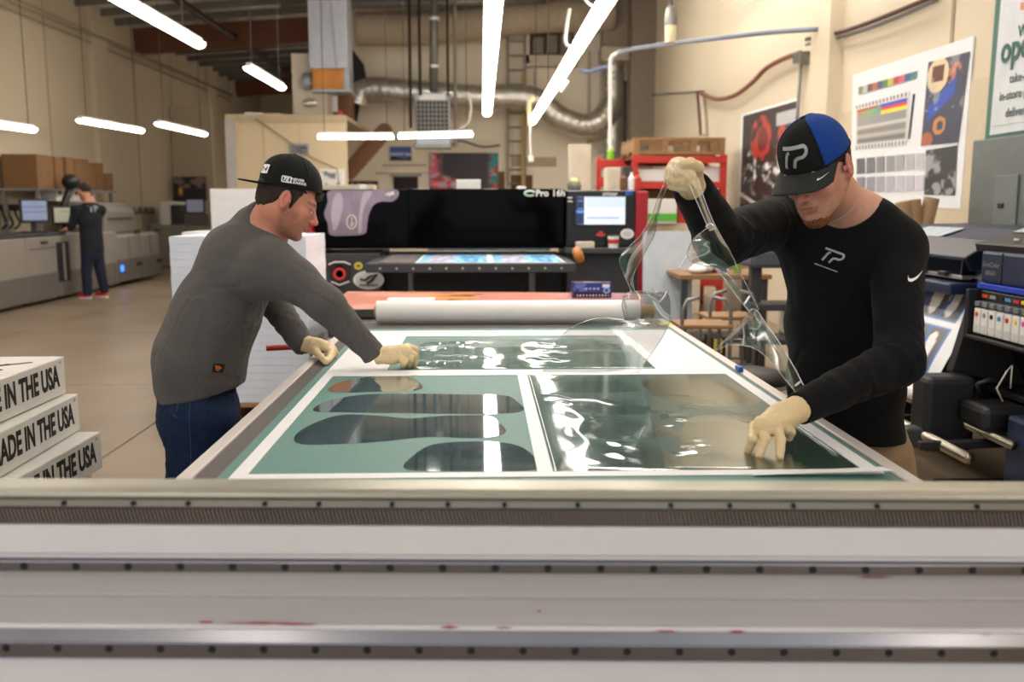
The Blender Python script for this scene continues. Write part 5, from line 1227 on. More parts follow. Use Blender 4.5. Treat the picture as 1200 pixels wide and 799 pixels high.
# ---------------- white cartons with black lettering, bottom left ----------------
bh = .135; zb0 = P(75, 416, 3.3).z; offs = [0, .055, .095, .075]; rz_ = [0, 1.5, -1.5, .5]
names = ['topmost', 'second', 'third', 'lowest']
nbx = int(zb0/bh)
for i in range(nbx):
    zt_ = zb0-i*bh; k = i if i < 4 else 3; x1 = P(75, 416, 3.3).x+(offs[k] if i < 4 else .06+.02*(i % 2)); 
    t = thing('carton', ('%s white carton printed IN THE USA in the stack at the bottom left' % names[i]) if i < 3 else 'white carton low in the lettered stack, %s from the top' % ['first', 'second', 'third', 'fourth', 'fifth', 'sixth', 'seventh', 'eighth'][i], 'box', (x1-.25, 2.62, zt_-bh), math.radians(rz_[k]), 'white cartons printed IN THE USA')
    box('carton_body', (-.25, -.68, 0), (.25, .68, bh-.004), mat('white_carton_board', '#d9d6d0', .7, var=.04, scale=9, bump=.1, bscale=30), t, .004)
    box('carton_lid_flap', (-.2515, -.68, bh-.03), (.2515, .6815, bh-.0028), mat('white_carton_board', '#d9d6d0', .7), t, .002) if False else None
    if i < 5:
        text('carton_lettering', 'MADE IN THE USA', .102, m_ink, (.2508, .628, bh/2), (0, 1, 0), (0, 0, 1), t, bold=.0035, depth=.0003, align='RIGHT', sx=.70)
        MB().cyl((.2495, .645, bh-.02), (.2512, .645, bh-.02), .006, 8).build('hand_hole', mat('carton_shade', '#a8a49c', .8), t)
    if i == 0:
        strokes_ = [((.05, .30), (.16, .42), .05), ((.00, .42), (.10, .46), .018), ((.02, .34), (.14, .52), .014), ((.12, .48), (.20, .55), .02)]
        for (a_, b_, w_) in strokes_: MB().beam((a_[0], a_[1], bh-.0035), (b_[0], b_[1], bh-.0035), w_, .0008).build('top_mark', m_ink, t)
# ---------------- office partition ----------------
YO = 16.7
op = thing('office_block', 'cream office block with flat top in front of the back wall', 'room', (-1.3, YO, 0))
pL = P(268, 139, YO); pR = P(405, 139, YO)
op_wall = box('office_wall', (pL.x, YO, 0), (pR.x, YO+.15, pL.z), m_part, op, world=True)
box('office_side', (pL.x, YO+.15, 0), (pL.x+.12, YO+4.1, pL.z), m_part, op, world=True)
box('office_roof', (pL.x-.05, YO-.04, pL.z), (pR.x, YO+4.2, pL.z+.07), mat('office_roof_edge', '#b9a78a', .7), op, world=True)
box('corner_post', (pL.x-.06, YO-.05, 0), (pL.x+.10, YO, pL.z), mat('pale_grey_corner', '#a8a59f', .6), op, world=True)
box('office_top_lip', (pL.x, YO-.03, pL.z-.05), (pR.x, YO, pL.z+.02), mat('office_roof_edge', '#b9a78a', .7), op, world=True)
for px in (310, 352): x = P(px, 200, YO).x; box('wall_batten', (x-.008, YO-.006, 1.2), (x+.008, YO, pL.z), mat('office_roof_edge', '#b9a78a', .7), op, world=True)
def onwall(name, x0, y0, x1, y1, m, label, cat, Yw=None, dep=.05, bevel=.005, off=.0):
    Yw = Yw or (YO if x0 < 400 else YB)
    p, q = P(x0, y0, Yw-.03), P(x1, y1, Yw-.03); o = box(name, (0, 0, 0), (q.x-p.x, dep, p.z-q.z), m, None, bevel); o.location = (p.x, Yw-dep-off, q.z)
    return tag(o, label, cat) if label else o
def picture(x0, y0, x1, y1, fn, label, frame_m=m_black, Yw=None, res=(40, 28), bord=.03, m=m_print, cat='picture', axis_='x'):
    Yw = Yw or (YO if x0 < 400 else YB)
    if axis_ == 'x':
        p, q = P(x0, y0, Yw-.03), P(x1, y1, Yw-.03); t = thing('framed_picture', label, cat, (p.x, Yw-.04, q.z)); W, H2 = q.x-p.x, p.z-q.z
        box('frame', (0, 0, 0), (W, .035, H2), frame_m, t, .004); paint('print', (bord, -.003, bord), (W-2*bord, 0, 0), (0, 0, H2-2*bord), *res, fn, m, t)
    return t
def C3(u): return np.zeros(u.shape+(3,))
picture(339, 168, 362, 182, lambda u, v: mixc(C3(u)+(.45, .45, .48), (.22, .23, .25), (fbm(u, v, 2, 3, 6) > .52)*(v < .8)*.9), 'small grey framed photo on the office wall left of the long board', mat('grey_frame', '#8f9196', .5))
picture(375, 198, 404, 222, lambda u, v: mixc(C3(u)+(.82, .82, .80), (.35, .36, .4), (fbm(u, v, 5, 3, 5) > .55)*.8), 'white framed picture right behind the backwards cap', m_whitemetal)
picture(408, 212, 443, 225, lambda u, v: mixc(mixc(C3(u)+(.20, .30, .16), (.65, .22, .15), (fbm(u, v, 7, 3, 7) > .55)*1.), (.85, .8, .7), (fbm(u, v, 9, 3, 9) > .68)*1.), 'dark green and red picture just above the printer hood')
picture(456, 171, 483, 189, lambda u, v: mixc(mixc(C3(u)+(.28, .38, .68), (.80, .82, .88), np.exp(-((v-.45)/.12)**2)*(fbm(u, v, 3, 3, 5) > .4)), (.12, .13, .17), (v < .2+.12*np.sin(u*7))*1.), 'small blue landscape photo on the back wall', mat('pale_frame', '#c7c2b8', .5), bord=.02)
def mural(u, v):
    n = fbm(u, v, 11, 4, 7); n2 = fbm(u, v, 21, 4, 9); c = C3(u)+(.20, .17, .19); edge = np.maximum(sm(np.abs(u-.52), .30, .46), sm(.35-v-.3*np.abs(u-.2)*2, -.1, .1)*(u < .6)); 
    c = mixc(c, (.88, .42, .58), edge*sm(n, .38, .5)); c = mixc(c, (.94, .62, .38), edge*sm(n2, .5, .58)); c = mixc(c, (.62, .72, .90), edge*sm(n2, .60, .66)); c = mixc(c, (.12, .55, .55), (u > .87)*sm(n, .4, .5)); c = mixc(c, (.85, .25, .3), edge*sm(1-n, .6, .66)); return c
picture(503, 179, 584, 222, mural, 'large dark mural with pink orange and teal flowers', m_dgrey, res=(80, 50), bord=.01)
# opening and small wooden door
tag(onwall('doorway', 461, 207, 490, 222, mat('doorway_shade', '#2c2527', .8), None, None), 'flat dark panel for the shaded doorway in the back wall', 'doorway')  # flat slab, the shade inside the doorway is put into its colour
onwall('door_lintel', 457, 203, 494, 207, mat('pale_grey_corner', '#a8a59f', .6), 'grey lintel above the dark office doorway', 'lintel')
onwall('wooden_hatch', 599, 205, 624, 223, m_wood2, 'small brown wooden door low in the back wall', 'door'); onwall('wooden_batten', 584, 201, 591, 222, m_wood2, 'narrow brown board leaning right of the flower mural', 'board')
for y in (192.5, 202): onwall('wall_shelf', 448 if y < 200 else 440, y, 500 if y < 200 else 505, y+1.6, m_cream, 'thin cream wall rail %s on the back wall' % ('above the doorway' if y < 200 else 'beside the doorway'), 'rail')
# longboard shaped brown board, hung diagonally
a, b = P(408, 202, YB-.08), P(451, 153, YB-.08); d_ = (b-a).normalized(); n_ = Vector((-d_.z, 0, d_.x)); hw = .17; L_ = (b-a).length
poly = [(-math.cos(t)*0+L_+hw*math.sin(t)*.9, hw*math.cos(t)) for t in np.linspace(0, PI, 10)]+[(-hw*math.sin(t)*.9, -hw*math.cos(t)) for t in np.linspace(0, PI, 10)]
o = MB().prism(poly, (0, 0, 0), d_, n_, (0, 1, 0), .05).build('long_board', mat('tan_board', '#9c7355', .6, var=.12)); o.location = a; tag(o, 'long tan board with rounded ends hung diagonally on the back wall', 'board')
# cables drooping on the office wall
for i, (pts, lab) in enumerate((([(300, 139), (341, 168), (365, 184), (395, 198), (398, 225)], 'thin cable running down the office wall past the small photo'),)):
    o = MB().tube([P(x, y, YO-.04) for x, y in pts], .012, 6).build('wall_cable', mat('tan_cable', '#8a775c', .6)); tag(o, lab, 'cable')
# items on the office roof
zr = pL.z+.07
for i, (xa, ya, xb, yb, m, lab, nm) in enumerate(((286, 134, 308, 140, m_whitemetal, 'flat white bundle on the office roof at its left end', 'bundle'), (308, 135, 330, 140, m_cream, 'crumpled cream paper on the office roof', 'paper'), (396, 130, 400, 139, m_redrack, 'small red can on the office roof beside the black cloth', 'can'))):
    p, q = P(xa, ya, YO+.6), P(xb, yb, YO+.6); o = box(nm, (0, 0, 0), (q.x-p.x, .3, (yb-ya)/1100*17.3), m, None, .02); o.location = (p.x, YO+.6, zr); tag(o, lab, 'clutter' if nm != 'can' else 'can')
t = thing('air_handler', 'white upright air handler box standing on the office roof', 'air handler', (P(364, 139, YO+1).x, YO+1, zr))
w2_ = .32; box('cabinet', (-w2_, 0, .06), (w2_, .6, 1.18), m_cream, t, .02); box('base_frame', (-w2_-.05, -.05, 0), (w2_+.05, .65, .06), m_dgrey, t, .01); MB().ball((.0, -.02, .3), (.14, .04, .08), 14, 8).build('wrinkled_foil', m_duct, t, smooth=True)
for k in range(4): box('fin', (-.2, -.012, .55+k*.05), (.2, 0, .57+k*.05), m_galv, t)
t = thing('supply_duct', 'tall pale sheet metal duct hanging from the ceiling above the office', 'duct', (P(385, 80, YO+.7).x, YO+.7, P(385, 80, YO+.7).z))
wd_ = .34; zc = ceilz(-3.6)-t.location.z-.03
box('duct_body', (-wd_, 0, 0), (wd_, .7, zc), mat('pale_duct', '#b4b8c2', .45, metal=.3), t, .01)
for k in (-.12, .12): MB().add([(k, -.004, 0), (k*1.2+.02, -.004, 0), (k*.2+.01, -.004, zc), (k*.2, -.004, zc)], [(0, 1, 2, 3)]).build('duct_crease', m_galv, t, solid=.006)
box('wooden_plenum', (-.30, .02, -.36), (.26, .6, 0), mat('orange_plywood', '#b0722f', .6, var=.25, scale=4), t, .01); box('plenum_edge', (.26, .02, -.36), (.36, .6, 0), m_galv, t, .01); box('plenum_base', (-.32, 0, -.41), (.38, .62, -.36), m_galv, t, .006)
MB().lathe([(.14, 0), (.16, .04), (.16, .25)], (-.52, .3, -.2), 18, Matrix.Rotation(PI/2, 3, 'Y')).build('round_collar', m_galv, t, smooth=True)
o = MB().add([P(407, 50, YB-.3), P(426, 75, YB-.3), P(430, 95, YB-.3), P(424, 110, YB-.3), P(418, 142, YB-.3), P(405, 142, YB-.3)], [(0, 1, 2, 3, 4, 5)]).build('black_cloth', m_ink, solid=.1); tag(o, 'black cloth hanging beside the tall pale duct', 'cloth')
t = thing('brown_crate', 'brown wooden crate behind the white air handler', 'crate', (P(393, 139, YO+1.6).x, YO+1.6, zr)); box('crate_body', (-.3, 0, 0), (.3, .5, .62), m_wood2, t, .01); box('crate_paper', (-.1, -.01, .2), (.05, 0, .5), m_paper, t)
# ---------------- foil duct along the back wall ----------------
def duct(name, pts, r, label, Yd=YB-.55, n=18, wob=.012):
    q = smooth_open([P(x, y, Yd+dy) for x, y, dy in pts], 24); rs = [r*(1+(.05*(i % 2)+wob*math.sin(i*.9)+wob*math.sin(i*2.3+x_))) for i, x_ in zip(range(len(q)), [math.sin(k*.37) for k in range(len(q))])]
    return tag(MB().tube(q, rs, n).build(name, m_duct, smooth=True), label, 'duct')
def smooth_open(p, n):
    r = []; p = [p[0]]+list(p)+[p[-1]]
    for i in range(1, len(p)-2):
        p0, p1, p2, p3 = p[i-1:i+3]
        for j in range(n):
            t = j/n; r.append(.5*((2*p1)+(-p0+p2)*t+(2*p0-5*p1+4*p2-p3)*t*t+(-p0+3*p1-3*p2+p3)*t*t*t))
    r.append(p[-2]); return r
duct('foil_duct', [(418, 122, 0), (424, 108, 0), (445, 105, 0), (500, 110, 0), (560, 114, 0), (610, 114, 0), (634, 121, 0), (655, 138, 0), (685, 148, 0), (706, 140, 0), (718, 120, .1)], .26, 'long silver foil duct snaking along the back wall')
duct('foil_duct', [(717, 62, .2), (718, 90, .2), (718, 120, .2), (717, 180, .2)], .27, 'vertical silver foil duct near the back right corner', wob=.03)
for x, y in ((450, 105), (560, 114), (634, 121)):
    pass
box('duct_cap', tuple(P(705, 70, YB-.7)), tuple(P(735, 60, YB-.1)), m_cream); tag(bpy.context.scene.objects['duct_cap'], 'cream collar plate on top of the vertical foil duct', 'plate')
# big wrapped duct along the top
o = MB().tube(smooth_open([P(418, 34, YB-.6), P(480, 34, YB-.6), P(560, 28, YB-.6), P(620, 20, YB-.5), P(720, 17, YB-.5)], 8), .34, 20).build('wrapped_duct', mat('beige_wrapped_duct', '#b3a48e', .75, bump=.5, bscale=6, var=.1), smooth=True); tag(o, 'thick beige wrapped duct along the top of the back wall', 'duct')
o = MB().tube([P(330, 6, YB-1.2), P(520, 2, YB-1.2), P(640, -2, YB-1.2)], .10, 12).build('ceiling_pipe', m_pipe, smooth=True); tag(o, 'dark grey pipe crossing the top centre of the picture', 'pipe')
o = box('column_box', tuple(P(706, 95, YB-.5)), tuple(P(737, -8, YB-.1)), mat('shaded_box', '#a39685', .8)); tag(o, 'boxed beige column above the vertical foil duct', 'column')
# heater with grille hanging, two rods
hw_ = P(507, 140, 18.5); t = thing('unit_heater', 'hanging grey unit heater with black grille behind the tube lights', 'heater', hw_)
s_ = 18.5/1100; box('casing', (-20*s_, 0, -30*s_), (20*s_, .5, 29*s_), m_galv, t, .02); box('grille_back', (-18*s_, -.01, -19*s_), (18*s_, .0, 21*s_), m_ink, t)
box('top_panel', (-15*s_, -.03, 21*s_), (15*s_, -.01, 28*s_), m_whitemetal, t); box('bottom_tray', (-22*s_, -.06, -32*s_), (20*s_, .5, -28*s_), mat('greenish_tray', '#8d9a8e', .5), t)
for i in range(9): x = (-18+i*4.5)*s_; box('grille_bar', (x-.012, -.03, -19*s_), (x+.012, -.01, 21*s_), m_pipe, t)
for i in range(9): z = (-19+i*5)*s_; box('grille_bar', (-18*s_, -.035, z-.010), (18*s_, -.015, z+.010), m_pipe, t)
for i, (px, r, y1, m) in enumerate(((482.5, .028, 150, m_dsteel), (492.5, .028, 112, m_dsteel), (525, .024, 112, m_dsteel))):
    a, b = P(px, -60, 18.4), P(px-(1 if i == 0 else 0), y1, 18.4); a.z = min(a.z, ceilz(a.x)); a.x = b.x; a.y = b.y = 18.4
    o = MB().cyl(b, a, r, 8).build('hanging_rod', m); tag(o, ['long dark rod left of the heater', 'second dark rod from the left above heater', 'dark rod at the right side of the heater'][i], 'rod')
a, b = P(511, -60, 18.7), P(508, 108, 18.7); b.z += 0; a = Vector((b.x+.05, 18.7, ceilz(0)))
o = MB().cyl(b, a, .085, 14).build('flue_pipe', m_pipe, smooth=True); tag(o, 'grey flue pipe rising from the unit heater', 'pipe')
for y in (22, 78): MB().cyl(P(509, y, 18.7)-Vector((0, 0, .03)), P(509, y, 18.7)+Vector((0, 0, .03)), .095, 14).build('pipe_collar', m_white, o, world=True)
# roof ladder
t = thing('wall_ladder', 'grey steel ladder fixed to the back wall behind the tube lights', 'ladder', P(605, 120, YB-.25)); t.location.z = 0
lx0, lx1 = P(594, 120, YB-.25).x, P(614, 120, YB-.25).x
mlad = mat('ladder_grey', '#837b6e', .5, metal=.3); xm = (lx0+lx1)/2
for x in (lx0, lx1): box('ladder_rail', (x-xm-.03, -.03, 1.8), (x-xm+.03, .03, 5.95), mlad, t)
z = 1.9
while z < 5.9: MB().cyl((lx0-xm, 0, z), (lx1-xm, 0, z), .022, 6).build('rung', mlad, t); z += .30
# platform window frame
t = thing('wall_frame', 'pale timber framed opening high on the back wall beside the ladder', 'frame', P(646, 45, YB-.1)); s_ = YB/1100
for (x0, y0, x1, y1, nm) in ((616, 24, 620, 76, 'post'), (672, 24, 676, 72, 'post'), (616, 22, 676, 27, 'lintel'), (616, 66, 676, 79, 'sill')):
    p, q = P(x0, y0, YB-.1), P(x1, y1, YB-.1); box(nm, (p.x, YB-.3, q.z), (q.x, YB-.02, p.z), m_cream, t, world=True)
p, q = P(620, 27, YB-.1), P(672, 66, YB-.1); box('dark_backing', (p.x, YB-.06, q.z), (q.x, YB-.02, p.z), mat('dusty_dark', '#6f665a', .8), t, world=True)
for i in range(3): p = P(624+i*16, 50, YB-.12); box('stored_case', (p.x, YB-.24, p.z-.25), (p.x+.24, YB-.1, p.z+.1+.06*i), mat('dusty_case', '#857b6d', .7), t, .02, world=True)
# misc on the back wall
for (px, y0, y1, r, lab) in ((690, 60, 200, .028, 'thin pale conduit on the back wall right of the ladder'), (627, 82, 150, .03, 'brown post under the framed opening')):
    o = MB().cyl(P(px, y0, YB-.08), P(px, y1, YB-.08), r, 8).build('wall_conduit', m_cream); tag(o, lab, 'conduit')
o = MB().cyl(Vector((P(613, 120, YB-.35).x, YB-.35, 4.2)), Vector((P(613, 120, YB-.35).x, YB-.35, 0)), .035, 8).build('yellow_pole', mat('yellow_wood_pole', '#b99a5c', .6)); o.location = (0, 0, 0); tag(o, 'thin yellowish pole standing against the back wall beside the ladder', 'pole')
onwall('cream_cabinet', 666, 170, 689, 334, m_cream, 'tall cream cabinet box in front of the back wall', 'cabinet', Yw=YO-.3, dep=.3)
o = onwall('wall_panel_frame', 600, 184, 652, 195, mat('office_roof_edge', '#b9a78a', .7), 'flat cream access panel on the back wall', 'panel', dep=.02)
o = MB().tube(smooth_open([P(586, 170, YB-.2), P(565, 172, YB-.2), P(540, 165, YB-.2), P(530, 170, YB-.2)], 6), .02, 6).build('wall_cable', m_wire); tag(o, 'dark cable sagging along the back wall below the duct', 'cable')
o = MB().tube([Vector((P(534, 120, 18.6).x, 18.6, 5.7)), P(534, 172, 18.6)], .03, 8).build('gas_pipe', m_pipe); tag(o, 'thin grey pipe hanging down right of the heater grille', 'pipe')
o = MB().tube(smooth_open([P(548, 108, 18), P(552, 125, 18), P(549, 143, 18), P(540, 150, 18)], 6), .022, 6).build('hanging_cable', m_wcable); tag(o, 'white cord curling right of the heater', 'cord')
o = MB().beam(P(752, 116, YB-.9), P(744, 162, YB-.9), .14, .14).build('rolled_tube', m_kraft); tag(o, 'brown paper tube leaning in the back right corner', 'tube')
o = MB().beam(P(759, 114, YB-1), P(752, 126, YB-1), .16, .16).build('red_tube_cap', m_redrack); tag(o, 'red end cap high in the back right corner', 'cap')
# ---------------- hanging cables near the right tube row ----------------
def cable(name, pts, Yd, r, m, label, cat='cable', n=8):
    q = smooth_open([P(x, y, Yd if isinstance(Yd, (int, float)) else Yd[i]) for i, (x, y) in enumerate(pts)], 8); return tag(MB().tube(q, r, n).build(name, m, smooth=True), label, cat)
cable('hanging_cable', [(684, -4), (690, 4), (700, 8), (708, 3), (712, -4)], 8, .013, m_wcable, 'white cord looped over the near end of the right tube row', 'cord')
cable('hanging_cable', [(668, 10), (664, 32), (663, 50), (670, 54), (680, 42), (690, 22)], 9, .016, m_wcable, 'white cord hanging in a loop beside the right tube row', 'cord')
wco = cable('hanging_cable', [(621, 146), (621, 165), (622, 178), (622, 189)], 17.5, .02, m_wcable, 'white cord hanging from the far end of the right tube row', 'cord')
cable('hanging_cable', [(627, 114), (621, 118), (620, 130), (621, 148)], 17.6, .05, mat('pale_yellow_hook', '#e0d7a8', .6), 'pale yellow hook at the far end of the right tube row', 'hook')
cable('cord_clip', [(657, 108), (664, 98), (666, 95)], 12, .022, m_wcable, 'white clip on the side of the right tube row', 'clip')
MB().lathe([(.05, 0), (.06, .05), (.05, .12)], P(622, 190, 17.5), 10).build('pull_handle', m_white, wco)
cable('blue_air_hose', [(958, 34), (900, 38), (830, 46), (770, 53), (728, 61), (718, 72), (714, 80)], [9.9, 10.4, 11, 12.3, 13.5, 13.8, 13.9], .028, mat('grey_blue_hose', '#868d9c', .5), 'grey blue air hose spanning from the right wall', 'hose')
cable('blue_air_hose', [(714, 78), (704, 80), (690, 84), (680, 82)], 14, .026, mat('blue_hose', '#67789d', .5), 'short blue hose sagging left of the air hose bend', 'hose')
dpo = cable('air_drop_pipe', [(730, 60), (717, 66), (715, 80), (715, 120), (715, 180)], 13.6, .026, m_white, 'white vertical drop pipe ending in a lime green handle', 'pipe')
MB().lathe([(.02, -.1), (.02, 0), (.045, .03), (.05, .20), (.036, .22), (.05, .24), (.05, .42), (.03, .45)], P(715, 212, 13.6), 14).build('green_handle', mat('lime_green', '#84c62c', .4), dpo)['label'] = 'lime green handle'
t = thing('hanging_plug', 'grey and white cord connector hanging at the top right of centre', 'connector', P(786, 30, 7)); s_ = 7/1100
MB().cyl((0, 0, .14), (0, 0, 1.2), .012, 8).build('cord', m_wire, t); MB().lathe([(.022, .14), (.035, .12), (.045, .06), (.045, 0)], n=16).build('connector_body', m_pipe, t); MB().lathe([(.042, 0), (.044, -.06), (.038, -.12)], n=16).build('connector_tip', mat('cream_plastic', '#d7cba4', .5), t)
# ---------------- red pallet rack ----------------
YK = 12.6
def RX(px): return P(px, 250, YK).x
def RZ(py): return P(760, py, YK).z
rk = thing('pallet_rack', 'red steel pallet rack against the right wall behind the lifted hand', 'rack', (RX(790), YK+.5, 0))
xs_ = [RX(743), RX(846)]; ztop = RZ(181)
for x in xs_:
    for y in (YK, YK+1.1): box('upright', (x-.04, y-.04, 0), (x+.04, y+.04, ztop), m_redrack, rk, .004, world=True)
    for k in range(4): MB().beam((x, YK, .3+k*.5), (x, YK+1.1, .55+k*.5), .03, .03).build('brace', m_redrack, rk, world=True)
shz = [RZ(183), RZ(213), .45]
for z in shz:
    for y in (YK-.03, YK+1.1): box('shelf_beam', (xs_[0], y-.025, z-.09), (xs_[1], y+.025, z), m_redrack, rk, .004, world=True)
    box('shelf_deck', (xs_[0], YK, z-.02), (xs_[1], YK+1.1, z), m_wood2, rk, world=True)
x3 = RX(712); box('upright', (x3-.03, YK+1.0, 0), (x3+.03, YK+1.07, RZ(180)), m_redrack, rk, .004, world=True)
for z in (RZ(183)-.0, RZ(205)): box('side_beam', (x3, YK+.9, z-.14), (xs_[0], YK+.98, z), m_redrack, rk, .004, world=True)
def crate_pallet(x0, x1, z0, z1, y0, label):
    t = thing('pallet', label, 'pallet', ((x0+x1)/2, y0, z0)); w = (x1-x0)/2; h = z1-z0
    for yy in (0, .5, 1.0):
        box('deck_board', (-w, yy, h-.045), (w, yy+.14, h), m_wood, t, .003); box('bottom_board', (-w, yy, 0), (w, yy+.14, .04), m_wood, t, .003)
    for i in range(4): x = -w+i*(2*w-.08)/3; box('block', (x, 0, .04), (x+.08, 1.14, h-.045), m_wood, t, .003)
    return t
crate_pallet(RX(741), RX(847), RZ(181), RZ(161), YK-.02, 'wooden pallet on the very top of the red rack')
def item(name, x0, y0, x1, y1, m, label, cat, dy=.05, dep=.5, bevel=.01, zb=None):
    p, q = P(x0, y0, YK+dy), P(x1, y1, YK+dy); z = q.z if zb is None else zb; o = box(name, (0, 0, 0), (q.x-p.x, dep, max(.02, p.z-z)), m, None, bevel); o.location = (p.x, YK+dy, z); return tag(o, label, cat)
item('flat_carton', 748, 198, 793, 209, m_paper, 'flat white packages on the upper shelf of the red rack', 'package', zb=shz[1]+.005)
item('flat_carton', 800, 195, 843, 209, m_white, 'second flat white package on the upper shelf, further right', 'package', zb=shz[1])
item('timber_stack', 746, 222, 843, 231, m_wood2, 'stack of brown boards hanging below the second rack shelf', 'boards', dy=.2, zb=RZ(252))
item('white_carton', 758, 233, 793, 262, m_white, 'white carton with a green band standing in the red rack', 'box', dy=-.3, dep=.3)
p = P(758, 250, YK-.31); q = P(793, 259, YK-.31); tag(box('green_band', (p.x, YK-.315, q.z), (q.x, YK-.301, p.z), mat('green_print', '#57b53a', .5)), 'bright green band across the white carton in the rack', 'band')
item('shelf_carton', 762, 262, 822, 289, m_cream, 'wide cream carton on the floor of the rack bay', 'box', dy=-.2, dep=.6, zb=.0)
item('shelf_carton', 796, 236, 842, 262, m_card, 'dark brown cartons in the shade of the rack', 'box', dy=.3, dep=.6, zb=.9)
item('red_toolbox', 795, 246, 812, 262, m_redrack, 'small red box beside the white carton with green band', 'box', dy=-.1, dep=.2, zb=.95)
item('dark_case', 730, 195, 741, 225, m_dgrey, 'tall dark grey case left of the rack post', 'case', dy=-.6, dep=.2, zb=0)
item('grey_bin', 712, 196, 730, 222, m_cream, 'pale bin seen above the printer control cabinet', 'bin', dy=-.2, dep=.4, zb=0)
for i, (x, m, l) in enumerate(((722, m_wood2, 'brown'), (731, m_paper, 'white'), (738, m_redrack, 'red'))):
    o = MB().lathe([(.03, 0), (.035, .015), (.035, .12), (.014, .15), (.014, .18)], (P(x, 222, 10).x, YP+.5, zt), 12).build('bottle', m, smooth=False); tag(o, l+' bottle on top of the printer control cabinet', 'bottle')
# leaning white board
t = MB().obox(P(782, 325, 8.6), Vector((.23, .02, 0)), (0, .02, 0), Vector((0, .04, .42))).build('white_board', mat('pale_blue_board', '#c5cfd8', .5)); tag(t, 'large pale blue-white board leaning beside the red printer frame', 'board')
bz = P(782, 325, 8.6).z-.42
tb2 = tag(box('floor_crate', (P(755, 300, 8.6).x, 8.55, 0), (P(815, 300, 8.6).x, 9.2, bz-.005), m_cream, None, .01), 'low cream crate under the leaning pale board', 'crate')
o = item('paper_bag', 757, 345, 785, 385, mat('pinkish_paper', '#d9c4c6', .7), 'pinkish white bag on the floor right of the roll', 'bag'); o.location = (P(757, 400, 5.2).x, 5.2, 0); o.scale = (.45, .4, 1); o.dimensions = o.dimensions
# work bench with clutter, stools behind the lifted arm
YW = 8.0
bn = thing('work_bench', 'dark work bench full of clutter under the lifted arm', 'bench', (P(850, 320, YW).x, YW, 0)); x0, x1 = P(797, 320, YW).x, P(905, 320, YW).x
zbn = P(850, 322, YW).z
box('bench_top', (x0, YW, zbn-.04), (x1, YW+.7, zbn), m_wood, bn, .004, world=True)
for x in (x0+.05, x1-.05):
    for y in (YW+.05, YW+.65): box('leg', (x-.025, y-.025, 0), (x+.025, y+.025, zbn-.04), m_dgrey, bn, .003, world=True)
box('lower_shelf', (x0+.05, YW+.05, .25), (x1-.05, YW+.65, .28), m_dgrey, bn, world=True)
for i, (px, w_, h_, m, lab, nm) in enumerate(((816, .16, .07, m_white, 'white folded cloth on the work bench', 'cloth'), (838, .10, .14, mat('pink_cloth', '#c26a78', .8), 'pink bag on the work bench', 'bag'), (853, .06, .24, mat('purple_bottle', '#4a4f9a', .4), 'blue purple spray bottle on the work bench', 'bottle'), (862, .07, .16, mat('green_bottle', '#7c9b3a', .4), 'green bottle on the work bench', 'bottle'), (826, .22, .10, m_paper, 'white paper bundle at the left of the work bench', 'paper'))):
    p = P(px, 320, YW+.2)
    if nm == 'bottle': o = MB().lathe([(w_/2, 0), (w_/2, h_*.6), (w_*.18, h_*.8), (w_*.2, h_)], n=12).build(nm, m, smooth=False)
    else: o = MB().ball((0, 0, h_/2), (w_/2, .1, h_/2), 12, 8).build(nm, m, smooth=True)
    o.location = (p.x, YW+.15+.1*(i % 3), zbn); tag(o, lab, nm)
def stool(px, py, Ys, label, m_seat, h=.62):
    p = P(px, py, Ys); t = thing('stool', label, 'stool', (p.x, Ys, 0)); box('seat', (-.19, -.17, h-.03), (.19, .17, h), m_seat, t, .01)
    for sx in (-1, 1):
        MB().tube([(sx*.17, -.15, 0), (sx*.17, -.15, h+.10), (sx*.14, -.15, h+.17), (sx*.05, -.15, h+.19)], .014, 8).build('leg', m_cond, t, smooth=True); MB().cyl((sx*.17, .15, 0), (sx*.17, .15, h), .014, 8).build('leg', m_cond, t)
    MB().cyl((-.17, -.15, .25), (.17, -.15, .25), .010, 6).build('stretcher', m_cond, t); MB().cyl((-.17, .15, .25), (.17, .15, .25), .010, 6).build('stretcher', m_cond, t)
stool(823, 340, 6.6, 'left metal framed stool with wooden seat under the bench', m_wood)
stool(853, 345, 7.1, 'right metal framed stool with wooden seat beside the dark plotter', m_wood)
o = item('cream_locker', 772, 335, 800, 378, m_cream, 'low cream locker on the floor left of the stools', 'locker'); o.location = (P(775, 378, 7.4).x, 7.4, 0); o.scale = (.58, .5, .8)
o = item('black_canister', 829, 350, 846, 380, m_black, 'black canister with a yellow label under the stools', 'canister'); o.location = (P(838, 360, 7.6).x, 7.7, 0); o.scale = (.6, .5, 1.0)
tag(box('yellow_label', (P(838, 360, 7.69).x+.0, 7.685, .22), (P(838, 360, 7.69).x+.07, 7.697, .34), mat('sticker_yellow', '#d9c84a', .5)), 'small yellow label on the black canister', 'label')
# dark plotter
px0, px1 = P(878, 300, 7.0), P(925, 300, 7.0); t = thing('plotter', 'dark grey plotter on a stand behind the person in black', 'plotter', (px0.x+.3, 7, 0))
zt2 = P(900, 291, 7).z
box('plotter_body', (-.32, -.15, zt2-.14), (1.1, .25, zt2), mat('plotter_grey', '#4c4f55', .4), t, .03); box('plotter_tray', (-.3, -.2, zt2-.45), (1.1, .1, zt2-.40), m_dgrey, t, .01)
for x in (-.25, .6): box('stand_leg', (x-.04, -.04, .05), (x+.04, .04, zt2-.14), m_dgrey, t, .005); box('stand_foot', (x-.04, -.3, 0), (x+.04, .3, .05), m_dgrey, t, .01)
box('stand_shelf', (-.3, -.2, .42), (1.0, .2, .46), m_dgrey, t, .01); box('paper_basket', (.0, -.1, .46), (.5, .2, .68), m_cream, t, .02)
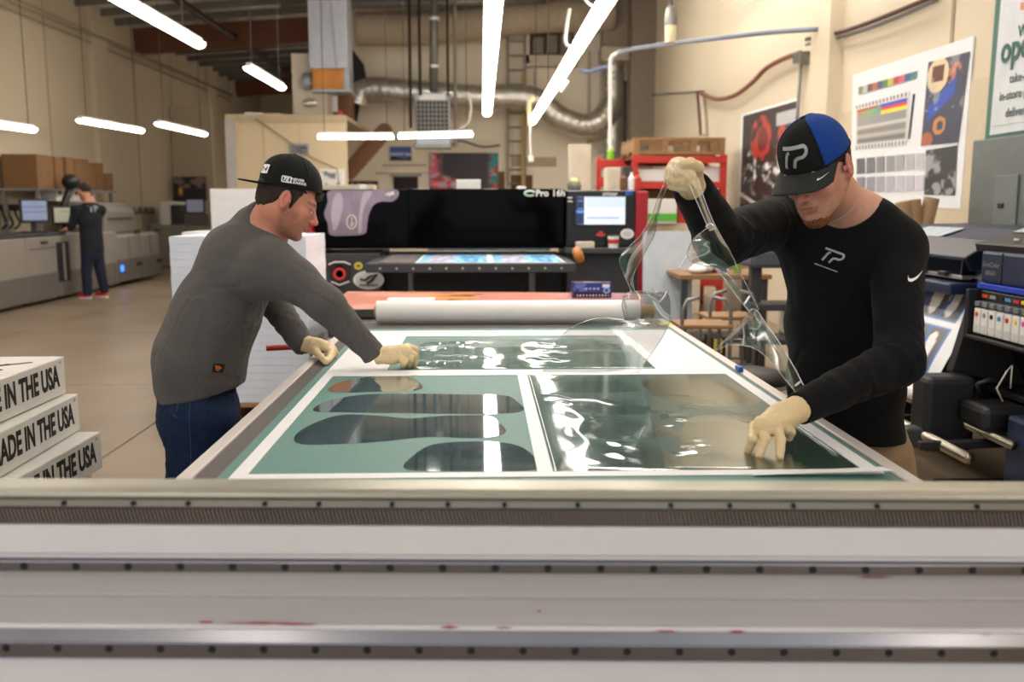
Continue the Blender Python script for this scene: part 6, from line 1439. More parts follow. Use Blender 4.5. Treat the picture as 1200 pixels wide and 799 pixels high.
# rolling chair base beside the right table edge
p = PZ(880, 430, .0); t = thing('rolling_chair', 'rolling chair base with pale rim seen beyond the right table edge', 'chair', (P(882, 425, 5.2).x, 5.2, 0))
for k in range(5):
    a = 2*PI*k/5+.3; MB().tube([(0, 0, .12), (.24*math.cos(a), .24*math.sin(a), .07)], .02, 8).build('base_arm', m_black, t); MB().ball((.25*math.cos(a), .25*math.sin(a), .035), .034, 10, 6).build('castor', m_black, t, smooth=True)
MB().cyl((0, 0, .1), (0, 0, .46), .025, 10).build('gas_column', m_dsteel, t); MB().lathe([(.20, .44), (.22, .47), (.22, .50), (.1, .53)], n=24).build('seat', m_black, t, smooth=True); MB().tube([(.21*math.cos(a), .21*math.sin(a), .445) for a in np.linspace(0, 2*PI, 25)], .012, 6).build('seat_rim', m_cond, t)

# ---------------- right wall ----------------
def RW(px, py, off=.0): return PX(px, py, XR-off)
def wall_rect(name, tl, tr, br, bl, m, label, cat, off=.01, th=.01, par=None):
    mb = MB(); q = [RW(*p, off) for p in (bl, br, tr, tl)]; o = mb.add(q, [(0, 1, 2, 3)]).build(name, m, par, solid=th); return tag(o, label, cat) if label else o
def wall_paint(name, tl, tr, br, bl, fn, res, label, cat, off=.014, m=m_print, par=None):
    q = [np.array(RW(*p, off)) for p in (bl, br, tr, tl)]; u, v = np.meshgrid(np.linspace(0, 1, res[0]+1), np.linspace(0, 1, res[1]+1))
    co = (q[0]*(1-u[..., None])+q[1]*u[..., None])*(1-v[..., None])+(q[3]*(1-u[..., None])+q[2]*u[..., None])*v[..., None]
    c = np.clip(fn(u, v), 0, 1); c = np.where(c > .04045, ((c+.055)/1.055)**2.4, c/12.92); o = gridmesh(name, co, c, m, par, par is not None); return tag(o, label, cat) if label else o
def engine(u, v):
    n = fbm(u, v, 31, 5, 8); n2 = fbm(u, v, 33, 4, 14); c = C3(u)+(.17, .16, .16); c = mixc(c, (.62, .62, .60), sm(n2, .52, .64)*(v < .62)); c = mixc(c, (.9, .9, .88), sm(n2, .66, .72)*(v < .65)); c = mixc(c, (.25, .10, .08), sm(1-n, .5, .6)*.6)
    r = np.hypot((u-.38)*1.2, v-.72); c = mixc(c, (.72, .22, .16), (r < .24)*sm(n, .35, .5)); c = mixc(c, (.45, .12, .10), (np.hypot((u-.42)*1.2, v-.7) < .12)*1.); c = mixc(c, (.78, .30, .20), (np.hypot((u-.8)*1.3, v-.66) < .16)*sm(n, .4, .5)); c = mixc(c, (.80, .80, .80), (u > .66)*(v > .80)*(v < .93)*.9); return mixc(c, (.85, .84, .82), (np.abs(v-.15+u*.35) < .02)*(u < .4)*1.)
wall_rect('engine_poster', (869, 134), (935, 115), (933, 245), (866, 246), m_paper, None, None) ; bpy.context.scene.objects['engine_poster'].name = 'poster'
pe = bpy.context.scene.objects['poster']; tag(pe, 'dark poster with red and chrome machinery on the right wall', 'poster')
wall_paint('poster_print', (871, 136), (934, 118), (932, 243), (867, 243), engine, (70, 80), None, None, par=pe, off=.02)
pw = wall_rect('poster', (1000, 88), (1142, 42), (1126, 245), (997, 236), m_paper, 'big white proof poster with colour test charts on right wall', 'poster')
def chart1(u, v):
    c = C3(u)+(.86, .85, .84); i = (u > .03)*(u < .97)*(v > .1)*(v < .9); g = fbm(u, v, 41, 3, 4)
    hue = np.stack([.5+.35*np.cos(6.3*(u-.0)), .5+.35*np.cos(6.3*(u-.33)), .5+.35*np.cos(6.3*(u-.66))], -1); up_ = sm(v, .62, .85)*(u > .02)
    c = c*(1-i[..., None])+(.62-.25*sm(u, .0, .9)[..., None]*.2+np.zeros(3))*i[..., None]; c = np.where((i*(v > .55))[..., None] > 0, c*(1-up_[..., None]*.5)+hue*up_[..., None]*.5, c)
    c = mixc(c, (.20, .30, .75), i*(u > .5)*(v > .82)*1.); c = mixc(c, (.88, .25, .3), i*(u > .5)*(v > .76)*(v < .82)*1.); c = mixc(c, (.95, .85, .25), i*(u > .5)*(v > .68)*(v < .76)*1.); c = mixc(c, (.75, .25, .2), i*(u < .45)*(v > .84)*1.)
    for y0_, cc_ in ((.47, (.80, .80, .77)), (.38, (.55, .53, .50)), (.28, (.75, .72, .68)), (.18, (.45, .45, .38))): c = mixc(c, cc_, i*(np.abs(v-y0_) < .035)*.9)
    c = mixc(c, (.15, .15, .15), ((v > .92) | (v < .08))*(np.sin(u*95) > .5)*1.); return c
wall_paint('test_chart', (1003, 124), (1066, 107), (1062, 169), (1003, 175), chart1, (90, 60), None, None, par=pw, off=.02)
sw = [(.55, .55, .45), (.8, .8, .76), (.45, .30, .35), (.75, .45, .2), (.3, .35, .55), (.35, .55, .25), (.8, .78, .3), (.75, .25, .3), (.85, .4, .45), (.25, .40, .60), (.3, .55, .55)]
def strip(u, v): k = np.clip((u*11).astype(int), 0, 10); return np.array(sw)[k]*(.9+.2*(np.sin(v*20) > 0)[..., None]*.5)
wall_paint('colour_strip', (1006, 102), (1075, 83), (1074, 92), (1006, 111), strip, (66, 8), None, None, par=pw, off=.02)
wall_rect('chart_bar', (1070, 110), (1072, 110), (1066, 162), (1064, 163), m_ink, None, None, off=.02, th=.003, par=pw); pw.children[-1].matrix_parent_inverse = wm(pw).inverted()
for r_ in range(2):
    for k in range(7):
        xa = 1004+k*11.5; t0 = 186-k*1.0 if r_ == 0 else 208-k*.4; g = .42+.065*k+(.04*r_)
        cm = mat('grey_step_%d' % (k+2*r_), '#%02x%02x%02x' % (int(g*255*.9+8), int(g*255*.9+8), int(g*255*.92+10)), .6)
        o = wall_rect('grey_step', (xa, t0), (xa+9.5, t0-1), (xa+9.5, t0+17), (xa, t0+18), cm, None, None, off=.02, th=.003, par=pw); o.matrix_parent_inverse = wm(pw).inverted()
def paintingA(u, v):      # loose abstract of warm figures and blue cloth, no recognisable subject
    n = fbm(u, v, 51, 4, 6); c = C3(u)+(.24, .25, .33); c = mixc(c, (.88, .80, .62), (np.hypot((u-.28)*1.0, (v-.82)*1.3) < .27)*1.); c = mixc(c, (.40, .18, .16), (np.abs(u-.28) < .15)*(np.abs(v-.84) < .09)*1.); c = mixc(c, (.75, .45, .38), (np.hypot(u-.72, (v-.78)*1.2) < .17)*(n > .42)*1.)
    c = mixc(c, (.16, .30, .70), (np.abs((v-.55)-.45*(u-.5)) < .10)*(u > .1)*(u < .75)*1.); c = mixc(c, (.80, .55, .30), (np.hypot((u-.45)*1.0, (v-.22)*1.6) < .17)*(np.hypot((u-.47), (v-.22)*1.6) > .09)*1.); c = mixc(c, (.72, .40, .28), (np.hypot((u-.15), (v-.06)*1.6) < .16)*1.); return mixc(c, (.78, .76, .72), (n > .62)*(v > .4)*.5)
wall_paint('warm_print', (1088, 73), (1137, 60), (1123, 167), (1079, 171), paintingA, (50, 80), None, None, par=pw, off=.02)
wall_paint('grey_print', (1085, 176), (1122, 170), (1119, 229), (1083, 228), lambda u, v: mixc(C3(u)+(.22, .22, .23), (.62, .62, .62), sm(fbm(u, v, 61, 4, 5), .5, .62)), (40, 50), None, None, par=pw, off=.02)
# welcome sign: metal frame with text
YS = 1.0
sg_ = thing('shop_sign', 'white sign with green border reading open at the right picture edge', 'sign', RW(1178, 80, .05))
tl, tr, br2, bl2 = (1171, -40), (1262, -60), (1235, 152), (1155, 164)
f_ = wall_rect('sign_border', tl, tr, br2, bl2, mat('dark_green_border', '#3f6f63', .5), None, None, off=.03, th=.012, par=sg_); f_.matrix_parent_inverse = wm(sg_).inverted()
f_ = wall_rect('sign_face', (1176, -30), (1254, -50), (1229, 148), (1160, 158.5), mat('pale_sign_face', '#d4d9dc', .5), None, None, off=.042, th=.006, par=sg_); f_.matrix_parent_inverse = wm(sg_).inverted()
dgreen = mat('dark_green_print', '#1f5b50', .5); dgrey_p = mat('grey_green_print', '#5c6b68', .5)
def walltext(s, px, py, size, m, bold=0., sx=1., sh=0., name='sign_lettering', par=sg_, off=.05):
    return text(name, s, size, m, RW(px, py, off), (0, -1, 0), (0, 0, 1), par, bold=bold, align='LEFT', world=True, sx=sx)
walltext('open', 1173, 61, .25, dgreen, .006, .9); walltext('We', 1193, 38, .11, dgreen, .002); walltext('take-out', 1183, 93, .085, dgrey_p, .001)
walltext('in-store pick up', 1171, 114, .085, dgrey_p, .001); walltext('delivery', 1178, 133, .085, dgrey_p, .001)
f_ = wall_rect('sign_rule', (1163, 148), (1228, 138), (1228, 138.8), (1163, 148.8), mat('light_green_print', '#8fb98f', .5), None, None, off=.047, th=.002, par=sg_); f_.matrix_parent_inverse = wm(sg_).inverted()
f_ = wall_rect('sign_emblem', (1196, 3), (1212, 0), (1212, 10), (1196, 12), mat('salmon_print', '#d58a72', .5), None, None, off=.047, th=.002, par=sg_); f_.matrix_parent_inverse = wm(sg_).inverted()
# electrical panel
ep = thing('electrical_panel', 'grey steel electrical panel on the right wall below the sign', 'panel', RW(1190, 200, .05))
q = RW(1163, 165, 0); z0_, z1_ = 1.22, q.z; ya, yb_ = 4.9, q.y
box('enclosure', (XR-.14, ya, z0_), (XR, yb_, z1_), mat('panel_grey', '#6b706d', .45, metal=.2), ep, .008, world=True)
yd0, yd1 = RW(1196, 200, .14).y, RW(1170, 200, .14).y; box('panel_door', (XR-.155, yd0, z0_), (XR-.14, yd1, RW(1180, 205, .15).z), mat('panel_grey_door', '#747a77', .45, metal=.2), ep, .004, world=True)
box('panel_latch', (XR-.165, RW(1174, 240, .15).y-.03, RW(1174, 244, .15).z), (XR-.155, RW(1174, 240, .15).y+.03, RW(1174, 238, .15).z), m_ink, ep, .002, world=True)
# conduits and brown pipes on the right wall
def wpipe(pts, r, m, label, cat='conduit', off=.06, n=8, sm_=True):
    q = [RW(x, y, off) for x, y in pts]; q = smooth_open(q, 6) if sm_ else q; return tag(MB().tube(q, r, n).build('wall_pipe', m, smooth=True), label, cat)
wpipe([(945, 46), (990, 36), (1040, 18), (1095, -5)], .022, m_brown, 'rusty brown pipe running up along the right wall', 'pipe', .08)
wpipe([(945, 52), (990, 42), (1040, 25), (1098, 0)], .018, m_cond, 'thin grey conduit just under the rusty brown pipe')
wpipe([(820, 108), (838, 116), (860, 112), (880, 98), (898, 80), (920, 68), (938, 62)], .030, mat('red_brown_hose', '#8a5a48', .6), 'red brown hose sagging along the right wall', 'hose', .08)
wpipe([(968, 50), (967, 90), (961, 130)], .022, m_cond, 'grey conduit running down the wall right of the pilaster', off=.05)
wpipe([(939, 72), (937, 100), (934, 140)], .020, m_cond, 'thin conduit dropping from the grey junction box', off=.05)
wpipe([(822, 108), (824, 130), (826, 158)], .030, m_cream, 'pale pipe dropping onto the top of the red rack', 'pipe', .06)
wpipe([(817, 108), (819, 130), (821, 158)], .024, m_brown, 'brown pipe dropping next to the pale pipe above the rack', 'pipe', .1)
wpipe([(756, 112), (780, 110), (800, 109), (824, 107)], .018, m_cond, 'thin horizontal conduit above the red rack')
o = wall_rect('junction_box', (934, 62), (944, 60), (944, 74), (934, 75), m_pipe, 'grey junction box on the wall above the dark poster', 'box', off=.06, th=.10)
tag(wall_rect('wall_socket', (1120, 261), (1127, 261), (1127, 269), (1120, 269), m_white, 'small white wall socket under the proof poster', 'socket', off=.02, th=.02), None)
# kraft tubes leaning on the blue printer
for i, (xa, ya, xb, yb2, lab) in enumerate(((1063, 268, 1058, 236, 'leftmost brown cardboard tube behind the person in black'), (1072, 268, 1070, 234, 'middle brown cardboard tube behind the person in black'), (1083, 268, 1092, 232, 'rightmost brown cardboard tube leaning on the right wall'))):
    a, b = P(xa, ya, 6.9), P(xb, yb2, 6.9); b.x = min(b.x, XR-.07); a = Vector((a.x-.2, a.y, .9)) if False else a
    d = (a-b).normalized(); a2 = b+d*((b.z-.02)/max(.2, -d.z) if d.z < 0 else 1)
    o = MB().tube([a2, b], .055, 16).build('cardboard_tube', m_kraft, smooth=False); tag(o, lab, 'tube', 'cardboard tubes by the wall')
# ---------------- left wall presses and the far person ----------------
XFp = -6.45
pz_ = lambda px, py: PX(px, py, XFp)
dp = thing('digital_press', 'long beige grey digital press with the nearer dark banded cabinets', 'press', (-7.0, 14.2, 0))
def lb_(name, y0, y1, z0, z1, m, x0=-7.35, x1=XFp, par=None, bevel=.02): return box(name, (x0, y0, z0), (x1, y1, z1), m, par or dp, bevel, world=True)
ytA, ytB, ytC, ytD = 10.2, PX(31, 300, XFp).y, PX(72, 300, XFp).y, PX(122, 300, XFp).y
zc_ = PX(60, 277, XFp).z
yE = PX(188, 300, XFp).y
for (ya, yb2) in ((10.2, ytB), (ytB+.02, ytC), (ytC+.02, ytC+2.0), (ytC+2.02, ytD+.6)):
    c = lb_('cabinet', ya, yb2, .10, zc_, m_press)
    lb_('lower_band', ya+.01, yb2-.01, .06, zc_*.45, m_press2, x0=-7.3, x1=XFp+.012, par=c, bevel=.008)
    lb_('plinth', ya+.05, yb2-.05, 0, .06, m_dgrey, x0=-7.2, x1=XFp-.08, par=c)
lb_('panel_window', ytB+.95, ytB+1.35, .28, .88, m_ink, x0=XFp, x1=XFp+.02, bevel=.004); lb_('window_bar', ytB+1.12, ytB+1.18, .3, .86, m_alu, x0=XFp+.015, x1=XFp+.03, bevel=.002)
lb_('drawer_line', ytB+.1, ytC-.1, zc_-.17, zc_-.155, m_press2, x0=XFp, x1=XFp+.01, bevel=0); lb_('drawer_handle', (ytB+ytC)/2-.1, (ytB+ytC)/2+.1, zc_-.10, zc_-.06, m_dgrey, x0=XFp, x1=XFp+.02, bevel=.004)
lb_('top_tray', 12.0, 15.0, zc_, zc_+.05, m_dgrey, x0=-7.2, x1=XFp-.05)
dp2 = thing('digital_press', 'farther beige grey press with rounded feeder head right of the standing person', 'press', (-7.0, 17, 0))
y0_ = ytD+.62; zc2 = PX(170, 272, XFp).z
for (ya, yb2) in ((y0_, (y0_+yE)/2), ((y0_+yE)/2+.02, yE)):
    c = lb_('cabinet', ya, yb2, .10, zc2, m_press, par=dp2, bevel=.06); lb_('lower_band', ya+.01, yb2-.01, .08, zc2*.52, m_press2, x0=-7.3, x1=XFp+.012, par=c, bevel=.01)
    for z in (.32, .92): lb_('door_handle', (ya+yb2)/2+.3, (ya+yb2)/2+.55, z, z+.06, m_ink, x0=XFp, x1=XFp+.03, par=c, bevel=.006)
    lb_('door_seam', (ya+yb2)/2-.02, (ya+yb2)/2, zc2*.54, zc2-.05, m_press2, x0=XFp, x1=XFp+.01, par=c, bevel=0)
lb_('blue_lamp', PX(142, 313, XFp).y-.05, PX(142, 313, XFp).y+.05, .27, .37, mat('blue_lamp', '#2a6fff', .4, emit=3), x0=XFp+.01, x1=XFp+.03, par=dp2, bevel=.004)
hx = PX(122, 250, XFp-.1); hy0, hy1 = y0_-.3, PX(153, 250, XFp-.1).y+.2
ph = [(-7.3, zc2), (XFp-.1, zc2), (XFp-.1, zc2+.42), (XFp-.25, zc2+.56), (-7.2, zc2+.58)]
prismY('feeder_head', ph, hy0, hy1, mat('feeder_grey', '#7b7671', .5), .04, dp2); lb_('feeder_slot', hy0+.2, hy1-.2, zc2+.26, zc2+.285, m_ink, x0=XFp-.1, x1=XFp-.085, par=dp2, bevel=0)
# monitors
def monitor(px0, py0, px1, py1, Xd, fn, label, m=m_screen):
    a = PX(px0, py1, Xd); b = PX(px1, py0, Xd); t = thing('monitor', label, 'monitor', ((a.x), (a.y+b.y)/2, zc_+.05)); W = .42; H2 = b.z-a.z; rz = math.radians(48); t.rotation_euler = (0, 0, rz)
    zc0 = a.z-(zc_+.05); box('bezel', (-W/2, -.02, zc0), (W/2, .03, zc0+H2), m_black, t, .01); paint('screen', (-W/2+.03, -.024, zc0+.04), (W-.06, 0, 0), (0, 0, H2-.07), 20, 16, fn, m, t)
    box('stand', (-.04, .03, .0), (.04, .06, zc0+H2*.5), m_black, t, .005); box('base', (-.16, -.08, 0), (.16, .14, .02), m_black, t, .008); return t
scr_d = mat('dim_screen', '#ffffff', .2, var=0, attr=True, emit=.35)
monitor(26, 233, 53, 262, -6.75, lambda u, v: mixc(C3(u)+(.50, .55, .66), (.40, .44, .56), (np.abs(np.sin(v*14)) < .3)*1.), 'left monitor with a blue-grey screen on the grey press', scr_d)
monitor(62, 241, 90, 264, -6.55, lambda u, v: mixc(C3(u)+(.66, .66, .58), (.5, .5, .46), (np.abs(v-.75) < .06)*(u > .2)*(u < .8)*1.), 'right touch screen in front of the standing person', scr_d)
t = thing('monitor', 'dark monitor seen edge on behind the left lit monitor', 'monitor', (-7.1, 13.6, zc_+.05), math.radians(60)); box('bezel', (-.3, -.02, .12), (.3, .03, .55), m_black, t, .01); box('stand', (-.04, .03, 0), (.04, .06, .3), m_black, t)
# carton bundles on a shelf over the press
p0, p1 = Vector((-7.25, 15.5, 0)), Vector((-7.25, 18.7, 0))
sh = thing('wall_rack', 'grey shelf rack holding brown cartons above the press', 'rack', (-7.45, (p0.y+p1.y)/2, 0))
zsh = PX(80, 222, -7.3).z
box('shelf', (-7.78, p0.y, zsh-.04), (-7.1, p1.y, zsh), m_cond, sh, world=True)
for y in (p0.y+.1, p1.y-.1): box('post', (-7.74, y-.03, 0), (-7.68, y+.03, zsh), m_cond, sh, world=True); box('post', (-7.2, y-.03, 0), (-7.14, y+.03, zsh), m_cond, sh, world=True)
ORD = ['first', 'second', 'third', 'fourth', 'fifth', 'sixth', 'seventh', 'eighth', 'ninth']
n = 9; yy = np.linspace(p0.y+.05, p1.y-.05, n+1); ztopc = PX(80, 186, -7.3).z
for i in range(n):
    h = (ztopc-zsh)*(1.0 if i < 6 else .93 if i < 8 else .62)*(1+.02*math.sin(i*3))
    o = box('folded_carton', (-.28, 0, 0), (.28, yy[i+1]-yy[i]-.03, h), m_card, None, .01); o.location = (-7.42+.03*math.sin(i*5), yy[i]+.01, zsh+.002); tag(o, 'brown folded carton bundle on the shelf above the press, %s from the left' % ORD[i], 'carton', 'brown carton bundles above the press')
for i, px in enumerate((117, 124, 131, 138, 146)):
    p = PX(px, 238, -7.3); o = box('white_box', (0, 0, 0), (.25, .30, .34), m_white, None, .01); o.location = (-7.5, min(p.y, hy1-.34-.33*(4-i) if i < 5 else 0), zc2+.582); tag(o, 'small white box with a dark dot right of the far person, %s from the left' % ORD[i], 'box', 'small white boxes on the press')
    MB().cyl((.25, .15, .17), (.256, .15, .17), .06, 12).build('dark_dot', m_ink, o)
o = wallp = box('fire_sign', (0, 0, 0), (.02, .34, .46), mat('sign_red', '#a31f22', .5)); q = PX(45, 216, XL); o.location = (XL+.02, q.y-.17, q.z-.23); tag(o, 'red extinguisher sign on the left wall above the monitors', 'sign'); box('white_mark', (.021, .13, .1), (.024, .20, .36), m_white, o)
box('white_mark', (.021, .10, .30), (.024, .22, .36), m_white, o)
t = thing('exhaust_hose', 'black flexible hose hanging above the head of the far person', 'hose', PX(83, 213, -6.9)); MB().ball((0, 0, .0), (.15, .15, .13), 14, 8).build('hood', m_black, t, smooth=True); MB().tube([(0, 0, -.05), (-.1, -.1, -.4), (-.15, -.15, -.7)], .06, 10).build('hose', m_black, t, smooth=True)
ps = box('power_strip', (0, 0, 0), (.04, 1.6, .10), m_ink); q = PX(0, 243, XL+.05); ps.location = (XL+.01, q.y, q.z-.05); tag(ps, 'black power strip on the left wall behind the press', 'strip')
for i, px in enumerate((2, 9, 17)):
    MB().tube(smooth_open([PX(x, y, XL+.1) for x, y in ((px, 243), (px+2, 252), (px+6, 262), (px+1, 268))], 6), .02, 6).build('power_cord', m_ink, ps, world=True)
# far presses
t = thing('printing_machine', 'low grey printing machine in the far left corner', 'machine', (-5.6, 22.5, 0))
for (xa, ya_, xb, yb2, m, nm) in ((175, 262, 245, 300, m_press, 'machine_body'), (186, 236, 200, 262, m_whitemetal, 'paper_box'), (199, 240, 214, 262, m_dgrey, 'feeder'), (214, 250, 245, 264, m_press2, 'delivery')):
    p, q = P(xa, ya_, 22), P(xb, yb2, 22); box(nm, (p.x, 22, 0 if nm == 'machine_body' else q.z-.05), (q.x, 23.2, p.z), m, t, .04, world=True)
t = thing('monitor', 'small monitor on the far grey printing machine', 'monitor', (P(229, 252, 22.3).x, 22.3, P(229, 250, 22).z)); box('bezel', (-.22, 0, 0), (.22, .05, .34), m_black, t, .01); paint('screen', (-.19, -.004, .03), (.38, 0, 0), (0, 0, .28), 8, 6, lambda u, v: C3(u)+(.5, .5, .56), scr_d, t)
t = thing('framed_picture', 'dark sunset picture with glowing orange light on the far wall', 'picture', P(222, 221, 24)); s_ = 24/1100
box('frame', (-18.5*s_, 0, -13.5*s_), (18.5*s_, .05, 13.5*s_), m_black, t, .01)
paint('print', (-18*s_, -.006, -13*s_), (36*s_, 0, 0), (0, 0, 26*s_), 60, 44, lambda u, v: mixc(mixc(mixc(C3(u)+(.17, .15, .15), (.55, .45, .42), sm(v, .45, .6)*sm(fbm(u, v, 71, 4, 5), .4, .6)), (.95, .62, .15), np.exp(-((u-.22)/.07)**4-((v-.38)/.2)**4)), (1, .85, .4), np.exp(-((u-.22)/.03)**2-((v-.42)/.10)**2)), m_print, t)
o = box('picture_stand', (-.03, 0, 0), (.03, .06, P(211, 236, 24).z), m_pipe); o.location = (P(211, 240, 24.05).x, 24.08, 0); tag(o, 'thin grey post under the far sunset picture', 'post')
tag(box('corner_partition', (XL+.02, 24.3, 0), (P(250, 200, 24.3).x, 24.45, 3.9), m_wall2), kind='structure'); bpy.context.scene.objects['corner_partition'].name = 'wall_partition'
for i, px in enumerate((157, 164, 171, 178)):
    o = MB().tube([PX(px-2, 250, -7.77), PX(px, 244, -7.77), PX(px+2, 250, -7.77)], .03, 6).build('hook', m_pipe); tag(o, 'small grey hook on the left wall beyond the press, %s in its row' % ORD[i], 'hook', 'hooks on the left wall')
# far person
bp_ = thing('person', 'person in black shirt and jeans with red shoes at the grey presses', 'person', (0, 0, 0)); ft = PZ(112, 349, 0); bp_.location = (ft.x, ft.y, 0)
X0, Y0_ = ft.x, ft.y; KS = 1.74/1.74
def W3(px, py): return A(P(px, py, Y0_))
hb_ = Head(W3(99, 224), (-.80, .50, -.30), (-.1, .1, 1), 1.08); nb = W3(105, 238); cst = W3(106, 258); wst = W3(107, 285)
lat3 = V(.45, .85, 0); lat3 /= np.linalg.norm(lat3)
sR, eR, wR = W3(99, 246)-lat3*.16, W3(92, 264)-lat3*.12, W3(84, 268)-lat3*.04; sL, eL, wL = W3(108, 246)+lat3*.16, W3(100, 266)+lat3*.2, W3(86, 267)+lat3*.10
hp = W3(108, 292); kA, kB = W3(107, 318)-lat3*.09, W3(112, 318)+lat3*.09; aA, aB = W3(109, 342)-lat3*.10, W3(116, 340)+lat3*.10
lo = np.array([X0-.7, Y0_-.6, .03]); hi = np.array([X0+.5, Y0_+.6, hb_.c[2]+.2])
Fb = Field(lo, hi, .02, [(hb_.c[i]-.15, hb_.c[i]+.15, .006) for i in range(3)]); hb_.sculpt(Fb); Fb.cone(hb_.p(0, -.02, -.05), nb, .055, .06, .03); Fb.cone(nb, cst, .07, .1, .04, lat3, 1.4); Fb.cone(cst, hp, .1, .1, .04, lat3, 1.3)
for s_, e_, w_ in ((sR, eR, wR), (sL, eL, wL)): Fb.cone(nb, s_, .05, .05, .03); Fb.cone(s_, e_, .045, .036, .02); Fb.cone(e_, w_, .036, .026, .02)
for h_, k_, a_ in ((hp-lat3*.08, kA, aA), (hp+lat3*.08, kB, aB)): Fb.cone(h_, k_, .08, .055, .03); Fb.cone(k_, a_, .055, .04, .02)
sculpt('body', Fb, m_skin, bp_, color=lambda v: hb_.color(v, np.array((.82, .60, .48)), np.array((.2, .13, .1)), .8))
Fs = Field(lo, hi, .014); Fs.cone(nb-V(0, 0, .06), cst, .10, .14, .05, lat3, 1.35); Fs.cone(cst, hp, .14, .15, .05, lat3, 1.25)
for s_, e_, w_ in ((sR, eR, wR), (sL, eL, wL)): Fs.cone(nb-V(0, 0, .06), s_, .06, .075, .05); Fs.cone(s_, e_, .072, .06, .03); Fs.cone(e_, e_*.25+w_*.75, .056, .046, .03)
Fs.plane(hp-V(0, 0, .05), (0, 0, -1)); sculpt('long_sleeve_shirt', Fs, mat('dark_navy_knit', '#131b22', .9, var=.1), bp_, lambda v: .006*nz3(v*9, 3))
Ft = Field(lo, hi, .014); Ft.cone(hp+V(0, 0, .03), hp-V(0, 0, .06), .135, .14, .04, lat3, 1.2)
for h_, k_, a_ in ((hp-lat3*.08, kA, aA), (hp+lat3*.08, kB, aB)): Ft.cone(h_-V(0, 0, .05), k_, .105, .08, .03); Ft.cone(k_, a_, .08, .068, .02)
sculpt('jeans', Ft, mat('navy_denim', '#151d33', .9, var=.15), bp_, lambda v: .006*nz3(v*10, 5))
Fh = Field(hb_.c-.17, hb_.c+.2, .008); Fh.ell(hb_.p(0, -.018, .035), (.086, .108, .10), hb_.R, .01); Fh.plane(hb_.p(0, .055, 0), hb_.R[:, 1]-.6*hb_.R[:, 2]); Fh.plane(hb_.p(0, 0, -.05), -hb_.R[:, 2]+.6*hb_.R[:, 1]); sculpt('hair', Fh, m_hair, bp_, lambda v: .003*nz3(v*60, 1))
shoes(bp_, (V(aA[0], aA[1], .09), V(aB[0], aB[1], .09)), (-.9, .35, 0), m_shoe)
hd_ = [([wR+V(-.07-.0*i, .0+.018*i, -.01), wR+V(-.11, .0+.018*i, -.02), wR+V(-.15, .018*i, -.03)], [.012, .011, .010]) for i in range(4)]+[([wR+V(-.03, -.02, 0), wR+V(-.07, -.05, -.01)], [.015, .011])]
glove('hand', bp_, wR, None, [wR+V(-.04, .02, -.005), wR+V(-.07, .025, -.01)], [.03, .034, .03], hd_, m=mat('bare_hand_skin', '#c99a7c', .6), step=.004)
hd_ = [([wL+V(-.07, .0+.018*i, -.01), wL+V(-.11, .018*i, -.02), wL+V(-.15, .018*i, -.03)], [.012, .011, .010]) for i in range(4)]+[([wL+V(-.03, -.02, 0), wL+V(-.07, -.05, -.01)], [.015, .011])]
glove('hand', bp_, wL, None, [wL+V(-.04, .02, -.005), wL+V(-.07, .025, -.01)], [.03, .034, .03], hd_, m=mat('bare_hand_skin', '#c99a7c', .6), step=.004)
o = text('shirt_print', 'TP', .13, m_silverprint, None, None, None, bp_, bold=.004, world=True, fn=projector([c for c in bp_.children if c.name.startswith('long')][0], (113, 245), Y0_-.3, (Vector((.85, .52, 0)), Vector((0, 0, 1))), None))
# ---------------- clear film held up by the person in black ----------------
hf = thing('held_film', 'clear plastic film waste sheet lifted in loops by the person in black', 'film', P(800, 222, 2.16))
def film_panel(name, L_, R_, YL, YR, bulge=.0, sub=8, n=8, edges=True):
    a = smooth_open([P(x, y, Yd) for (x, y), Yd in zip(L_, np.interp(np.linspace(0, 1, len(L_)), np.linspace(0, 1, len(YL)), YL))], n)
    b = smooth_open([P(x, y, Yd) for (x, y), Yd in zip(R_, np.interp(np.linspace(0, 1, len(R_)), np.linspace(0, 1, len(YR)), YR))], n)
    N = min(len(a), len(b)); vs = []
    for i in range(N):
        for j in range(sub+1):
            t = j/sub; w = a[i].lerp(b[i], t); vs.append(w+Vector((0, -1, .2))*bulge*math.sin(PI*t)*math.sin(PI*min(1, (i+2)/(N+2))))
    fs = [(i*(sub+1)+j, i*(sub+1)+j+1, (i+1)*(sub+1)+j+1, (i+1)*(sub+1)+j) for i in range(N-1) for j in range(sub)]
    o = MB().add(vs, fs).build(name, m_held, hf, smooth=True, world=True)
    if edges:
        for q in (a, b): MB().tube(q, .0011, 5).build('cut_edge', m_edge, o, smooth=True, world=True)
    return o
film_panel('film_strand', [(781, 209), (771, 232), (765, 250), (752, 274), (727, 301), (731, 320), (736, 332), (740, 342)], [(785, 212), (775, 236), (771, 255), (767, 275), (759, 290), (749, 308), (742, 325), (744, 342)], [2.13, 2.2, 2.4], [2.13, 2.26, 2.42], .012)
film_panel('film_strand', [(740, 341), (731, 347), (729, 360), (733, 375)], [(744, 341), (762, 342), (783, 346), (785, 377)], [2.40, 2.5], [2.42, 2.6], .03)
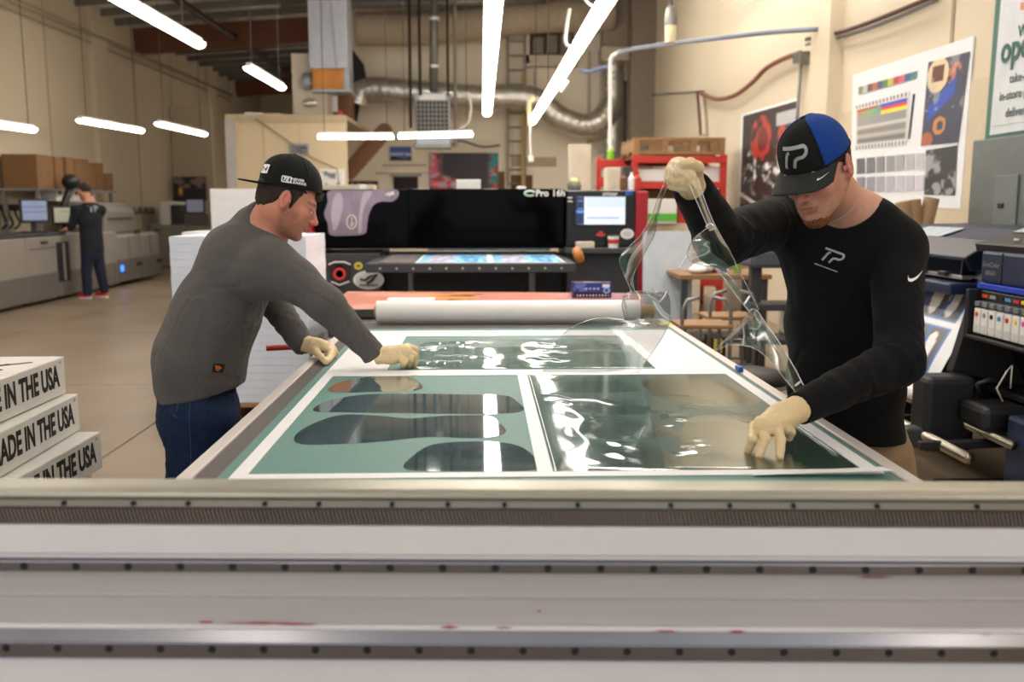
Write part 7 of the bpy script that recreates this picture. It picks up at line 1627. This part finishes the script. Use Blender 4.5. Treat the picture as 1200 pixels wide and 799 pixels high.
film_panel('film_sheet', [(733, 375), (700, 373), (668, 385), (650, 405), (636, 436)], [(785, 377), (778, 392), (768, 408), (758, 422), (748, 437)], [2.5, 2.6, 2.99], [2.6, 2.75, 2.99], .02)
film_panel('film_strand', [(807, 214), (813, 228), (820, 244), (827, 260), (830, 268)], [(818, 208), (822, 222), (827, 238), (835, 258), (841, 270)], [2.12, 2.11], [2.14, 2.13], .006, 4)
film_panel('film_flap', [(829, 267), (813, 280), (806, 294), (808, 305), (820, 310), (838, 314)], [(841, 270), (848, 282), (853, 290), (857, 298), (861, 306), (866, 318)], [2.12, 2.22, 2.18], [2.13, 2.14], .035, 12)
film_panel('film_strand', [(838, 314), (850, 328), (862, 345), (874, 360), (879, 366)], [(866, 318), (873, 330), (879, 342), (886, 356), (889, 363)], [2.18, 2.16], [2.14, 2.15], .010)
film_panel('film_flap', [(838, 410), (862, 385), (882, 362), (895, 375), (911, 398), (927, 424), (942, 452)], [(838, 411), (856, 404), (878, 406), (893, 414), (906, 427), (918, 442), (932, 459)], [2.3, 2.15, 2.07], [2.3, 2.2, 2.08], .012, 10)
film_panel('film_strand', [(760, 342), (766, 352), (773, 354), (780, 347), (784, 340)], [(763, 336), (768, 344), (774, 346), (778, 341), (781, 335)], [2.42, 2.44], [2.42, 2.44], .004, 3)
for pts, Yd, r in (([(757, 340), (764, 350), (772, 353), (778, 348), (782, 340)], 2.43, .0024), ([(730, 347), (733, 360), (734, 373)], 2.42, .0022), ([(795, 315), (801, 306), (806, 298)], 2.2, .0020), ([(870, 380), (872, 393), (870, 405)], 2.14, .002), ([(827, 266), (832, 262), (838, 267), (831, 270)], 2.10, .0018), ([(791, 193), (792, 205)], 2.09, .0016), ([(797, 194), (800, 206)], 2.09, .0016), ([(784, 200), (784, 210)], 2.09, .002), ([(728, 300), (738, 291)], 2.2, .0022), ([(872, 357), (876, 351), (879, 347)], 2.12, .0035), ([(932, 452), (938, 447)], 2.05, .0028)):
    MB().tube(smooth_open([P(x, y, Yd) for x, y in pts], 6), r, 6).build('drawn_highlight', m_edge, hf, smooth=True, world=True)  # shiny thin tubes drawn in as the highlights on film and glove
